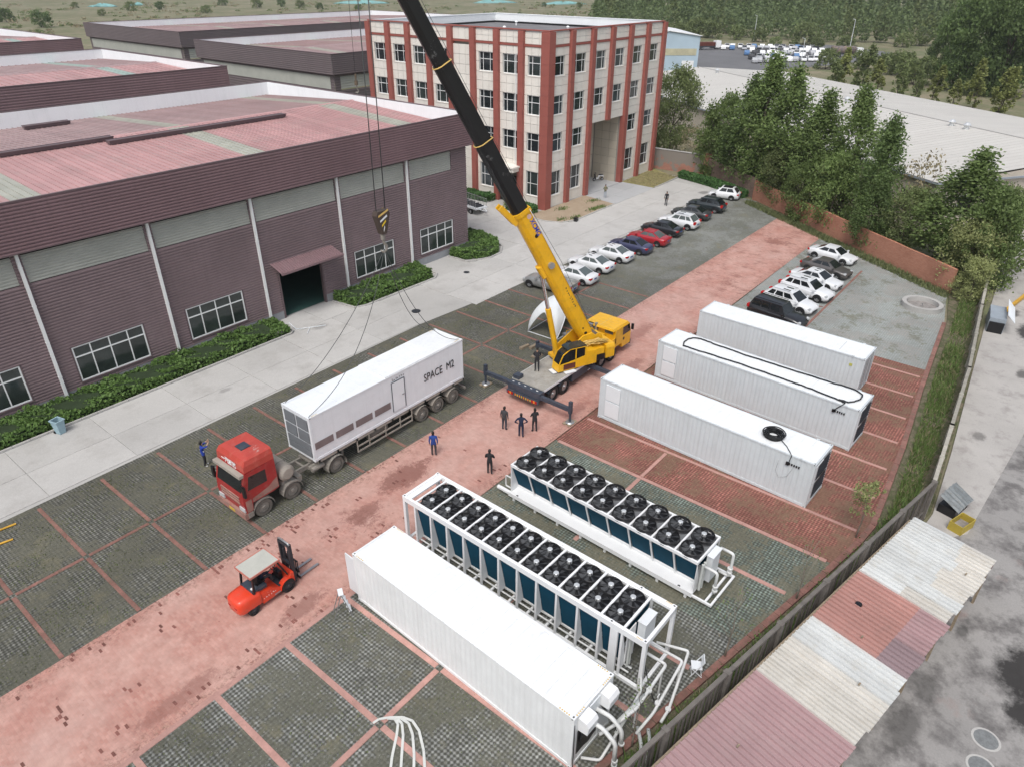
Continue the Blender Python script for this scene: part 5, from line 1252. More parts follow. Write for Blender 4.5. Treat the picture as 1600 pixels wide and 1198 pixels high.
# ------------------------------------------------------------------ dry coolers
def fan_proto(r):
    ring = MB(); n = 24
    for i in range(n):
        a0, a1 = 2*math.pi*i/n, 2*math.pi*(i+1)/n; c0, s0, c1, s1 = math.cos(a0), math.sin(a0), math.cos(a1), math.sin(a1)
        prof = [(r*1.08, 0), (r*1.0, .06), (r*.985, .2), (r*.95, .22), (r*.94, .02)]
        for (ra, za), (rb, zb) in zip(prof, prof[1:]): ring.quad((ra*c0, ra*s0, za), (ra*c1, ra*s1, za), (rb*c1, rb*s1, zb), (rb*c0, rb*s0, zb))
    grille = MB()
    for rr in [r*(.34+.075*k) for k in range(9)]:
        grille.tube([(rr*math.cos(2*math.pi*i/20), rr*math.sin(2*math.pi*i/20), .235+.05*(1-rr/r)) for i in range(21)], .0045, 3)
    for k in range(6):
        a = k*math.pi/3+.26; grille.bar((r*.2*math.cos(a), r*.2*math.sin(a), .285), (r*.97*math.cos(a), r*.97*math.sin(a), .22), .028, .014)
    blade = MB(); nb = 7
    for k in range(nb):
        a = 2*math.pi*k/nb; w = .44
        p = [(r*.2, a, .12), (r*.93, a-.05, .16), (r*.93, a+w, .06), (r*.2, a+w*1.1, .05)]
        blade.poly([(q[0]*math.cos(q[1]), q[0]*math.sin(q[1]), q[2]) for q in p])
    pit = MB(); pit.cyl((0, 0, .0), (0, 0, .025), r*.95, r*.95, 20)
    hub = MB(); hub.cyl((0, 0, .14), (0, 0, .285), r*.235, r*.235, 16); hub.cyl((0, 0, .285), (0, 0, .30), r*.235, r*.19, 16)
    return ring.mesh('fan', M['fan_black']), [('grille', grille.mesh('grille', M['fan_black'])), ('blades', blade.mesh('blades', M['blade'])), ('well', pit.mesh('well', M['black'])), ('hub', hub.mesh('hub', M['hub']))]
M['blade'] = paint('fan_blade', (.10, .105, .112, 1), .42, var=.2)
def put_fan(proto, parent, loc, rz):
    f = link('fan', proto[0], parent, loc, rz)
    for nme, me in proto[1]: link(nme, me, f)
def pipe(parent, pts, r, m='pipe', name='pipe', n=9):
    P = [Vector(p) for p in pts]; out = [P[0]]
    for i in range(1, len(P)-1):       # rounded elbows
        a = (P[i-1]-P[i]); c = (P[i+1]-P[i]); k = min(r*2.2, a.length*.45, c.length*.45); a = a.normalized()*k; c = c.normalized()*k
        for t in (0, .33, .67, 1): out.append(P[i]+a*(1-t)**2+c*t**2)
    out.append(P[-1]); b = MB(); b.tube(out, r, n); return b.build(name, M[m], parent)

def cooler_frame():      # 45 ft open frame with 2 x 11 fans
    E = thing('dry_cooler', 'white open-frame dry cooler with eleven pairs of black fans beside the white container', 'dry cooler', (17.66, 21.06, 0), R(-90.8))
    Lc, W, H = 13.716, 2.438, 2.9
    fr = MB()
    for x in (0, Lc-.16):
        for y in (0, W-.16): fr.box(x, x+.16, y, y+.16, .0, H-.12)
    for y in (0, W-.14): fr.box(.16, Lc-.16, y, y+.14, 0, .16); fr.box(.0, Lc, y+.001, y+.139, H-.3, H-.02)
    for x in (0, Lc-.14): fr.box(x+.002, x+.138, .14, W-.14, H-.28, H-.03); fr.box(x, x+.14, .16, W-.16, 0, .15)
    fr.box(12.1, 12.45, -.002, .1, .16, H-.3); fr.box(12.1, 12.45, W-.1, W+.002, .16, H-.3)
    fr.build('frame', M['white'], E)
    for x in (0, Lc-.18, 12.0):
        for y in (-.005, W-.16):
            c = MB(); c.box(x, x+.18, y, y+.165, H-.118, H); cc = c.build('corner_casting', M['white'], E); c = MB(); c.box(x+.05, x+.13, y+.05, y+.115, H, H+.002); c.build('casting_hole', M['black'], cc)
    top = MB()
    for y in (.14, W-.21): top.box(.7, Lc-.16, y, y+.07, H-.2, H-.08)
    top.box(.02, .62, .15, W-.15, H-.07, H-.03) if False else top.box(.14, .45, .15, W-.15, H-.16, H-.08)
    top.build('top_plate', M['white'], E)
    N = 11; x0 = .80; pitch = (12.62-x0)/N; proto = fan_proto(.525)
    dk = MB(); dk.box(x0, x0+N*pitch, .34, W-.34, H-.33, H-.27); dk.build('fan_deck', M['fan_deck'], E)
    for i in range(N+1):
        x = x0+i*pitch; b = MB(); b.box(x-.05, x+.05, .14, W-.14, H-.12, H-.05); b.build('cross_beam', M['white'], E)
        for y in (.03, W-.11): p = MB(); p.box(x-.05, x+.05, y, y+.08, .16, H-.3); p.build('stanchion', M['white'], E)
        xg = x+.03     # slotted triangular gussets between the coil faces
        for s in (1, 0):
            g = MB()
            ys = [.12, .50] if s == 0 else [W-.12, W-.50]
            tri = [(xg, ys[0], .45), (xg, ys[1], .45), (xg, ys[0], H-.45)]
            g.add([tri[0], tri[1], tri[2]], [(0, 1, 2)]); g.add([(q[0]+.02, q[1], q[2]) for q in tri], [(0, 2, 1)])
            go = g.build('gusset', M['white'], E)
        sl = MB()
        for r_ in range(5):
            for c in range(3):
                yy = .16+c*.11; zz = .58+r_*.3
                if (yy-.12)/.38+(zz-.45)/(H-1.07) < .86: sl.box(xg-.006, xg-.002, yy, yy+.05, zz, zz+.15)
        sl.build('slots', M['black'], go)
    for i in range(N):
        xa = x0+i*pitch; xc = xa+pitch/2
        for y in (.73, W-.73): put_fan(proto, E, (xc, y, H-.27), rnd.uniform(0, 3))
        for s in (0, 1):
            yt, yb = (.13, .46) if s == 0 else (W-.13, W-.46)
            c = MB(); c.quad((xa+.07, yt, H-.42), (xa+pitch-.06, yt, H-.42), (xa+pitch-.06, yb, .55), (xa+.07, yb, .55))
            if s: c.f = [list(reversed(f)) for f in c.f]
            c.build('coil_panel', M['coil_blue'], E)
            hd = MB(); hd.tube([(xa+.07, yb, .5), (xa+pitch-.06, yb, .5)], .045, 6); hd.build('coil_header', M['pipe'], E)
        bm = MB(); bm.box(xa+pitch*.45, xa+pitch*.55, .14, W-.14, .1, .2); bm.build('floor_beam', M['white'], E)
    for y in (.25, .5, W-.5): b = MB(); b.cyl((.5, y, .38), (13.0, y, .38), .04, .04, 7); b.build('manifold', M['pipe'], E)
    b = MB(); b.box(12.75, 13.1, 1.1, 1.95, 1.3, 2.45); b.box(12.72, 13.13, 1.07, 1.98, 2.451, 2.49); b.build('control_box', M['panel_white'], E)
    for y in (.45, .62, 2.1): b = MB(); b.cyl((12.8, y, .4), (12.8, y, 2.3), .05, .05, 8); b.build('riser', M['pipe_grey'], E)
    b = MB(); b.box(12.66, 12.70, .4, 1.05, .6, 2.4); b.build('end_baffle', M['white'], E)
    hazard(E, 13.25, .02, 'x', 5, H+.001, .28); hazard(E, 13.25, 2.36, 'x', 5, H+.001, .28)
    return E
cooler_frame()
def cooler_tray():       # 2 x 9 fans on a white tray
    Fq = thing('dry_cooler', 'white tray-based dry cooler with nine pairs of black fans and dark blue coils', 'dry cooler', (23.62, 19.05, 0), R(-91.8))
    Lc, W, H = 11.1, 2.25, 2.3; N = 9; pitch = Lc/N; proto = fan_proto(.535)
    t = MB(); t.box(0, Lc, -.12, W+.1, .32, .42); t.box(-.02, Lc+.02, -.16, -.12, .26, .5); t.box(-.02, Lc+.02, W+.1, W+.14, .26, .5); t.build('tray', M['white'], Fq)
    for i in range(8):
        for y in (-.1, W):
            f = MB(); x = .3+i*(Lc-.6)/7; f.box(x-.06, x+.06, y, y+.1, .0, .27); f.build('foot', M['white'], Fq)
    d = MB(); d.box(.05, Lc-.05, .08, W-.08, H-.09, H-.05); d.build('fan_deck', M['fan_deck'], Fq)
    r = MB(); r.box(0, Lc, 0, .1, H-.16, H); r.box(0, Lc, W-.1, W, H-.16, H); r.box(0, .08, .1, W-.1, H-.16, H-.002); r.box(Lc-.08, Lc, .1, W-.1, H-.16, H-.002); r.build('top_frame', M['white'], Fq)
    for i in range(N+1):
        x = i*pitch
        if 0 < i < N: b = MB(); b.box(x-.045, x+.045, .1, W-.1, H-.06, H-.004); b.build('cross_beam', M['white'], Fq)
        xg = min(max(x, .02), Lc-.02)
        for s in (0, 1):
            y0, y1 = (.02, .62) if s == 0 else (W-.02, W-.62)
            g = MB(); g.add([(xg-.015, y0, .42), (xg-.015, y1, .42), (xg-.015, y0, H-.16), (xg+.015, y0, .42), (xg+.015, y1, .42), (xg+.015, y0, H-.16)], [(0, 2, 1), (3, 4, 5), (0, 3, 5, 2)]) if i in (0, N) else g.bar((xg, y0, H-.16), (xg, y1-.04 if s == 0 else y1+.04, .44), .09, .03)
            g.build('gusset', M['white'], Fq)
    e = MB(); e.box(.01, .04, .06, W-.06, .42, H-.17); e.build('end_panel', M['white'], Fq)
    for i in range(N):
        xa = i*pitch; xc = xa+pitch/2
        for y in (.56, W-.56): put_fan(proto, Fq, (xc, y, H-.05), rnd.uniform(0, 3))
        for s in (0, 1):
            yt, yb = (.06, .6) if s == 0 else (W-.06, W-.6)
            c = MB(); c.quad((xa+.06, yt, H-.18), (xa+pitch-.06, yt, H-.18), (xa+pitch-.06, yb, .62), (xa+.06, yb, .62))
            if s: c.f = [list(reversed(f)) for f in c.f]
            c.build('coil_panel', M['coil_blue'], Fq)
            k = MB(); k.box(xa+.03, xa+pitch-.03, min(yb, yb+.05), max(yb, yb+.05), .42, .62); k.build('skirt', M['white'], Fq)
    for x in (.5, Lc-.7):
        b = MB(); b.cyl((x, -.02, .421), (x, -.02, .424), .07, .07, 12); b.build('drain', M['black'], Fq)
    b = MB(); b.box(Lc, Lc+.3, .95, 1.75, .55, 2.05); b.box(Lc-.0, Lc+.34, .9, 1.8, 2.051, 2.1); b.build('control_box', M['panel_white'], Fq)
    for y in (.35, .55): b = MB(); b.cyl((Lc+.12, y, .45), (Lc+.12, y, 2.0), .07, .07, 9); b.build('riser', M['pipe_grey'], Fq)
    pipe(Fq, [(Lc+.12, .45, 1.85), (Lc+.8, .45, 1.85), (Lc+.8, .45, .6)], .07); pipe(Fq, [(Lc+.2, 1.95, 1.95), (Lc+.85, 1.95, 1.95), (Lc+.85, 1.95, .55), (Lc+.3, 1.95, .55)], .07)
    for y in (.45, 1.95): b = MB(); b.cyl((Lc+.82, y, .75), (Lc+.82, y, .83), .13, .13, 10); b.cyl((Lc+.82, y, 1.0), (Lc+.82, y, 1.07), .13, .13, 10); b.build('flange', M['pipe'], Fq)
    sk = MB()
    for y in (-.1, W): sk.box(Lc, Lc+1.0, y, y+.1, .26, .36)
    for x in (Lc+.9, Lc+.6): sk.box(x, x+.1, 0, W, .27, .35)
    sk.box(Lc+.3, Lc+1.05, -.3, -.1, .2, .4) if False else None
    sk.build('pipe_skid', M['white'], Fq)
    pipe(Fq, [(-.02, .2, 1.2), (-.5, .2, 1.2), (-.5, .2, .5), (0, .2, .5)], .045); b = MB(); b.box(-.75, 0, -.1, .1, .28, .4); b.cyl((-.75, .0, .34), (-.9, .0, .34), .12, .12, 10); b.build('drain_stub', M['white'], Fq)
cooler_tray()

# ------------------------------------------------------------------ pipework between the white container and the open-frame cooler
def pipework():
    T = thing('pipework', 'white pipes and valves joining the white container to the open-frame cooler', 'pipes', (16.0, 7.4, 0))
    o = Vector((16.0, 7.4, 0)); q = lambda *p: [Vector(a)-o for a in p]
    pipe(T, q((18.3, 7.6, 1.35), (18.3, 6.75, 1.35), (15.9, 6.72, 1.25), (14.9, 7.0, 1.2), (14.2, 7.25, 1.2)), .065)
    pipe(T, q((18.9, 7.7, 1.25), (18.95, 6.35, 1.25), (16.6, 6.3, .6), (15.6, 6.45, .35)), .06)
    pipe(T, q((19.3, 7.7, 1.0), (19.75, 6.45, 1.0), (17.2, 5.95, .45), (16.6, 5.95, .35)), .06)
    pipe(T, q((17.9, 7.6, .9), (17.0, 7.1, .8), (15.6, 6.95, .75), (14.6, 6.9, .7), (13.9, 6.95, .3), (13.55, 7.55, .3)), .055)
    pipe(T, q((13.9, 7.65, 2.05), (14.0, 7.05, 2.0), (14.05, 6.5, 1.55), (14.05, 6.45, .3)), .085)
    pipe(T, q((14.5, 7.65, 2.0), (14.6, 7.05, 1.95), (14.65, 6.6, 1.5), (14.65, 6.55, .7)), .085)
    pipe(T, q((15.9, 6.55, .32), (15.3, 6.0, .22), (14.6, 5.95, .2), (14.1, 6.2, .2), (13.9, 6.4, .2)), .075, 'pipe_grey')
    pipe(T, q((16.1, 6.2, .3), (15.5, 5.75, .2), (14.7, 5.65, .18), (14.0, 5.9, .18), (13.75, 6.15, .18)), .075, 'pipe_grey')
    pipe(T, q((14.95, 6.99, 1.2), (16.6, 6.75, 1.27)), .085, 'pipe_grey', 'insulation'); pipe(T, q((14.9, 6.93, .72), (16.3, 7.02, .78)), .08, 'pipe_grey', 'insulation')
    for (x, y, z) in ((14.05, 6.45, .35), (14.05, 6.45, .6), (14.65, 6.55, .8), (17.0, 6.35, .72), (16.9, 6.73, 1.27), (17.2, 5.97, .47)):
        b = MB(); p = Vector((x, y, z))-o; b.cyl(p-Vector((0, 0, .04)), p+Vector((0, 0, .04)), .115, .115, 10); b.build('flange', M['pipe'], T)
    for (x, y, z) in ((16.9, 6.73, 1.3), (16.3, 6.9, .85), (17.1, 6.4, .8)):
        b = MB(); p = Vector((x, y, z))-o; b.cyl(p, p+Vector((0, 0, .22)), .02, .02, 6); b.box(p.x-.1, p.x+.1, p.y-.02, p.y+.02, p.z+.2, p.z+.24); b.build('valve', M['pipe'], T)
    for (x, y, h) in ((16.0, 6.75, 1.15), (17.9, 6.72, 1.25), (18.6, 6.3, 1.15), (15.0, 6.95, 1.1)):
        b = MB(); p = Vector((x, y, 0))-o; b.box(p.x-.03, p.x+.03, p.y-.03, p.y+.03, 0, h); b.build('stand', M['pipe'], T)
    for pts in ([(14.8, 7.6, 1.9), (15.0, 7.1, 1.0), (14.9, 6.6, .3), (14.5, 6.2, .05)], [(14.9, 7.6, 1.8), (15.2, 7.2, .8), (15.0, 6.8, .1)], [(18.0, 7.5, 1.0), (17.6, 7.0, .4), (17.4, 6.6, .05)]):
        b = MB(); b.tube([Vector(p)-o for p in pts], .02, 5); b.build('cable', M['wire'], T)
pipework()
# ------------------------------------------------------------------ wheels
def wheel(parent, x, y, r, w, mt, mrim, out, hubr=.55):
    """wheel on an axle along y; out = +1/-1 is the visible side"""
    t = MB(); n = 20; prof = [(r*.60, -w/2), (r*.93, -w/2), (r, -w*.34), (r, w*.34), (r*.93, w/2), (r*.60, w/2)]
    for i in range(n):
        a0, a1 = 2*math.pi*i/n, 2*math.pi*(i+1)/n
        for (ra, ya), (rb, yb) in zip(prof, prof[1:]):
            t.quad((ra*math.cos(a0), ya, ra*math.sin(a0)), (rb*math.cos(a0), yb, rb*math.sin(a0)), (rb*math.cos(a1), yb, rb*math.sin(a1)), (ra*math.cos(a1), ya, ra*math.sin(a1)))
    wo = thing_part('wheel', t.mesh('wheel', mt), parent, (x, y, r))
    h = MB(); s = out
    h.cyl((0, s*w*.30, 0), (0, s*w*.36, 0), r*.61, r*.61, 18); h.cyl((0, s*w*.36, 0), (0, s*w*.52, 0), r*.22, r*.18, 10)
    for k in range(6):
        a = k*math.pi/3; h.cyl((r*.36*math.cos(a), s*w*.36, r*.36*math.sin(a)), (r*.36*math.cos(a), s*w*.39, r*.36*math.sin(a)), r*.05, r*.05, 6)
    link('rim', h.mesh('rim', mrim), wo)
    return wo
def thing_part(name, me, parent, loc=None): return link(name, me, parent, loc)

# ------------------------------------------------------------------ cars (front towards local +x)
def car(kind, label, loc, rz, col, name, glass='carglass', roof=None, sunroof=False, coat=.6, rough=.28, metal=0.0, group='parked cars', small=False, var=.04):
    dims = {'sedan': (4.65, 1.80, 1.46), 'suv': (4.65, 1.87, 1.66), 'off': (4.8, 1.93, 1.76), 'hatch': (3.95, 1.74, 1.58), 'pickup': (5.2, 1.82, 1.72)}
    Lc, W, H = dims[kind]; w = W/2; f = Lc/2
    m = paint(name+'_paint', col, rough, metal, var=var, spec=.5, coat=coat)
    C = thing(name, label, 'car' if kind != 'pickup' else 'pickup', loc, rz, group)
    tall = kind in ('suv', 'off', 'pickup')
    zb = .24 if tall else .17; belt = 1.02 if tall else .92; hood = .98 if tall else .86; tr = {'sedan': .98, 'suv': 1.05, 'off': 1.1, 'hatch': 1.0, 'pickup': .82}[kind]
    st = [(f, .74, zb+.16, .52, .58), (f-.06, .86, zb+.08, .58, .66), (f-.3, .94, zb, .66, hood-.12), (f-.75, .985, zb, .74, hood-.03), (f-1.28, 1.0, zb, .80, hood+.04), (f-1.6, 1.0, zb, .84, belt), (0, 1.0, zb, .86, belt+.01), (-f+1.1, 1.0, zb, .88, belt+.03 if kind != 'pickup' else belt), (-f+.75, .99, zb, .88, tr if kind != 'pickup' else belt-.02), (-f+.2, .95, zb+.05, .84, tr-.02), (-f+.05, .89, zb+.12, .76, tr-.10), (-f, .80, zb+.2, .66, tr-.22)]
    if kind == 'pickup': st[8:] = [(-f+.75, 1.0, zb+.1, .8, .80), (-f+.2, .99, zb+.15, .78, .80), (-f+.05, .97, zb+.2, .74, .80), (-f, .94, zb+.22, .7, .78)]
    secs = []
    for (x, k, z0, zs, zt) in st:
        ww = w*k; hp = [(ww*.80, z0), (ww*.95, z0+.10), (ww, (z0+zs)/2+.04), (ww*.985, zs), (ww*.93, zs+(zt-zs)*.6), (ww*.80, zt-.015), (ww*.40, zt+.012)]
        ring = [(x, y, z) for y, z in hp] + [(x, -y, z) for y, z in reversed(hp)]
        secs.append(ring)
    b = MB(); b.smooth = True; b.loft(secs[::-1]); b.build('body', m, C)
    # cabin
    cb = {'sedan': (f-1.12, f-2.02, -f+1.6, -f+.5), 'suv': (f-1.12, f-2.0, -f+.85, -f+.22), 'off': (f-1.4, f-1.9, -f+.45, -f+.12), 'hatch': (f-.85, f-1.65, -f+.75, -f+.15), 'pickup': (f-1.45, f-2.05, -f+2.05, -f+1.85)}[kind]
    xw0, xr0, xr1, xw1 = cb; wb, wt = w*.935, w*(.70 if not tall else .74); zc = belt-.04
    def P(u, v, s):
        bx = xw0+(xw1-xw0)*u; tx = xr0+(xr1-xr0)*u; e = 1-(1-v)**1.5
        return Vector((bx+(tx-bx)*v, s*(wb+(wt-wb)*e), zc+(H-.05-zc)*v))
    us = [0, .12, .3, .5, .7, .88, 1.0]; vsn = [0, .35, .7, .92, 1.0]
    cab = MB(); cab.smooth = True
    for s in (1, -1):
        for i in range(len(us)-1):
            for j in range(len(vsn)-1):
                q = [P(us[i], vsn[j], s), P(us[i+1], vsn[j], s), P(us[i+1], vsn[j+1], s), P(us[i], vsn[j+1], s)]
                cab.quad(*(reversed(q) if s > 0 else q))
    ys = [-1, -.55, 0, .55, 1]
    def rf(u, t): p = P(u, 1, 1); return Vector((p.x, p.y*t, p.z+.05*(1-t*t)))
    for i in range(len(us)-1):
        for j in range(4): cab.quad(rf(us[i], ys[j]), rf(us[i], ys[j+1]), rf(us[i+1], ys[j+1]), rf(us[i+1], ys[j]))
    for u in (0, 1):
        for j in range(len(vsn)-1):
            a, c = P(u, vsn[j], 1), P(u, vsn[j+1], 1); q = [Vector((a.x, -a.y, a.z)), a, c, Vector((c.x, -c.y, c.z))]
            cab.quad(*(q if u == 0 else reversed(q)))
        a = P(u, 1, 1); q = [Vector((a.x, -a.y, a.z))]+[rf(u, t) for t in ys[1:-1]]+[a]
        cab.poly(q if u == 1 else q[::-1])
    cab.build('cabin', m if roof is None else [m], C)
    if roof is not None:
        r = MB(); r.smooth = True
        for i in range(1, len(us)-2):
            for j in range(4): r.quad(*[p+Vector((0, 0, .006)) for p in (rf(us[i], ys[j]*.97), rf(us[i], ys[j+1]*.97), rf(us[i+1], ys[j+1]*.97), rf(us[i+1], ys[j]*.97))])
        r.build('roof', roof, C)
    g = M[glass]
    def off(p, n): return p+n*.008
    # windscreen and rear window
    for u, sgn, nm in ((0, 1, 'windscreen'), (1, -1, 'rear_window')):
        a, c = P(u, .10, .90), P(u, .93, .90); n = Vector((sgn*(H-zc), 0, abs(a.x-c.x))).normalized(); gb = MB()
        q = [off(Vector((a.x, -a.y, a.z)), n), off(a, n), off(c, n), off(Vector((c.x, -c.y, c.z)), n)]; gb.quad(*(q if sgn > 0 else reversed(q))); gb.build(nm, g if sgn > 0 or glass == 'carglass' else g, C)
    spans = {'sedan': [(.13, .47), (.51, .86)], 'hatch': [(.14, .48), (.52, .86)], 'suv': [(.13, .40), (.44, .70), (.74, .93)], 'off': [(.12, .38), (.42, .66), (.70, .95)], 'pickup': [(.16, .52), (.57, .92)]}[kind]
    for s in (1, -1):
        for (u0, u1) in spans:
            gb = MB(); q = [P(u0, .24, s), P(u1, .24, s), P(u1, .84, s), P(u0, .84, s)]; q = [p+Vector((0, s*.012, .004)) for p in q]
            gb.quad(*(reversed(q) if s > 0 else q)); gb.build('side_window', g, C)
    if sunroof:
        gb = MB(); gb.quad(*[rf(u, t)+Vector((0, 0, .008)) for u, t in ((.16, -.55), (.16, .55), (.52, .55), (.52, -.55))]); gb.f = [list(reversed(x)) for x in gb.f]; gb.build('sunroof', M['carglass'], C)
    if kind == 'off':
        for s in (1, -1): gb = MB(); gb.bar((xr0-.1, s*wt*.9, H+.06), (xr1+.1, s*wt*.9, H+.06), .04, .04); gb.build('roof_rail', M['black'], C)
    if kind == 'suv':
        for s in (1, -1): gb = MB(); gb.bar((xr0-.1, s*wt*.95, H+.03), (xr1+.1, s*wt*.95, H+.03), .03, .03); gb.build('roof_rail', M['steel'], C)
    if kind == 'pickup':
        bed = MB(); x0, x1 = -f+.02, -f+1.88
        bed.box(x0, x1, -w*.97, -w*.88, .8, 1.1); bed.box(x0, x1, w*.88, w*.97, .8, 1.1); bed.box(x0, x0+.07, -w*.88, w*.88, .78, 1.1); bed.box(x1-.06, x1, -w*.88, w*.88, .8, 1.12); bed.build('bed_wall', m, C)
        q = MB(); q.box(x0+.08, x1-.07, -w*.87, w*.87, .80, .83); q.build('bed_floor', M['deck'], C)
        for k in range(3):
            q = MB(); yy = -w*.55+k*w*.55; q.tube([(x1-.1, yy, 1.1), (x1-.1, yy, 1.6)], .02, 5); q.build('headboard_bar', M['steel'], C)
        q = MB(); q.bar((x1-.1, -w*.8, 1.6), (x1-.1, w*.8, 1.6), .04); q.build('headboard_bar', M['steel'], C)
    # lamps, plates, bumper grille
    for s in (1, -1):
        q = MB(); q.box(f-.36, f-.07, s*w*.60 if s > 0 else s*w*.90, s*w*.90 if s > 0 else s*w*.60, .60 if not tall else .66, .72 if not tall else .80, (.05, .0)); q.build('headlight', M['headlamp'], C)
        q = MB(); zt_ = tr-.26 if kind != 'pickup' else .72; q.box(-f-.012 if kind == 'pickup' else -f+.0, -f+.22, s*w*.58 if s > 0 else s*w*.955, s*w*.955 if s > 0 else s*w*.58, zt_, zt_+(.15 if not tall else .26)); q.build('tail_light', M['redlamp'], C)
        q = MB(); q.box(xw0-.25, xw0-.08, s*w if s > 0 else s*(w+.17), s*(w+.17) if s > 0 else s*w, belt-.02, belt+.12); q.build('door_mirror', m, C)
    q = MB(); q.box(-f-.012, -f+.03, -.22, .22, .62, .74); q.build('number_plate', M['plate'], C)
    q = MB(); q.box(f-.02, f+.008, -w*.5, w*.5, .34, .52); q.build('grille', M['black'], C)
    rw = .33 if not tall else .37
    for x in (f-.86, -f+.86):
        for s in (1, -1):
            a = MB(); n = 14; ring = [((rw*1.17)*math.cos(math.pi*k/n), s*(w+.004), rw*.98+(rw*1.17)*math.sin(math.pi*k/n)) for k in range(n+1)]
            a.poly([(x+p[0], p[1], p[2]) for p in (ring[::-1] if s > 0 else ring)]); a.build('wheel_arch', M['black'], C)
            wheel(C, x, s*(w-.085), rw, .2, M['rubber'], M['rim'], s)
    return C
Wt = (.72, .735, .75, 1)
rr = R(90)
lc = [('sedan', 'white saloon parked next to the silver pickup', (52.1, 34.5), Wt, {}),
      ('sedan', 'white saloon with an open sunroof, second right of the silver pickup', (55.6, 34.9), Wt, dict(sunroof=True)),
      ('sedan', 'white saloon directly left of the dark blue car', (59.3, 34.9), Wt, dict(sunroof=True)),
      ('sedan', 'dark navy blue saloon left of the red car', (62.6, 34.6), (.045, .05, .105, 1), {}),
      ('sedan', 'bright red saloon in the far parking row', (66.0, 34.4), (.36, .018, .028, 1), {}),
      ('sedan', 'black saloon between the red car and the white off-roader', (69.7, 34.8), (.018, .02, .024, 1), {}),
      ('suv', 'white tall estate with black roof glass in the far row of cars', (73.1, 34.5), Wt, dict(sunroof=True)),
      ('sedan', 'dark grey saloon beside the white tall estate in the far row', (77.2, 35.0), (.05, .052, .054, 1), {}),
      ('suv', 'dark green-black crossover second from the far end of the row', (81.2, 35.0), (.022, .030, .034, 1), {})]
nm = ['white_saloon', 'white_saloon', 'white_saloon', 'navy_saloon', 'red_saloon', 'black_saloon', 'white_estate', 'grey_saloon', 'dark_crossover']
for (k, lb, (x, y), c, kw), n_ in zip(lc, nm):
    car(k, lb, (x, y, 0), rr+rnd.uniform(-.03, .03)+.02, c, n_, 'carglass' if c[0] < .3 else 'palegl', group='cars parked along the concrete road', **kw)
car('hatch', 'small white hatchback with a black roof at the far end of the row', (87.5, 35.5, 0), R(100), Wt, 'white_hatchback', roof=M['black'], group='cars parked along the concrete road')
car('pickup', 'silver grey pickup with an open bed behind the crane boom', (48.9, 34.9, 0), R(94), (.36, .37, .37, 1), 'silver_pickup', 'carglass', metal=.5, group='cars parked along the concrete road')
rc = [('sedan', 'white saloon nearest to the red brick wall', (73.3, 17.4), Wt, {}, 'white_saloon'),
      ('sedan', 'brown-grey saloon between two white cars near the brick wall', (69.1, 16.7), (.125, .115, .11, 1), dict(metal=.4), 'grey_saloon'),
      ('sedan', 'white hatch-backed car with a dark sunroof beside the brown-grey saloon', (65.6, 16.5), Wt, dict(sunroof=True), 'white_saloon'),
      ('suv', 'white off-roader second from the black off-roader', (62.4, 16.3), Wt, dict(sunroof=True), 'white_off_roader'),
      ('suv', 'white off-roader parked right next to the black off-roader', (58.8, 16.5), Wt, dict(sunroof=True), 'white_off_roader'),
      ('off', 'black boxy off-roader half hidden by the farthest grey container', (55.5, 16.3), (.014, .014, .016, 1), {}, 'black_off_roader')]
for (k, lb, (x, y), c, kw, n_) in rc:
    car(k, lb, (x, y, 0), R(-97)+rnd.uniform(-.03, .03), c, n_, 'carglass', group='cars parked near the brick wall', **kw)

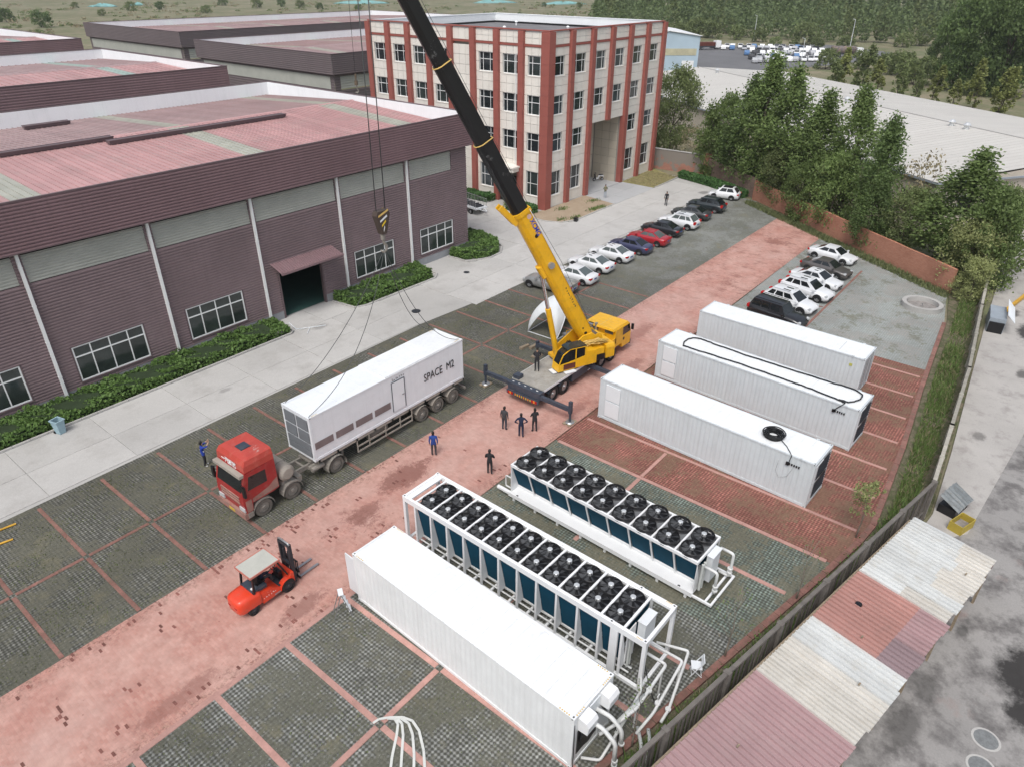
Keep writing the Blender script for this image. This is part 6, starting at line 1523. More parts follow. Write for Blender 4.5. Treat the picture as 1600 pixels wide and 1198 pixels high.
# ------------------------------------------------------------------ tractor unit (front towards -X) and trailer
def tractor():
    T = thing('tractor_truck', 'dusty red tractor truck with a beige gas tank behind its cab', 'truck', (13.2, 29.45, 0))
    w = 1.24
    # local x runs backwards from the bumper
    c = MB(); c.side([(.06, .75), (.0, 1.25), (.04, 1.95), (.34, 3.1), (2.1, 3.14), (2.1, 1.3), (1.75, 1.22), (.5, 1.22), (.44, .75)], -w, w); c.build('cab', M['truck_red'], T)
    r = MB(); r.loft([[(x, y, z) for (x, y) in ((.34+i, -w*k), (2.1, -w*k), (2.1, w*k), (.34+i, w*k))] for i, k, z in ((.03, 1.0, 3.145), (.06, .99, 3.5), (.22, .93, 3.76), (.5, .85, 3.83))]); r.build('roof_cap', M['truck_red2'], T)
    v = MB(); v.box(.06, .40, -w*.98, w*.98, 2.92, 3.09); v.build('sun_visor', M['beige_tank'], T)
    g = MB(); g.quad((.05, -w*.9, 2.0), (.05, w*.9, 2.0), (.285, w*.86, 2.92), (.285, -w*.86, 2.92)); g.f = [list(reversed(f)) for f in g.f]; g.build('windscreen', M['carglass'], T)
    for s in (-1, 1):
        g = MB(); q = [(.36, s*(w+.006), 2.05), (1.5, s*(w+.006), 2.05), (1.5, s*(w+.006), 2.8), (.52, s*(w+.006), 2.84)]; g.quad(*(q if s < 0 else reversed(q))); g.build('side_window', M['carglass'], T)
        d = MB(); d.box(.1, .44, s*(w+.002) if s > 0 else s*(w+.014), s*(w+.014) if s > 0 else s*(w+.002), .78, 1.5); d.build('dusty_sill', M['truck_dust'], T)
        d = MB(); y_ = s*(w+.004); qd = [(.52, y_, 1.24), (2.08, y_, 1.34), (2.08, y_, 2.0), (1.5, y_, 1.66), (.52, y_, 1.48)]; d.poly(qd if s < 0 else qd[::-1]); d.build('dusty_panel', M['truck_dust'], T)
        mr = MB(); mr.box(.0, .12, s*1.3 if s > 0 else s*1.52, s*1.52 if s > 0 else s*1.3, 1.9, 2.55); mr.bar((.1, s*1.2, 2.65), (.08, s*1.42, 2.55), .03); mr.build('mirror', M['black'], T)
        h = MB(); h.box(-.03, .2, s*.72 if s > 0 else s*1.2, s*1.2 if s > 0 else s*.72, .82, 1.05); h.build('headlight', M['headlamp'], T)
        st = MB(); st.box(.1, .4, s*(w-.03) if s > 0 else s*(w+.03), s*(w+.03) if s > 0 else s*(w-.03), .42, .72); st.build('step', M['dusty_steel'], T)
        for xx in (1.05, 2.87):
            fd = MB()
            for k in range(9):
                a0, a1 = math.pi*k/9, math.pi*(k+1)/9; r0 = .64
                p = [(xx-r0*math.cos(a0), s*1.26, .52+r0*math.sin(a0)), (xx-r0*math.cos(a1), s*1.26, .52+r0*math.sin(a1))]
                fd.quad(p[0], p[1], (p[1][0], s*.85, p[1][2]), (p[0][0], s*.85, p[0][2])); fd.quad(p[0], p[1], (p[1][0]*.06+.94*p[1][0], s*1.26, p[1][2]-.09), (p[0][0], s*1.26, p[0][2]-.09))
            fd.build('mudguard', M['dusty_steel'], T)
        for xx in (1.05, 2.87, 5.88): wheel(T, xx, s*1.07, .52, .3 if xx < 6 else .5, M['dusty_rubber'], M['dusty_steel'], s)
    for xx in (5.88,):
        for s in (-1, 1):
            fd = MB()
            for k in range(10):
                a0, a1 = math.pi*(-.08+1.16*k/10), math.pi*(-.08+1.16*(k+1)/10); r0 = .66
                p0 = (xx-r0*math.cos(a0), .52+r0*math.sin(a0)); p1 = (xx-r0*math.cos(a1), .52+r0*math.sin(a1))
                fd.quad((p0[0], s*1.32, p0[1]), (p1[0], s*1.32, p1[1]), (p1[0], s*.75, p1[1]), (p0[0], s*.75, p0[1]))
            fd.build('mudguard', M['dusty_steel'], T)
    b = MB(); b.box(-.08, .3, -w, w, .38, .74); b.build('bumper', M['truck_dust'], T)
    p = MB(); p.box(-.1, -.08, -.25, .25, .45, .6); p.build('number_plate', M['plate_y'], T)
    for z in (1.2, 1.38, 1.56): g = MB(); g.box(-.03, .03, -.85, .85, z, z+.1); g.build('grille_bar', M['truck_dust'], T)
    h = MB(); h.box(.95, 1.5, -.3, .3, 3.82, 3.87); h.build('roof_hatch', M['slate'], T)
    f = MB()
    for s in (-.42, .42): f.box(.8, 7.1, s-.06, s+.06, .72, 1.0)
    for x in (2.6, 4.2, 5.4, 6.8): f.box(x, x+.12, -.36, .36, .76, .96)
    f.build('chassis', M['dusty_steel'], T)
    t = MB(); t.cyl((2.75, -1.12, 1.75), (2.75, 1.12, 1.75), .47, .47, 22); t.cyl((2.75, -1.12, 1.75), (2.75, -1.24, 1.75), .47, .3, 22); t.cyl((2.75, 1.12, 1.75), (2.75, 1.24, 1.75), .47, .3, 22); to = t.build('gas_tank', M['beige_tank'], T)
    for y in (-.55, .55): s_ = MB(); s_.cyl((2.75, y-.04, 1.75), (2.75, y+.04, 1.75), .482, .482, 22, False); s_.build('strap', M['dusty_steel'], to)
    s_ = MB(); s_.box(2.4, 3.1, -1.0, 1.0, 1.0, 1.3); s_.box(3.3, 3.6, -1.1, -.5, .75, 1.1); s_.cyl((4.4, -.9, .85), (5.2, -.9, .85), .16, .16, 10); s_.cyl((4.4, -.6, .85), (5.2, -.6, .85), .13, .13, 10); s_.build('air_tanks', M['dusty_steel'], T)
    k = MB(); k.box(4.6, 5.6, -.55, .55, 1.0, 1.12); k.cyl((5.2, 0, 1.1), (5.2, 0, 1.2), .45, .45, 14); k.build('fifth_wheel', M['dusty_steel'], T)
    lettering('一汽解放', .34, M['white'], T, frame4((.345, .78, 3.2), (0, -1, 0), (.1, 0, .99)), .004)
    b = MB(); scribble(b, (1.75, -.15, 3.834), (0, -1, 0), (-1, 0, 0), .9, .4, 4, 2); b.build('painted_marks', M['pinkmark'], T)
M['truck_red2'] = paint('truck_red_top', (.46, .062, .045, 1), .42, var=.12, dirt=(.50, .20, .15, 1), dirt_amt=.4, coat=.2)
M['pinkmark'] = paint('faded_marks', (.62, .42, .38, 1), .6)
tractor()
def trailer():
    T = thing('semi_trailer', 'dusty beige skeletal semi-trailer under the white lettered box', 'trailer', (17.7, 29.45, 0))
    f = MB()
    for s in (-.48, .48): f.side([(.2, 1.2), (2.2, 1.2), (2.8, .95), (11.9, .95), (12.3, 1.1), (12.3, 1.44), (.2, 1.44)], s-.07, s+.07)
    for x in (.3, 1.6, 3.0, 4.4, 5.8, 7.2, 8.6, 10.0, 11.2, 12.2): f.box(x-.07, x+.07, -1.2, 1.2, 1.3, 1.46)
    for s in (-1.2, 1.14): f.box(.2, 12.3, s, s+.06, 1.3, 1.462)
    f.build('chassis', M['dusty_beige'], T)
    for s in (-1, 1):
        g = MB(); y = s*1.17
        g.bar((3.0, y, .52), (7.4, y, .52), .05, .09); g.bar((3.0, y, .88), (7.4, y, .88), .05, .09)
        for x in (3.0, 3.9, 5.2, 6.4, 7.4): g.bar((x, y, .47), (x, y, 1.3), .07, .05)
        for x in (3.9, 5.2): g.bar((x, y, .9), (x+.35, y*.6, 1.3), .05, .05)
        g.build('side_guard', M['dusty_beige'], T)
        l = MB(); l.box(2.1, 2.24, s*.7-.07, s*.7+.07, .15, 1.2); l.box(2.0, 2.34, s*.7-.16, s*.7+.16, .08, .15); l.build('landing_leg', M['dusty_steel'], T)
        for x in (8.3, 9.72, 11.14):
            wheel(T, x, s*1.02, .52, .42, M['dusty_rubber'], M['dusty_steel'], s)
            fd = MB(); r0 = .62
            for k in range(8):
                a0, a1 = math.pi*(.12+.76*k/8), math.pi*(.12+.76*(k+1)/8); p0 = (x-r0*math.cos(a0), .52+r0*math.sin(a0)); p1 = (x-r0*math.cos(a1), .52+r0*math.sin(a1))
                fd.quad((p0[0], s*1.25, p0[1]), (p1[0], s*1.25, p1[1]), (p1[0], s*.8, p1[1]), (p0[0], s*.8, p0[1]))
            fd.build('mudguard', M['dusty_beige'], T)
    b = MB(); b.box(12.3, 12.4, -1.2, 1.2, .55, .72); b.bar((12.1, -.6, 1.0), (12.35, -.6, .65), .06); b.bar((12.1, .6, 1.0), (12.35, .6, .65), .06); b.build('rear_guard', M['dusty_steel'], T)
    for s in (-1, 1): l = MB(); l.box(12.4, 12.44, s*.85-.15, s*.85+.15, .58, .7); l.build('tail_light', M['redlamp'], T)
    t = MB(); t.box(4.2, 5.6, -.9, -.5, .55, 1.1); t.build('tool_box', M['dusty_steel'], T)
M['dusty_beige'] = paint('dusty_beige_steel', (.36, .325, .28, 1), .85, var=.2, scale=2, dirt=(.16, .145, .125, 1), dirt_amt=.5)
trailer()
def space_box():
    C = container('long white lettered box with a side door riding on the trailer', (17.72, 28.23, 1.47), 0, 12.192, 2.438, 2.9, M['m2_white'], False, name='lettered_container', roof_mat=M['m2_white'])
    # raised rear half of the roof
    b = MB(); b.box(5.5, 12.1, .03, 2.41, 2.87, 2.95); b.build('raised_roof', M['cont_white'], C)
    for x in (2.1, 4.1): b = MB(); b.box(x, x+.03, .1, 2.34, 2.88, 2.886); b.build('roof_seam', M['panel_white'], C)
    M['vent_pink'] = paint('mesh_vent_pinkish', (.23, .18, .175, 1), .8, var=.15, fine=40); M['vent_grey'] = paint('mesh_vent_grey', (.17, .185, .20, 1), .7, var=.15, fine=40)
    for x in (.14, 1.58, 3.02, 4.46):
        b = MB(); b.box(x, x+1.25, -.012, -.004, .76, 1.2); v = b.build('vent', M['vent_pink'], C)
        b = MB()
        for k in range(7): b.box(x+.02, x+1.23, -.02, -.012, .80+k*.055, .812+k*.055)
        b.build('louvre_slats', M['vent_pink'], v)
    for (y, z, h) in ((.2, 1.95, .72), (1.3, 1.95, .72), (.2, 1.15, .70), (1.3, 1.15, .70)):
        b = MB(); b.box(-.03, -.004, y, y+.95, z, z+h); b.build('front_vent', M['vent_grey'], C)
    for z in (.22, .66): b = MB(); b.box(-.03, -.004, .2, 2.25, z, z+.41); b.build('front_vent', M['vent_grey'], C)
    d = MB(); d.box(5.92, 6.88, -.03, -.004, .42, 2.38); do = d.build('door', M['m2_white'], C)
    e = MB(); e.box(5.88, 5.92, -.024, -.003, .40, 2.42); e.box(6.88, 6.95, -.024, -.003, .40, 2.42); e.box(5.92, 6.88, -.024, -.003, 2.38, 2.43); e.build('door_seal', M['slate'], C)
    h = MB(); h.box(6.68, 6.83, -.07, -.03, 1.3, 1.35); h.build('handle', M['steel'], do)
    lettering('SPACE  M2', .78, M['black'], C, frame4((8.55, -.012, 1.28), (1, 0, 0), (0, 0, 1)), .0, .76)
    b = MB(); scribble(b, (5.9, -.012, 2.5), (1, 0, 0), (0, 0, 1), 1.05, .22, 7, 5); b.build('caption_marks', M['slate'], C)
    hazard(C, .2, .02, 'x', 5, 2.902, .45); hazard(C, 11.5, .05, 'x', 5, 2.951, .45); hazard(C, 11.5, 2.33, 'x', 5, 2.951, .45)
space_box()

# ------------------------------------------------------------------ truck crane
def crane():
    S = Vector((36.8, 24.5, 0)); K = thing('truck_crane', 'yellow truck crane with its long black telescopic boom raised', 'crane', S)
    Y, SL = M['yellow'], M['slate']; w = 1.33
    f = MB()
    for s in (-.45, .45): f.box(-4.7, 5.9, s-.1, s+.1, .7, 1.15)
    f.box(-4.4, 3.0, -.35, .35, .75, 1.2); f.build('chassis', SL, K)
    d = MB(); d.box(-4.62, 1.75, -w, w, 1.24, 1.36); d.build('deck', M['deck'], K)
    e = MB()
    for s in (-1, 1): e.box(-4.62, 1.75, s*w if s > 0 else s*(w+.02), s*(w+.02) if s > 0 else s*w, 1.2, 1.37)
    e.build('deck_edge', M['panel_white'], K)
    for s in (-1, 1):      # side boxes between the axle groups
        b = MB(); b.box(-1.35, 1.55, s*.6 if s > 0 else s*w, s*w if s > 0 else s*.6, .55, 1.2); b.build('side_box', SL, K)
        for x in (.9, 1.2): q = MB(); yy = s*(w+.003); q.box(x-.3, x+.0, min(yy, yy+s*.01), max(yy, yy+s*.01), .62 if x < 1 else .9, .68 if x < 1 else .96); q.build('step_mark', M['white'], K)
        for x in (-3.5, -2.2, 2.5, 3.85): wheel(K, x, s*1.12, .58, .42, M['rubber'], M['rim'], s)
        for x in (-3.5, -2.2):
            q = MB()
            for k in range(8):
                a0, a1 = math.pi*(.14+.72*k/8), math.pi*(.14+.72*(k+1)/8); p0 = (x-.66*math.cos(a0), .56+.66*math.sin(a0)); p1 = (x-.66*math.cos(a1), .56+.66*math.sin(a1))
                q.quad((p0[0], s*w, p0[1]), (p1[0], s*w, p1[1]), (p1[0], s*.8, p1[1]), (p0[0], s*.8, p0[1]))
            q.build('mudguard', SL, K)
    # outriggers
    for (x, yl, yr) in ((-4.85, 3.65, -3.7), (.8, 3.4, -3.5)):
        b = MB(); b.box(x-.26, x+.26, -w-.02, w+.02, .78, 1.28 if x < 0 else 1.2); b.build('outrigger_box', SL, K)
        for y in (yl, yr):
            s = 1 if y > 0 else -1; xo = x+(.12 if s > 0 else -.12)
            b = MB(); b.box(xo-.12, xo+.12, min(s*w, y), max(s*w, y), .88, 1.14); bo = b.build('outrigger_beam', SL, K)
            j = MB(); j.box(xo-.105, xo+.105, y-.105, y+.105, .75, 1.6 if x < 0 else 1.3); j.cyl((xo, y, .14), (xo, y, .8), .08, .08, 10); j.build('jack', SL, bo)
            p = MB(); p.cyl((xo, y, .1), (xo, y, .16), .3, .24, 14); p.build('foot', M['steel'], bo)
            for k in (-1, 1): t = MB(); t.box(xo-.4, xo+.4, y+k*.16-.13, y+k*.16+.13, 0, .1); t.build('timber_pad', M['wood'], bo)
    b = MB(); b.box(-5.25, -5.13, -w, w, .5, .78); b.build('rear_bumper', SL, K)
    for i in range(8): q = MB(); q.box(-5.27, -5.252, -.72+i*.18, -.64+i*.18, .56, .72); q.build('warning_stripe', M['orangelamp'] if i % 2 else M['plate_y'], K)
    for s in (-1, 1):
        for k, m in enumerate(('redlamp', 'orangelamp', 'redlamp')): q = MB(); a = s*(.85+.15*k); q.box(-5.28, -5.252, a-.06, a+.06, .55, .74); q.build('tail_light', M[m], K)
    for i in range(5): q = MB(); q.box(-4.86, -4.80, -1.0+i*.5, -.85+i*.5, 1.281, 1.285); q.build('beam_mark', M['white'], K)
    q = MB(); q.box(-4.6, -4.1, .8, 1.3, 1.361, 1.62); q.build('tool_chest', SL, K)
    # front carrier body and cab
    b = MB(); b.side([(2.0, 1.1), (2.0, 1.75), (4.3, 1.75), (4.3, 1.3), (3.6, 1.25), (2.6, 1.25)], -w, -w+.06); b.side([(2.0, 1.1), (2.0, 1.75), (4.3, 1.75), (4.3, 1.3), (3.6, 1.25), (2.6, 1.25)], w-.06, w); b.box(2.0, 2.06, -w+.06, w-.06, 1.2, 1.75); b.box(2.06, 4.3, -w+.06, w-.06, 1.22, 1.3); b.build('carrier_side', Y, K)
    b = MB(); b.box(2.3, 4.1, -.55, .6, 1.3, 1.95, (.06, .06)); b.build('engine_cover', Y, K)
    c = MB(); c.side([(4.15, 1.0), (4.15, 2.36), (6.12, 2.36), (6.38, 1.65), (6.4, .62), (5.25, .62), (5.15, 1.0)], -w, w); c.build('carrier_cab', Y, K)
    rp = MB(); rp.box(3.9, 6.05, -w+.04, w-.04, 2.36, 2.50, (.06, .06)); ro = rp.build('cab_roof', Y, K)
    for i in range(5): q = MB(); x = 4.2+i*.4; q.box(x-.012, x+.012, -w+.12, w-.12, 2.50, 2.508); q.build('roof_rib', M['rope_yellow'], ro)
    q = MB(); q.box(4.1, 5.85, -.02, .02, 2.50, 2.51); q.build('roof_rib', M['rope_yellow'], ro)
    for s in (-1, 1):
        y = s*(w+.006); g = MB(); qd = [(5.2, y, 1.62), (6.34, y, 1.62), (6.1, y, 2.28), (5.2, y, 2.28)]; g.quad(*(qd if s < 0 else reversed(qd))); g.build('side_window', M['carglass'], K)
        mr = MB(); mr.box(6.3, 6.42, s*1.38 if s > 0 else s*1.58, 0, 0, 0) if False else mr.box(6.3, 6.42, s*1.38 if s > 0 else s*1.56, s*1.56 if s > 0 else s*1.38, 1.75, 2.2); mr.build('mirror', M['black'], K)
        q = MB(); yy = s*(w+.004); q.cyl((5.4, yy-s*.003, 1.3), (5.4, yy+s*.004, 1.3), .12, .12, 14); q.build('emblem', M['black'], K)
    g = MB(); g.quad((6.395, -w*.92, 1.68), (6.395, w*.92, 1.68), (6.15, w*.88, 2.32), (6.15, -w*.88, 2.32)); g.build('windscreen', M['carglass'], K)
    g = MB(); g.box(4.13, 4.152, -1.1, -.4, 1.98, 2.28); g.build('rear_window', M['palegl'], K)
    g = MB(); g.box(4.125, 4.149, .2, 1.0, 1.98, 2.3); g.build('rear_window', M['palegl'], K)
    b = MB(); b.box(6.38, 6.5, -w, w, .5, .85); b.build('front_bumper', SL, K)
    b = MB(); b.cyl((4.0, .3, 1.9), (4.0, .3, 2.6), .12, .12, 10); b.box(3.75, 4.1, .5, .95, 1.9, 2.5); b.build('exhaust', M['steel'], K)
    # ---- superstructure, turned towards the trailer (local f forward, l left)
    hook = Vector((25.0, 29.4)); dv = (hook-Vector((S.x, S.y))).normalized(); az = math.atan2(dv.y, dv.x)
    def up(mb, name, m): return mb.build(name, m, K, None, az)
    b = MB(); b.cyl((0, 0, 1.36), (0, 0, 1.62), .78, .78, 24); up(b, 'slew_ring', SL)
    b = MB(); b.prism([(-2.3, -.95), (1.2, -.75), (1.2, .75), (-2.3, .95)], 1.62, 1.82); up(b, 'turntable', Y)
    PV = Vector((-1.25, 0, 3.0)); EL = R(60.6)
    for s in (-1, 1):
        b = MB(); b.side([(-2.25, 1.82), (.9, 1.82), (.9, 2.15), (-.75, 3.25), (-1.5, 3.35), (-2.25, 2.7)], s*.62-.05, s*.62+.05); up(b, 'boom_bracket', Y)
    b = MB(); b.loft([[(x, y, z) for (x, y) in ((-3.1, -1.25*k), (-2.35, -1.3*k), (-2.35, 1.3*k), (-3.1, 1.25*k))] for z, k in ((1.42, 1.0), (2.2, 1.0), (2.42, .94))]); up(b, 'counterweight', Y)
    for x, z in ((-1.85, 2.15), (-2.12, 2.75)):
        b = MB(); b.cyl((x, -.5, z), (x, .5, z), .26, .26, 16); w_ = up(b, 'winch', M['rope_drum'])
        for y in (-.52, .5): q = MB(); q.cyl((x, y, z), (x, y+.03, z), .36, .36, 16); q.build('drum_flange', Y, w_)
    b = MB(); b.box(-2.1, -.4, -1.35, -.72, 1.75, 2.5); up(b, 'hydraulic_box', Y)
    b = MB(); b.box(-2.2, -1.0, .75, 1.25, 1.85, 2.3); up(b, 'valve_box', Y)
    rg = random.Random(4)
    for k in range(26):
        p = [(-2.6+rg.uniform(-.2, .2), .75+rg.uniform(-.12, .25), 2.35+rg.uniform(0, .3)), (-1.9+rg.uniform(-.2, .2), .85+rg.uniform(-.1, .3), 2.75+rg.uniform(-.15, .2)), (-1.0+rg.uniform(-.3, .3), .80+rg.uniform(-.1, .2), 2.75+rg.uniform(-.2, .15)), (.2+rg.uniform(-.5, .4), .78+rg.uniform(-.08, .12), 2.6+rg.uniform(-.12, .12))]
        b = MB(); b.tube(p[:3] if k % 2 else p, .022, 4); up(b, 'hose', M['rope_yellow'])
    b = MB(); b.box(-2.25, -1.32, .8, 1.3, 1.40, 1.84); up(b, 'gap_shade_box', M['black'])  # solid black box paints the shade of the open gap behind the cab
    for x_ in (-2.3, -1.4, -.5): b = MB(); b.bar((x_, -1.1, 2.4), (x_, -1.1, 2.95), .035); up(b, 'rail_post', Y)
    b = MB(); b.bar((-2.3, -1.1, 2.95), (-.5, -1.1, 2.95), .035); up(b, 'handrail', Y)
    b = MB(); b.box(-.9, -.3, -1.3, -.75, 2.5, 2.75); b.cyl((-1.6, -1.0, 2.5), (-1.6, -1.0, 2.85), .16, .16, 10); up(b, 'oil_filter', M['steel'])
    for k in range(9): p = [(-.6+rg.uniform(-.3, .3), -.55+rg.uniform(-.2, .2), 1.95+rg.uniform(0, .3)), (-.2, -.4+rg.uniform(-.2, .2), 2.3+rg.uniform(0, .4)), (.3+rg.uniform(-.2, .2), -.3, 2.0)]; b = MB(); b.tube(p, .03, 5); up(b, 'black_hose', M['wire'])
    # operator cab
    c0, c1 = .78, 1.62
    b = MB(); b.side([(-.35, 1.5), (-.35, 2.25), (1.0, 2.05), (1.75, 2.0), (1.82, 1.5)], c0, c1); up(b, 'cab_base', Y)
    b = MB(); b.side([(-1.3, 1.5), (-1.3, 2.45), (-.36, 2.6), (-.36, 1.5)], c0, c1); up(b, 'cab_rear_box', Y)
    b = MB(); b.side([(-.33, 2.26), (-.33, 2.98), (.9, 3.02), (1.42, 2.72), (1.72, 2.02), (1.0, 2.06)], c0+.05, c1-.05); up(b, 'cab_glass', M['carglass'])
    b = MB(); b.side([(-.4, 2.98), (.92, 3.02), (1.1, 2.98), (1.1, 3.06), (.9, 3.12), (-.4, 3.08)], c0, c1); up(b, 'cab_top', M['roof_dark'])
    for s in (c0+.02, c1-.02):
        for a, q in (((.92, 3.02), (1.46, 2.7)), ((1.46, 2.7), (1.76, 2.02)), ((-.36, 2.25), (-.36, 3.0)), ((.42, 2.2), (.42, 3.02)), ((-.36, 2.98), (.92, 3.03))):
            p = MB(); p.bar((a[0], s, a[1]), (q[0], s, q[1]), .05, .06); up(p, 'cab_pillar', Y)
    b = MB(); b.box(.55, 1.4, c1+.02, c1+.35, 1.42, 1.47); up(b, 'cab_step', M['panel_white'])
    b = MB(); b.box(1.85, 2.15, c0+.1, c1-.1, 1.42, 1.47); up(b, 'cab_step', M['panel_white'])
    b = MB(); b.box(.45, 1.4, c1-.02, c1+.01, 1.56, 1.98); up(b, 'open_doorway', M['dark_red_in'])
    # ---- boom
    bd = Vector((math.cos(EL), 0, math.sin(EL))); bn = Vector((-math.sin(EL), 0, math.cos(EL)))     # bn = upper side
    def sec(s, w_, h, drop=0):
        c = PV+bd*s+bn*drop; hw = w_/2
        pr_ = [(-hw, .5*h), (hw, .5*h), (hw, -.18*h), (hw*.72, -.38*h), (hw*.3, -.5*h), (-hw*.3, -.5*h), (-hw*.72, -.38*h), (-hw, -.18*h)]
        return [c+Vector((0, 1, 0))*a+bn*bb for a, bb in pr_]
    b = MB(); b.loft([sec(-.7, .78, .6), sec(.2, .86, .95), sec(1.2, .88, 1.08), sec(10.75, .88, 1.08)]); up(b, 'boom_base_section', Y)
    b = MB(); b.loft([sec(10.72, .98, 1.2), sec(11.0, .98, 1.2)]); up(b, 'boom_collar', Y)
    segs = [(11.0, 15.9, .80, .98), (15.9, 20.6, .74, .90), (20.6, 25.2, .68, .82), (25.2, 28.2, .62, .74)]
    for (s0, s1, w_, h) in segs:
        b = MB(); b.loft([sec(s0-.2, w_, h), sec(s1, w_, h)]); up(b, 'boom_section', M['boom_black'])
        q = MB(); pts = sec(s1-.05, w_+.07, h+.07); q.tube(pts+[pts[0]], .035, 5); up(q, 'rope_band', M['rope_yellow'])
    # sheaves and boom head
    b = MB(); b.loft([sec(28.2, .6, .72), sec(28.9, .5, .9, -.15)]); up(b, 'boom_head', Y)
    tip = PV+bd*28.6-bn*.5
    for y in (-.15, .15): b = MB(); b.cyl(tip+Vector((0, y-.03, 0)), tip+Vector((0, y+.03, 0)), .26, .26, 16); up(b, 'sheave', SL)
    # derricking cylinder
    c0_ = Vector((.95, 0, 1.9)); c1_ = PV+bd*6.4-bn*.62; md = c0_+(c1_-c0_)*.58
    b = MB(); b.cyl(c0_, md, .2, .2, 14); up(b, 'lift_cylinder', Y)
    b = MB(); b.cyl(md, c1_, .13, .13, 14); up(b, 'lift_rod', M['chrome'])
    b = MB(); b.side([(0, 0)], 0, 0) if False else b.loft([sec(6.0, .5, .3, -.62), sec(6.9, .5, .3, -.62)]); up(b, 'lift_bracket', Y)
    # stowed jib strapped along the near end of the main boom
    j = MB()
    for a in (-.2, .2): j.bar(PV+bd*10.4-bn*.55+Vector((0, a, 0)), PV+bd*12.0-bn*.98+Vector((0, a, 0)), .1, .34)
    j.box(-.0, .001, 0, .001, 0, .001) if False else None
    up(j, 'jib_foot', Y)
    ln = MB(); ln.tube([PV+bd*.6+bn*.75, PV+bd*6+bn*.95, PV+bd*11+bn*.72, PV+bd*28.4+bn*.62], .014, 5); up(ln, 'hoist_line', M['sling'])
    ln = MB(); ln.tube([PV+bd*.5+bn*.5+Vector((0, .52, 0)), PV+bd*10.9+bn*.5+Vector((0, .5, 0))], .02, 5); up(ln, 'hydraulic_line', M['chrome'])
    q = MB(); q.cyl(PV+bd*6.6+Vector((0, .44, .1)), PV+bd*6.6+Vector((0, .62, .1)), .22, .22, 14); up(q, 'length_drum', M['steel'])
    for s_, r_ in ((9.05, .13), (.35, .12), (.85, .06)):
        q = MB(); q.cyl(PV+bd*s_+bn*(.12 if s_ > 5 else .0)+Vector((0, .43, 0)), PV+bd*s_+bn*(.12 if s_ > 5 else .0)+Vector((0, .452, 0)), r_, r_, 14); up(q, 'round_mark', M['black'])
    o = lettering('XCMG', .42, M['blue_letter'], K, frame4(PV+bd*10.2+Vector((0, .447, 0))+bn*.18, -bd, -bd.cross(Vector((0, 1, 0))) if False else bn), .008); o.rotation_euler = (0, 0, az)
    q = MB(); q.cyl(PV+bd*10.45+bn*.28+Vector((0, .441, 0)), PV+bd*10.45+bn*.28+Vector((0, .446, 0)), .16, .16, 14); up(q, 'round_badge', M['pinkmark'])
    sc2 = MB(); scribble(sc2, PV+bd*4.6+bn*.15+Vector((0, .445, 0)), -bd, bn, 1.9, .2, 9, 6); up(sc2, 'boom_marks', M['dark_steel'])
    return K, tip, az
M['rope_drum'] = paint('wire_rope_drum', (.16, .12, .085, 1), .7, .2, var=.3, scale=8)
M['roof_dark'] = paint('tinted_roof_glass', (.03, .04, .042, 1), .15, var=.2)
M['dark_red_in'] = paint('cab_interior', (.12, .03, .02, 1), .8, var=.3)
M['blue_letter'] = paint('blue_letters', (.02, .06, .42, 1), .5)
M['boom_black'] = None
def boom_black():
    t = NT('boom_black_paint'); wear = t.ramp(t.noise(1.1, 5, .75), .60, .68, 0, .55)
    col = t.mix(wear, (.010, .010, .011, 1), (.24, .24, .24, 1)); return t.done(col, .32, spec=.5)
M['boom_black'] = boom_black()
_K, _tip, _az = crane()

# hook block, hoist ropes, slings
def hook_block():
    H = thing('hook_block', 'yellow and black striped hook block hanging before the factory wall', 'hook block', (25.0, 29.4, 13.2)); H.scale = (1.35, 1.35, 1.35)
    zt = (28.0-13.2)/1.35
    b = MB(); b.side([(-.36, .25), (-.28, .42), (.28, .42), (.36, .25), (.12, -.55), (-.12, -.55)], -.14, .14); b.build('cheek_plates', M['hook_brown'], H)
    for k, (z, m) in enumerate(((.28, 'rope_yellow'), (.06, 'white'), (-.14, 'stripe_yellow'), (-.36, 'white'))):
        for s in (-.146, .141):
            q = MB(); wd = .33-.10*k+.02; q.side([(-wd*.75, z-.09), (wd*.8, z+.09), (wd*.8-.02, z+.17), (-wd*.75, z-.01)], s, s+.005); q.build('stripe', M[m], H)
    b = MB(); b.cyl((0, 0, -.55), (0, 0, -.8), .1, .1, 10); b.tube([(0, 0, -.8), (.03, 0, -.95), (.16, 0, -1.1), (.13, 0, -1.28), (-.05, 0, -1.34), (-.17, 0, -1.22)], [.06, .06, .06, .055, .05, .03], 7); b.build('hook', M['dusty_steel'], H)
    for (x, y) in ((-.28, -.06), (-.2, .06), (.2, -.06), (.28, .06)):
        b = MB(); b.tube([(x, y, .4), (x*1.0+.1, y-.0, zt)], .014, 4); b.build('rope', M['sling'], H)
M['hook_brown'] = paint('hook_dark', (.07, .05, .04, 1), .6)
M['stripe_yellow'] = paint('stripe_yellow', (.75, .52, .03, 1), .5)
hook_block()
def aux_hook():
    H = thing('auxiliary_hook', 'small auxiliary hook hanging high above the factory roof', 'hook', (24.18, 29.4, 20.3))
    b = MB(); b.cyl((0, 0, .1), (0, 0, .4), .03, .06, 8); b.cyl((0, 0, -.1), (0, 0, .1), .09, .09, 10); b.build('ball', M['rope_drum'], H)
    b = MB(); b.tube([(0, 0, -.1), (.02, 0, -.25), (.1, 0, -.36), (.04, 0, -.48), (-.08, 0, -.44)], .035, 6); b.build('hook', M['dusty_steel'], H)
    b = MB(); b.tube([(0, 0, .5), (.15, .05, 8.6)], .013, 4); b.build('rope', M['sling'], H)
aux_hook()
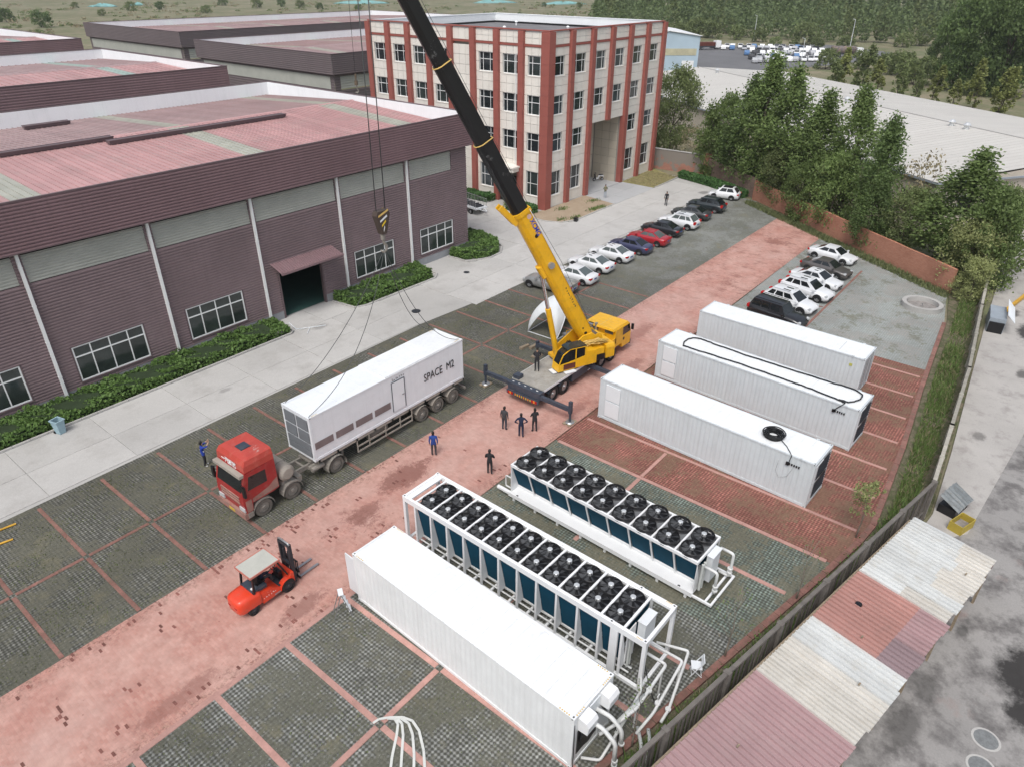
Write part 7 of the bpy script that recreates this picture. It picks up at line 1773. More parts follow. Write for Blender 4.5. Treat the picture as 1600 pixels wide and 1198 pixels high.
def slings():
    hk = Vector((25.02, 29.4, 11.55)); o = Vector((25.0, 29.4, 0))
    T = thing('sling_set', 'four slack wire slings running from the hook to the lettered box corners', 'slings', o)
    for (cx, cy, mid) in ((17.85, 28.35, (22.2, 28.75, 5.2)), (17.85, 30.5, (21.6, 30.25, 5.9)), (29.75, 28.35, (27.0, 28.7, 5.0)), (29.75, 30.5, (26.9, 30.1, 5.3))):
        end = Vector((cx, cy, 4.40)); m = Vector(mid); pts = []
        for i in range(17):
            t = i/16; pts.append(hk*(1-t)**2+m*2*t*(1-t)*.5+m*2*t*(1-t)*.5+end*t*t-o)
        b = MB(); b.tube(pts, .019, 5); b.build('sling', M['sling'], T)
slings()

# ------------------------------------------------------------------ forklift (front with forks towards +X)
def forklift():
    K = thing('forklift', 'orange forklift with a pale roof guard driving on the red brick road', 'forklift', (9.86, 23.3, 0), R(1)); O = M['orange']; w = .56
    # counterweight and body, local x forward
    b = MB(); b.smooth = True
    secs = []
    for (x, ww, z0, z1) in ((-.55, .30, .45, 1.0), (-.5, .44, .38, 1.08), (-.35, .54, .34, 1.12), (.1, .57, .34, 1.14), (.45, .57, .34, 1.12), (.6, .57, .34, 1.05)):
        hp = [(ww*.85, z0), (ww, z0+.12), (ww, z1-.2), (ww*.9, z1-.05), (ww*.6, z1)]
        secs.append([(x, y, z) for y, z in hp]+[(x, -y, z) for y, z in reversed(hp)])
    b.loft(secs[::-1]); b.build('counterweight', O, K)
    b = MB(); b.side([(.6, .32), (.6, .98), (1.15, .86), (1.55, .60), (2.0, .62), (2.2, .95), (2.32, .95), (2.32, .32)], -w, w); b.build('body', O, K)
    b = MB(); b.box(.25, .95, -.44, .44, 1.13, 1.2); b.box(.5, 1.0, -.42, .42, 1.0, 1.18); b.build('engine_hood', M['slate'], K)
    b = MB(); b.box(.62, 1.05, -.26, .26, 1.2, 1.32); b.box(.55, .68, -.26, .26, 1.3, 1.72); b.build('seat', M['black'], K)
    b = MB(); b.box(.32, .42, -.3, -.18, 1.2, 1.235); b.build('label_plate', M['white'], K)
    for s in (-1, 1):
        p = MB(); p.bar((.3, s*.48, 1.1), (.42, s*.46, 2.12), .07, .09); p.build('guard_post', M['black'], K)
        p = MB(); p.bar((2.05, s*.48, .95), (1.62, s*.46, 2.12), .07, .07); p.build('guard_post', M['black'], K)
        wheel(K, 1.95, s*.48, .36, .26, M['rubber'], M['dark_steel'], s); wheel(K, .12, s*.46, .28, .2, M['rubber'], M['dark_steel'], s)
        f = MB()
        for k in range(8):
            a0, a1 = math.pi*(.02+.8*k/8), math.pi*(.02+.8*(k+1)/8); p0 = (1.95-.43*math.cos(a0), .36+.43*math.sin(a0)); p1 = (1.95-.43*math.cos(a1), .36+.43*math.sin(a1))
            f.quad((p0[0], s*.62, p0[1]), (p1[0], s*.62, p1[1]), (p1[0], s*.34, p1[1]), (p0[0], s*.34, p0[1]))
        f.build('fender', O, K)
        l = MB(); l.box(-.56, -.5, s*.24-.08, s*.24+.08, .68, .78); l.build('tail_light', M['redlamp'], K)
    r = MB(); r.box(.25, 1.72, -.56, .56, 2.12, 2.17); r.build('overhead_guard', M['guard_roof'], K)
    e = MB(); e.box(.22, 1.76, -.6, -.56, 2.08, 2.18); e.box(.22, 1.76, .56, .6, 2.08, 2.18); e.box(.22, .25, -.56, .56, 2.08, 2.18); e.box(1.72, 1.76, -.56, .56, 2.08, 2.18); e.build('guard_rim', M['guard_rim'], K)
    mst = MB()
    for s in (-1, 1): mst.box(2.38, 2.52, s*.36-.05, s*.36+.05, .1, 2.35); mst.box(2.50, 2.60, s*.27-.04, s*.27+.04, .15, 2.3)
    for z in (.3, 1.1, 2.26): mst.box(2.38, 2.5, -.31, .31, z, z+.12)
    mst.cyl((2.46, -.18, .2), (2.46, -.18, 1.9), .05, .05, 8); mst.cyl((2.46, .18, .2), (2.46, .18, 1.9), .05, .05, 8)
    mst.build('mast', M['dark_steel'], K)
    t = MB(); t.tube([(2.45, -.42, 2.38), (2.45, -.3, 2.45), (2.45, .3, 2.45), (2.45, .42, 2.38)], .045, 6); t.build('mast_top', M['steel'], K)
    c = MB(); c.box(2.62, 2.68, -.5, .5, .22, .32); c.box(2.62, 2.68, -.5, .5, .6, .7)
    for k in range(7): c.box(2.63, 2.67, -.48+k*.155, -.44+k*.155, .7, 1.25)
    c.box(2.62, 2.68, -.5, .5, 1.25, 1.3); c.build('carriage', M['black'], K)
    for s in (-1, 1): f = MB(); f.box(2.68, 2.74, s*.27-.06, s*.27+.06, .1, .75); f.box(2.68, 3.85, s*.27-.06, s*.27+.06, .08, .12); f.build('fork', M['steel'], K)
    cs = MB(); cs.box(1.75, 1.95, -.2, .2, .62, 1.1); cs.tube([(1.85, 0, 1.1), (1.68, 0, 1.42)], .03, 6); cs.build('steering_column', M['black'], K)
    sw = MB(); sw.tube([(1.66+.06*math.cos(a), .17*math.sin(a), 1.44+.14*math.cos(a)) for a in [2*math.pi*i/14 for i in range(15)]], .014, 5); sw.build('steering_wheel', M['black'], K)
    fl = MB(); fl.box(1.1, 1.95, -.5, .5, .58, .63); fl.build('floor_plate', M['dark_steel'], K)
    b = MB(); scribble(b, (.62, -w-.004, .56), (1, 0, 0), (0, 0, 1), .72, .13, 6, 7); scribble(b, (.85, -w-.004, .74), (1, 0, 0), (0, 0, 1), .26, .08, 2, 8); b.build('side_marks', M['white'], K)
    st = MB(); st.box(1.2, 1.5, -.6, -.42, .38, .42); st.build('step', M['steel'], K)
    return K
M['guard_roof'] = paint('pale_guard_roof', (.47, .47, .42, 1), .6, var=.12); M['guard_rim'] = paint('faded_pink_rim', (.5, .18, .14, 1), .5, var=.12)
forklift()

# small rack trailer by the office side, electric scooter
def rack_trailer():
    T = thing('rack_trailer', 'pale flatbed trailer with an upright railing behind the boom near the office', 'trailer', (62.3, 56.6, 0), R(80))
    b = MB(); b.box(-2.0, 2.0, -.9, .9, .72, .88); b.build('bed', M['panel_white'], T)
    for s in (-1, 1):
        r = MB()
        for i in range(14): r.bar((-1.9+i*.29, s*.86, .88), (-1.9+i*.29, s*.86, 1.75), .035)
        r.bar((-1.95, s*.86, 1.75), (1.95, s*.86, 1.75), .05); r.build('railing', M['steel'], T)
        for x in (-.9, .9): wheel(T, x, s*.75, .32, .2, M['rubber'], M['rim'], s)
    d = MB(); d.bar((-2.0, .4, .75), (-3.0, 0, .65), .08); d.bar((-2.0, -.4, .75), (-3.0, 0, .65), .08); d.build('drawbar', M['panel_white'], T)
    l = MB()
    for k in range(8): l.box(-1.7+k*.42, -1.5+k*.42, -.6, .5, .88, 1.0+.06*(k % 3))
    l.build('load', M['dark_steel'], T)
rack_trailer()
def scooter():
    T = thing('electric_scooter', 'black and white electric scooter parked in the office entrance', 'scooter', (84.2, 52.6, .06), R(150))
    for x in (-.6, .6): wheel(T, x, 0, .22, .1, M['rubber'], M['rim'], 1)
    b = MB(); b.side([(-.75, .42), (-.7, .62), (-.2, .66), (.0, .32), (.35, .3), (.4, .42), (.05, .42), (-.1, .78), (-.65, .78), (-.8, .6)], -.13, .13); b.build('body', M['white'], T)
    s = MB(); s.box(-.7, -.08, -.15, .15, .78, .88, (.04, .03)); s.build('seat', M['black'], T)
    f = MB(); f.side([(.35, .25), (.5, .95), (.62, .95), (.5, .25)], -.14, .14); f.bar((.56, 0, .9), (.45, 0, 1.15), .06); f.bar((.45, -.32, 1.12), (.45, .32, 1.12), .04); f.bar((.6, 0, .25), (.55, 0, .8), .07); f.build('front_shield', M['black'], T)
scooter()
# ------------------------------------------------------------------ people (facing local +x)
def cloth(name, c): return paint(name, c, .85, var=.18, scale=6)
def person(label, loc, rz, jacket, trousers, shoes, arms='down', legs=0.0, seated=False, h=1.0, hood=False, band=None, coat_len=.86, lean=0.0):
    T = thing('person', label, 'person', loc, rz); T.scale = (h, h, h)
    V = []; E_ = []; RAD = []
    def v(p, r, par=None):
        V.append(Vector(p)); RAD.append(r if isinstance(r, tuple) else (r, r)); i = len(V)-1
        if par is not None: E_.append((par, i))
        return i
    pel = v((0, 0, .96), (.135, .115)); sp = v((.0, 0, 1.12), (.14, .11), pel); ch = v((.01+lean, 0, 1.32), (.165, .115), sp); nk = v((.015+lean, 0, 1.475), (.055, .055), ch)
    hd = v((.03+lean, 0, 1.56), (.075, .085), nk); ht = v((.025+lean, 0, 1.66), (.075, .088), hd); v((.02+lean, 0, 1.715), (.045, .05), ht)
    v((.12+lean, 0, 1.585), (.016, .016), hd)
    hands = []
    for s in (-1, 1):
        sh = v((.0+lean, s*.185, 1.40), .062, ch)
        if arms == 'down': el, wr, dirv = (-.03, s*.235, 1.14), (.04, s*.235, .91), Vector((.03, 0, -1))
        elif arms == 'hips': el, wr, dirv = (-.06, s*.40, 1.17), (.07, s*.21, 1.0), Vector((.2, -s*.8, -.3))
        elif arms == 'front': el, wr, dirv = (.05, s*.26, 1.17), (.24, s*.09, 1.17), Vector((.3, -s*.9, .1))
        elif arms == 'phone': el, wr, dirv = (.24, s*.24, 1.40), (.42, s*.10, 1.60), Vector((.3, -s*.3, .9))
        elif arms == 'cross': el, wr, dirv = (.06, s*.27, 1.15), (.22, s*-.02, 1.20), Vector((.1, -s*.9, .1))
        elif arms == 'wheel': el, wr, dirv = (.14, s*.25, 1.18), (.36, s*.14, 1.14), Vector((.9, -s*.2, 0))
        elif arms == 'behind': el, wr, dirv = (-.14, s*.24, 1.15), (-.17, s*.06, 1.0), Vector((-.1, -s*.9, -.1))
        dirv.normalize(); e = v(el, .048, sh); w_ = v(wr, .034, e); side_ = dirv.cross(Vector((0, 0, 1)) if abs(dirv.z) < .9 else Vector((1, 0, 0))).normalized()
        pm = v(Vector(wr)+dirv*.06, (.034, .022), w_); hands.append(Vector(wr)+dirv*.08)
        for k, ln in enumerate((.065, .075, .07, .055)):
            b0 = v(Vector(wr)+dirv*.095+side_*(.03-.02*k), .0095, pm); v(V[b0]+dirv*ln*.75-Vector((0, 0, .012)), .008, b0)
        t0 = v(Vector(wr)+dirv*.045+side_*.045, .011, pm); v(V[t0]+dirv*.045+side_*.012, .009, t0)
        hp = v((0, s*.09, .90), .098, pel)
        if seated: kn, an, to = (.42, s*.13, .90), (.44, s*.13, .47), (.58, s*.13, .44)
        else:
            st = s*legs; kn, an, to = (.02+st*.5, s*.105, .50), (st-.02, s*.115, .09), (st+.15, s*.13, .045)
        k_ = v(kn, .068, hp); a_ = v(an, .047, k_); v(to, .040, a_)
    me = bpy.data.meshes.new('body'); me.from_pydata(V, E_, []); o = bpy.data.objects.new('body', me); COL.objects.link(o)
    sk = o.modifiers.new('skin', 'SKIN'); sk.use_smooth_shade = True
    dat = me.skin_vertices[0].data
    for i, r in enumerate(RAD): dat[i].radius = r; dat[i].use_root = (i == 0)
    sb = o.modifiers.new('sub', 'SUBSURF'); sb.levels = 1; sb.render_levels = 1
    bpy.context.view_layer.update()
    nm_ = bpy.data.meshes.new_from_object(o.evaluated_get(bpy.context.evaluated_depsgraph_get())); bpy.data.objects.remove(o)
    nm_.name = 'body'; nm_.materials.clear()
    for m in (M['skin'], jacket, trousers, shoes, M['hair'], band or jacket): nm_.materials.append(m)
    zc = coat_len
    for p in nm_.polygons:
        c = p.center; k = 1
        if min((c-q).length for q in hands) < .085: k = 0
        elif c.z > 1.49: k = 4 if (c.z > 1.625 or c.x < .035+lean-.0) else 0
        elif not seated and c.z < .10: k = 3
        elif seated and c.z < .53: k = 3
        elif c.z < zc and abs(c.y) < .24 and not (seated and c.z > .99): k = 2
        elif seated and c.z < 1.0 and c.x > .06: k = 2
        elif band is not None and (1.09 < c.z < 1.15) and abs(c.y) < .2: k = 5
        p.material_index = k; p.use_smooth = True
    b = link('body', nm_, T)
    hr = MB(); hr.smooth = True
    rows = []
    for i, (z, r) in enumerate(((1.565, .078), (1.62, .098), (1.69, .094), (1.735, .07), (1.752, .02))):
        ring = []
        for k in range(12):
            a = 2*math.pi*k/12; f = 1.0 if math.cos(a) < .35 or z > 1.66 else .82; ring.append((lean+.014+r*1.02*f*math.cos(a)-(.012 if z < 1.66 else 0), r*.92*f*math.sin(a), z))
        rows.append(ring)
    hr.loft(rows); hr.build('hair', M['hair'], T)
    return T
BK = cloth('black_cloth', (.026, .026, .03, 1)); NV = cloth('navy_cloth', (.016, .024, .055, 1)); BL_ = cloth('blue_jacket', (.022, .06, .26, 1)); BL2 = cloth('bright_blue_jacket', (.018, .05, .33, 1))
DG = cloth('dark_grey_cloth', (.05, .05, .055, 1)); JN = cloth('dark_jeans', (.035, .045, .065, 1)); OL = cloth('olive_jacket', (.16, .16, .10, 1)); LJ = cloth('light_jeans', (.35, .40, .46, 1)); WS = cloth('white_shoes', (.65, .65, .64, 1)); DS = cloth('dark_shoes', (.02, .02, .02, 1)); RF = cloth('reflective_band', (.7, .72, .74, 1))
cam_az = R(38.8)
person('man in a dark suit standing on the crane deck', (34.0, 25.15, 1.36), R(215), BK, BK, DS, 'behind')
person('man in a long dark jacket and jeans, left of the group behind the crane', (28.55, 23.55, 0), R(15), DG, JN, DS, 'down', coat_len=.80)
person('man in navy overalls with hands on hips behind the crane', (28.6, 22.25, 0), R(40), NV, NV, DS, 'hips', .07)
person('man dressed all in black, right of the group behind the crane', (29.6, 21.95, 0), R(60), BK, BK, DS, 'front', .04)
person('man in a blue jacket and white shoes alone on the red road', (23.75, 25.05, 0), R(45), BL_, DG, WS, 'down', .02)
person('man in a black jacket standing alone beside the open-frame cooler', (24.5, 21.3, 0), R(30), BK, BK, WS, 'cross', .03, band=None)
person('man in a bright blue jacket photographing with raised arms by the red truck', (14.55, 34.65, 0), R(-20), BL2, BK, WS, 'phone', .05, band=RF)
person('person in an olive jacket and pale jeans before the office entrance', (77.5, 47.2, .03), R(230), OL, LJ, WS, 'front')
person('person all in black walking on the concrete plaza behind the parked cars', (79.6, 39.6, .03), R(200), BK, BK, DS, 'down', .12)
person('forklift driver in dark blue work clothes holding the steering wheel', (9.86+1.02, 23.33, .34), R(1), NV, DG, DS, 'wheel', seated=True, h=.98)

# ------------------------------------------------------------------ white canopy tent behind the crane
def tent():
    T = thing('canopy_tent', 'white dome canopy with arched openings standing behind the crane boom', 'tent', (42.6, 29.75, 0), R(2))
    a, c, h = 2.75, 1.95, 2.75; n = 64; m = 9; b = MB(); b.smooth = True; rows = []
    for j in range(m+1):
        ring = []
        for i in range(n):
            th = 2*math.pi*i/n; op = abs(math.cos(2*th))**.95; zm = .02+1.95*op
            z = zm+(h-.002-zm)*(j/m)**.8; rr_ = max(0.0, 1-(z/h)**2.2)**.5
            ct, st_ = math.cos(th), math.sin(th); sq = 1.0/max(abs(ct), abs(st_))**.55
            ring.append((a*.82*sq*ct*rr_, c*.82*sq*st_*rr_, z))
        rows.append(ring)
    vs_ = [p for q in rows for p in q]; fs = []
    for j in range(m):
        for i in range(n): fs.append((j*n+i, j*n+(i+1) % n, (j+1)*n+(i+1) % n, (j+1)*n+i))
    b.add(vs_, fs); b.build('canopy', M['canvas'], T)
    r = MB(); r.tube(rows[0]+[rows[0][0]], .035, 5); r.build('hem_tube', M['panel_white'], T)
    g = MB()
    cn = [rows[0][i] for i in (8, 24, 40, 56)]
    for k in range(4): g.bar((cn[k][0], cn[k][1], .03), (cn[(k+1) % 4][0], cn[(k+1) % 4][1], .03), .05)
    g.build('ground_frame', M['panel_white'], T)
tent()

# ------------------------------------------------------------------ small things in the yard
def step_ladder():
    T = thing('step_ladder', 'aluminium step ladder standing at the far end of the white container', 'ladder', (12.55, 19.75, 0), R(150))
    for s in (-1, 1):
        b = MB(); b.bar((-.35, s*.24, 0), (0, s*.2, 1.35), .05, .03); b.build('rail', M['steel'], T)
        b = MB(); b.bar((.45, s*.24, 0), (.03, s*.2, 1.35), .04, .03); b.build('rear_leg', M['steel'], T)
    for k in range(4): t = .2+.22*k; b = MB(); b.box(-.35*(1-t)-.06, -.35*(1-t)+.06, -.22, .22, 1.35*t-.02, 1.35*t+.02); b.build('step', M['panel_white'], T)
    b = MB(); b.box(-.1, .12, -.21, .21, 1.34, 1.38); b.build('top_step', M['panel_white'], T)
step_ladder()
def folding_chair():
    T = thing('folding_chair', 'white folding chair on the pavers beside the pipes', 'chair', (19.75, 6.0, 0), R(120)); m = M['panel_white']
    for s in (-1, 1):
        b = MB(); b.bar((-.25, s*.22, 0), (.22, s*.22, .48), .03); b.build('leg', m, T)
        b = MB(); b.bar((.25, s*.22, 0), (-.24, s*.22, .95), .03); b.build('leg', m, T)
    b = MB(); b.box(-.2, .24, -.21, .21, .46, .50); b.build('seat', m, T)
    b = MB(); b.add([(-.18, -.21, .72), (-.18, .21, .72), (-.25, .21, .96), (-.25, -.21, .96), (-.15, -.21, .72), (-.15, .21, .72), (-.22, .21, .96), (-.22, -.21, .96)], [(0, 3, 2, 1), (4, 5, 6, 7), (0, 1, 5, 4), (2, 3, 7, 6), (0, 4, 7, 3), (1, 2, 6, 5)]); b.build('backrest', m, T)
    for x in (-.2, .2): b = MB(); b.bar((x, -.22, .12), (x, .22, .12), .02); b.build('stretcher', m, T)
folding_chair()
def strap_bundle():
    T = thing('lifting_strap', 'white webbing strap lying folded on the pavers at the bottom edge', 'strap', (9.8, 13.6, 0)); m = M['webbing']
    base = [[(.45, .75), (.62, .5), (.55, .25), (.2, -.05), (-.5, -.55), (-1.6, -1.5), (-2.4, -2.2)], [(.45, .75), (.68, .45), (.66, .15), (.35, -.25), (-.3, -.85), (-1.3, -1.8), (-2.2, -2.6)],
            [(.5, .72), (.78, .35), (.82, -.05), (.6, -.5), (.1, -1.1), (-.8, -2.0), (-1.6, -2.8)], [(.5, .72), (.85, .3), (.98, -.1), (.85, -.6), (.4, -1.3), (-.4, -2.2), (-1.2, -3.0)], [(-.05, 1.0), (.2, .95), (.45, .75), (.6, .55)]]
    for k, P in enumerate(base):
        pts = []
        for (x0, y0), (x1, y1) in zip(P, P[1:]):
            for t in range(3): pts.append((x0+(x1-x0)*t/3, y0+(y1-y0)*t/3))
        pts.append(P[-1]); b = MB(); w_ = .05
        for (x0, y0), (x1, y1) in zip(pts, pts[1:]):
            d = math.hypot(x1-x0, y1-y0); nx, ny = -(y1-y0)/d*w_, (x1-x0)/d*w_; z = .03+.012*k
            b.add([(x0-nx, y0-ny, z), (x1-nx, y1-ny, z), (x1+nx, y1+ny, z), (x0+nx, y0+ny, z), (x0-nx, y0-ny, z+.01), (x1-nx, y1-ny, z+.01), (x1+nx, y1+ny, z+.01), (x0+nx, y0+ny, z+.01)], [(4, 5, 6, 7), (0, 1, 5, 4), (2, 3, 7, 6)])
        b.build('strap_fold', m, T)
M['webbing'] = paint('white_webbing', (.60, .61, .58, 1), .8, var=.12)
strap_bundle()
def bin_():
    T = thing('waste_bin', 'pale blue wheeled waste bin without a lid by the long hedge', 'bin', (10.65, 44.75, .0), R(-75)); m = paint('pale_blue_plastic', (.33, .47, .53, 1), .55, var=.15, dirt=(.22, .3, .33, 1), dirt_amt=.4)
    b = MB(); o_, i_ = [], []
    for z, k in ((.04, .72), (.95, 1.0)): o_.append([(x*k, y*k, z) for x, y in ((-.3, -.27), (.3, -.27), (.3, .27), (-.3, .27))]); i_.append([(x*k*.92, y*k*.92, max(.08, z+.001)) for x, y in ((-.3, -.27), (-.3, .27), (.3, .27), (.3, -.27))])
    b.loft(o_, False); b.loft(i_, False); b.poly(list(reversed(o_[0]))); b.build('body', m, T)
    r = MB(); 
    for a in ((-.34, .34, -.31, -.24), (-.34, .34, .24, .31), (-.34, -.26, -.24, .24), (.26, .34, -.24, .24)): r.box(a[0], a[1], a[2], a[3], .92, .99)
    r.build('rim', m, T)
    q = MB(); q.box(-.24, .24, -.2, .2, .55, .72); q.build('rubbish', M['black'], T)
    for s in (-1, 1): w_ = MB(); w_.cyl((-.26, s*.18, .1), (-.26, s*.24, .1), .1, .1, 12); w_.build('wheel', M['rubber'], T)
bin_()
def simple(name, label, cat, mb, m, loc=(0, 0, 0), rz=0): return tag(mb.build(name, m, None, loc, rz), label, cat)
b = MB(); b.bar((0, 0, .04), (2.0, -1.2, .04), .05); b.bar((.9, -.55, .04), (.1, -1.3, .04), .05); b.bar((0, 0, .04), (-.2, .6, .5), .05)
simple('metal_tee_frame', 'white metal tee frame lying on the concrete by the factory door', 'frame', b, M['panel_white'], (28.9, 45.6, .03))
for i, (x, y, lb) in enumerate(((38.2, 29.5, 'short timber block left of its twin behind the crane'), (38.7, 29.0, 'short timber block right of its twin behind the crane'))):
    b = MB(); b.box(-.45, .45, -.12, .12, 0, .18, (.01, .01)); simple('timber_block', lb, 'timber', b, M['wood'], (x, y, 0), R(-8+6*i))
M['pole_yellow'] = paint('yellow_pole', (.60, .34, .04, 1), .6, var=.2)
for (p0, p1, lb) in (((4.3, 37.85), (5.55, 37.65), 'upper of two short yellow poles at the left edge of the paving'), ((3.9, 36.75), (5.0, 36.5), 'lower of two short yellow poles at the left edge of the paving')):
    b = MB(); b.cyl((p0[0], p0[1], .06), (p1[0], p1[1], .06), .055, .055, 10); simple('yellow_pole', lb, 'pole', b, M['pole_yellow'])
b = MB(); b.box(-.25, .25, -.2, .2, 0, .42); b.box(-.21, .21, -.16, .16, .42, .44); simple('black_box', 'small black box on the kerb of the soil bed', 'box', b, M['black'], (67.1, 44.55, .03), .2)
def ring():
    T = thing('stone_ring', 'low round concrete ring wall on the grey pavers near the willow', 'well', (66.4, 7.55, 0))
    b = MB(); n = 40; ro, ri, h = 1.62, 1.28, .42
    for i in range(n):
        a0, a1 = 2*math.pi*i/n, 2*math.pi*(i+1)/n; c0, s0, c1, s1 = math.cos(a0), math.sin(a0), math.cos(a1), math.sin(a1)
        P = [(ro, 0), (ro, h), (ri, h), (ri, .02)]
        for (ra, za), (rb, zb) in zip(P, P[1:]): b.quad((ra*c0, ra*s0, za), (ra*c1, ra*s1, za), (rb*c1, rb*s1, zb), (rb*c0, rb*s0, zb))
    b.build('ring_wall', M['kerb'], T)
    f = MB(); f.cyl((0, 0, 0), (0, 0, .03), ri, ri, 32); f.build('inner_floor', M['ring_floor'], T)
    f = MB(); f.cyl((.1, 0, .03), (.1, 0, .35), .03, .03, 6); f.build('standpipe', M['steel'], T)
M['ring_floor'] = paint('grey_rubble', (.27, .25, .235, 1), .95, var=.3, scale=3)
ring()
# manhole covers and stains in the road
def cover(label, loc, r, m, rim=None):
    T = thing('manhole_cover', label, 'manhole', loc); b = MB(); b.cyl((0, 0, -.02), (0, 0, .012), r, r, 24); b.build('lid', m, T)
    if rim:
        q = MB(); n = 24
        for i in range(n):
            a0, a1 = 2*math.pi*i/n, 2*math.pi*(i+1)/n; q.quad((r*math.cos(a0), r*math.sin(a0), .014), (1.2*r*math.cos(a0), 1.2*r*math.sin(a0), .010), (1.2*r*math.cos(a1), 1.2*r*math.sin(a1), .010), (r*math.cos(a1), r*math.sin(a1), .014))
        q.f = [list(reversed(f)) for f in q.f]; q.build('rim', rim, T)
M['lid_grey'] = paint('old_iron_lid', (.22, .23, .23, 1), .7, .2, var=.3, scale=6)
cover('upper round manhole cover with a pale rim in the stained yard', (24.05, -3.9, -.018), .42, M['lid_grey'], M['kerb'])
cover('lower round manhole cover with a pale rim at the bottom right', (22.7, -3.95, -.018), .42, M['lid_grey'], M['kerb'])
cover('dark round manhole cover on the concrete road by the short hedge', (37.6, 40.8, .03), .38, M['dark_steel'])
cover('dark round drain cover on the concrete road left of the pickup', (47.0, 43.5, .03), .3, M['dark_steel'])
M['oil'] = None
def stain(name, label, loc, pts, col, rough=.35):
    m = paint(name+'_mat', col, rough, var=.4, scale=3); b = MB(); b.poly([(x, y, 0) for x, y in pts]); o = b.build(name, m, None, loc); struct(o); return o
def blob(rx, ry, seed, n=26):
    rg = random.Random(seed); ph = [rg.uniform(0, 6) for _ in range(4)]
    return [((1+.22*math.sin(3*a+ph[0])+.14*math.sin(5*a+ph[1])+.08*math.sin(9*a+ph[2]))*rx*math.cos(a), (1+.2*math.sin(2*a+ph[3])+.14*math.sin(7*a+ph[0]))*ry*math.sin(a)) for a in [2*math.pi*i/n for i in range(n)]]

# junk in the neighbour yard
def drum_sheet():
    T = thing('bent_sheet', 'bent grey corrugated sheet propped over a dark box beyond the tin shed', 'scrap', (38.1, -.15, 0), R(-14))
    b = MB(); n = 12; b.smooth = True
    top = []; bot = []
    for i in range(n+1):
        t = i/n; x = -.9+1.8*t; top.append((x, .55+.03*math.sin(i*2.2), 1.05+.12*math.sin(t*2.6)+.03*(i % 2))); bot.append((x, -.55, .55+.1*math.sin(t*3)+.03*(i % 2)))
    for i in range(n): b.quad(bot[i], bot[i+1], top[i+1], top[i])
    b.build('sheet', M['galv'], T)
    q = MB(); q.box(-.8, .8, -.4, .5, 0, .5); q.build('box', M['black'], T)
M['galv'] = paint('galvanised_sheet', (.27, .29, .29, 1), .5, .4, var=.3, scale=3, dirt=(.16, .13, .1, 1), dirt_amt=.6)
drum_sheet()
def skip():
    T = thing('yellow_trough', 'yellow open metal trough beside the end of the tin shed', 'trough', (36.7, -.75, 0), R(-18)); T.scale = (.7, .7, .7); m = paint('old_yellow', (.42, .32, .05, 1), .6, var=.2)
    b = MB(); b.box(-.9, .9, -.5, -.44, 0, .75); b.box(-.9, .9, .44, .5, 0, .75); b.box(-.9, -.84, -.44, .44, 0, .75); b.box(.84, .9, -.44, .44, 0, .75); b.build('sides', m, T)
    q = MB(); q.box(-.84, .84, -.44, .44, .0, .2); q.build('filling', M['ring_floor'], T)
skip()
def dumpster():
    T = thing('open_cabinet', 'grey metal cabinet with a pale panel leaning out beside the picket fence', 'cabinet', (66.2, 2.0, 0), R(8))
    b = MB(); b.box(-1.6, 1.4, -.55, .6, 0, 1.2); b.build('body', M['slate_pale'], T)
    q = MB(); q.add([(-1.9, -1.1, 1.15), (1.2, -1.1, 1.3), (1.6, -.5, 1.85), (-1.5, -.5, 1.6), (-1.9, -1.1, 1.2), (1.2, -1.1, 1.35), (1.6, -.5, 1.9), (-1.5, -.5, 1.65)], [(0, 3, 2, 1), (4, 5, 6, 7), (0, 1, 5, 4), (2, 3, 7, 6), (0, 4, 7, 3), (1, 2, 6, 5)]); q.build('loose_panel', M['panel_white'], T)
    q = MB(); q.box(-1.75, -1.61, -.5, .55, 0, .9); q.build('dark_side', M['black'], T)
M['slate_pale'] = paint('pale_slate', (.30, .34, .38, 1), .6, var=.15)
dumpster()
b = MB(); b.bar((0, 0, .25), (14, -2.4, .3), .22, .3); simple('yellow_beam', 'long yellow beam lying on the yard near the right edge', 'beam', b, M['pole_yellow'], (68.3, 1.9, 0))
def hoses():
    T = thing('hose_heap', 'tangle of grey hoses on the yard near the right edge', 'hose', (70, -.6, 0))
    rg = random.Random(9)
    for k in range(4):
        p = [(rg.uniform(-2, 2), rg.uniform(-1, 1), .05) for _ in range(4)]; pts = []
        for i in range(24):
            a = i*.5; pts.append((p[0][0]+.9*math.cos(a)*(.5+.02*i)+.05*i, p[0][1]+.5*math.sin(a), .05))
        b = MB(); b.tube(pts, .04, 5); b.build('hose', M['dark_steel'] if k % 2 else M['steel'], T)
hoses()

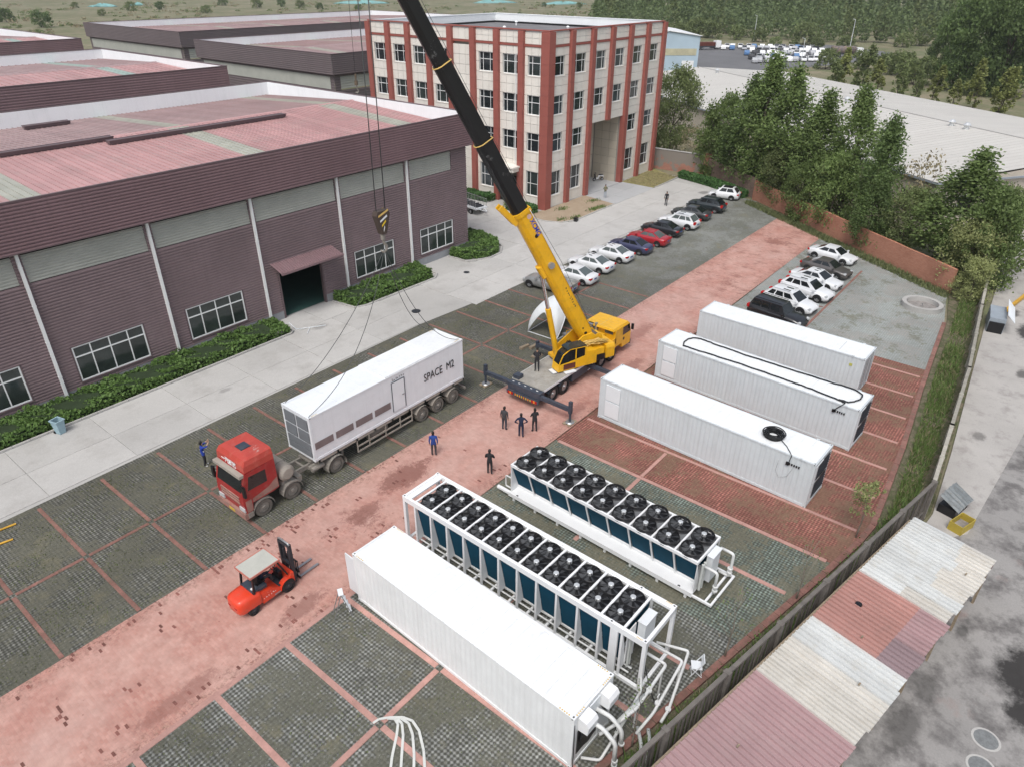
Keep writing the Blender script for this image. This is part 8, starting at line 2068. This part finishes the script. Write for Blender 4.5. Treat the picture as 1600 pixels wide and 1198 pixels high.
# ------------------------------------------------------------------ far car lot, trucks, lamps
def far_cars():
    rg = random.Random(12); w = MB(); 
    def cm(body, nm):
        b = MB(); b.smooth = False
        pr_ = [(-2.2, .3), (-2.2, .9), (-1.5, 1.0), (-1.0, 1.45), (.6, 1.47), (1.2, 1.0), (2.1, .85), (2.2, .35)]
        b.side(pr_, -.88, .88); b.m = 1; b.side([(-1.42, 1.02), (-1.0, 1.40), (.55, 1.42), (1.08, 1.02)], -.895, .895); b.quad((.62, -.75, 1.47), (.62, .75, 1.47), (1.2, .8, 1.02), (1.2, -.8, 1.02))
        for x in (-1.35, 1.35):
            for s in (-1, 1): b.cyl((x, s*.75, .32), (x, s*.91, .32), .32, .32, 8)
        return b.mesh(nm, [body, M['carglass']])
    kinds = [(cm(M['white'], 'parked_car'), 'white'), (cm(M['white'], 'parked_car'), 'white'), (cm(paint('far_silver', (.42, .43, .45, 1), .35), 'parked_car'), 'silver'), (cm(M['white'], 'parked_car'), 'white'), (cm(paint('far_blue', (.10, .2, .38, 1), .35), 'parked_car'), 'blue'), (cm(paint('far_dark', (.05, .05, .055, 1), .35), 'parked_car'), 'dark')]
    rows = [((284, 131), (306, 97), 15), ((280, 124), (302, 92), 15), ((274, 116), (296, 88), 14), ((266, 109), (288, 84), 13), ((254, 102), (279, 82), 12), ((243, 97), (265, 82), 10)]
    n = 0
    for (a, b_, k) in rows:
        for i in range(k):
            t = (i+.5)/k
            if rg.random() < .08: continue
            me, cn = rg.choice(kinds); x = a[0]+(b_[0]-a[0])*t+rg.uniform(-.5, .5); y = a[1]+(b_[1]-a[1])*t+rg.uniform(-.4, .4)
            o = link('parked_car', me, None, (x, y, -.05), R(25)+rg.uniform(-.12, .12)+(math.pi if rg.random() < .3 else 0)); o.scale = (1, 1, 1.08)
            tag(o, 'tiny %s car in the crowded far car lot beside the blue shed' % cn, 'car', 'cars in the far car lot'); n += 1
far_cars()
def far_truck(label, loc, rz, m1, tarp=False):
    T = thing('lorry', label, 'truck', loc, rz)
    b = MB(); b.box(3.2, 5.4, -1.2, 1.2, .7, 3.0, (.1, .05)); b.build('cab', M['white'], T)
    g = MB(); g.box(5.33, 5.42, -1.0, 1.0, 1.9, 2.7); g.build('windscreen', M['carglass'], T)
    c = MB(); c.box(-5.2, 3.0, -1.2, 1.2, .9, 1.3); c.build('bed', M['dark_steel'], T)
    l = MB()
    if tarp:
        l.smooth = True; l.loft([[(x, y*k, z) for y, z in ((-1.3, 1.3), (-1.3, 2.9), (-.6, 3.5), (.6, 3.5), (1.3, 2.9), (1.3, 1.3))] for x, k in ((-5.3, .9), (-4, 1), (-1, .96), (1, 1.02), (2.9, .9))])
    else: l.box(-5.1, 2.9, -1.2, 1.2, 1.3, 2.5)
    l.build('load', m1, T)
    for x in (4.3, -2.5, -3.8):
        for s in (-1, 1): wheel(T, x, s*1.0, .5, .3, M['rubber'], M['rim'], s)
far_truck('white truck at the far left corner of the car lot', (268, 136, 0), R(-20), M['dusty_steel'])
far_truck('white dump truck left of the rows of cars in the far lot', (276, 128, 0), R(-35), M['dark_red_in'])
far_truck('far lorry covered with a grey and orange tarpaulin at the right of the car lot', (283, 79, 0), R(-52), M['tarp'] if 'tarp' in M else paint('patched_tarp', (.16, .14, .135, 1), .8, var=.4, scale=.6, dirt=(.42, .27, .18, 1), dirt_amt=.8), True)
for (x, y, h, lb) in ((321, 128, 10, 'thin white lamp post behind the rows of far cars'), (300, 82.8, 11, 'leaning white lamp post right of the tarpaulin lorry'), (243, 80.5, 8, 'white lamp post in front of the tarpaulin lorry')):
    T = thing('lamp_post', lb, 'lamp post', (x, y, -.1)); b = MB(); b.cyl((0, 0, 0), (.3, .3, h), .12, .07, 6); b.build('pole', M['panel_white'], T); b = MB(); b.bar((.3, .3, h), (-.6, .9, h+.2), .12); b.build('lamp_arm', M['panel_white'], T)
# turquoise netting heaps and sheds on the far field
M['net'] = paint('turquoise_net', (.20, .42, .42, 1), .8, var=.3, scale=.2, dirt=(.3, .3, .24, 1), dirt_amt=.6)
for i, (px, py, rx, lb) in enumerate(((160, 8, 9, 'turquoise netted earth heap at the top left of the dry field'), (560, 3, 22, 'turquoise netted bank along the top edge behind the office'), (770, 2, 20, 'netted bank at the top edge above the office roof'), (880, 4, 20, 'turquoise netted bank at the top edge right of the boom'), (215, 6, 6, 'small netted heap beside the field bushes'))):
    p = cam_pt(px, py+3); b = MB(); b.smooth = True; rows = []
    for z, k in ((0, 1.0), (.8, .8), (1.5, .45), (1.75, .1)): rows.append([(rx*k*(1+.25*math.sin(3*a+i)+.12*math.sin(7*a))*math.cos(a), rx*.3*k*(1+.3*math.sin(4*a+i))*math.sin(a), z*(1+.4*math.sin(a*2+i)+.2*math.sin(5*a))) for a in [2*math.pi*q/24 for q in range(24)]])
    b.loft(rows); simple('netted_heap', lb, 'heap', b, M['net'], (p[0], p[1], -.1), R(-38))

# ------------------------------------------------------------------ thin haze over the whole place
def haze():
    m = bpy.data.materials.new('haze_air'); m.use_nodes = True; nt = m.node_tree; nt.nodes.clear()
    out = nt.nodes.new('ShaderNodeOutputMaterial'); v = nt.nodes.new('ShaderNodeVolumePrincipled')
    v.inputs['Color'].default_value = (.93, .96, 1, 1); v.inputs['Density'].default_value = .00016; v.inputs['Anisotropy'].default_value = .2
    nt.links.new(v.outputs[0], out.inputs['Volume'])
    b = MB(); b.box(-1600, 3600, -1600, 3600, -1.1, 32); o = b.build('haze', m); o['kind'] = 'stuff'; o.display_type = 'WIRE'
haze()
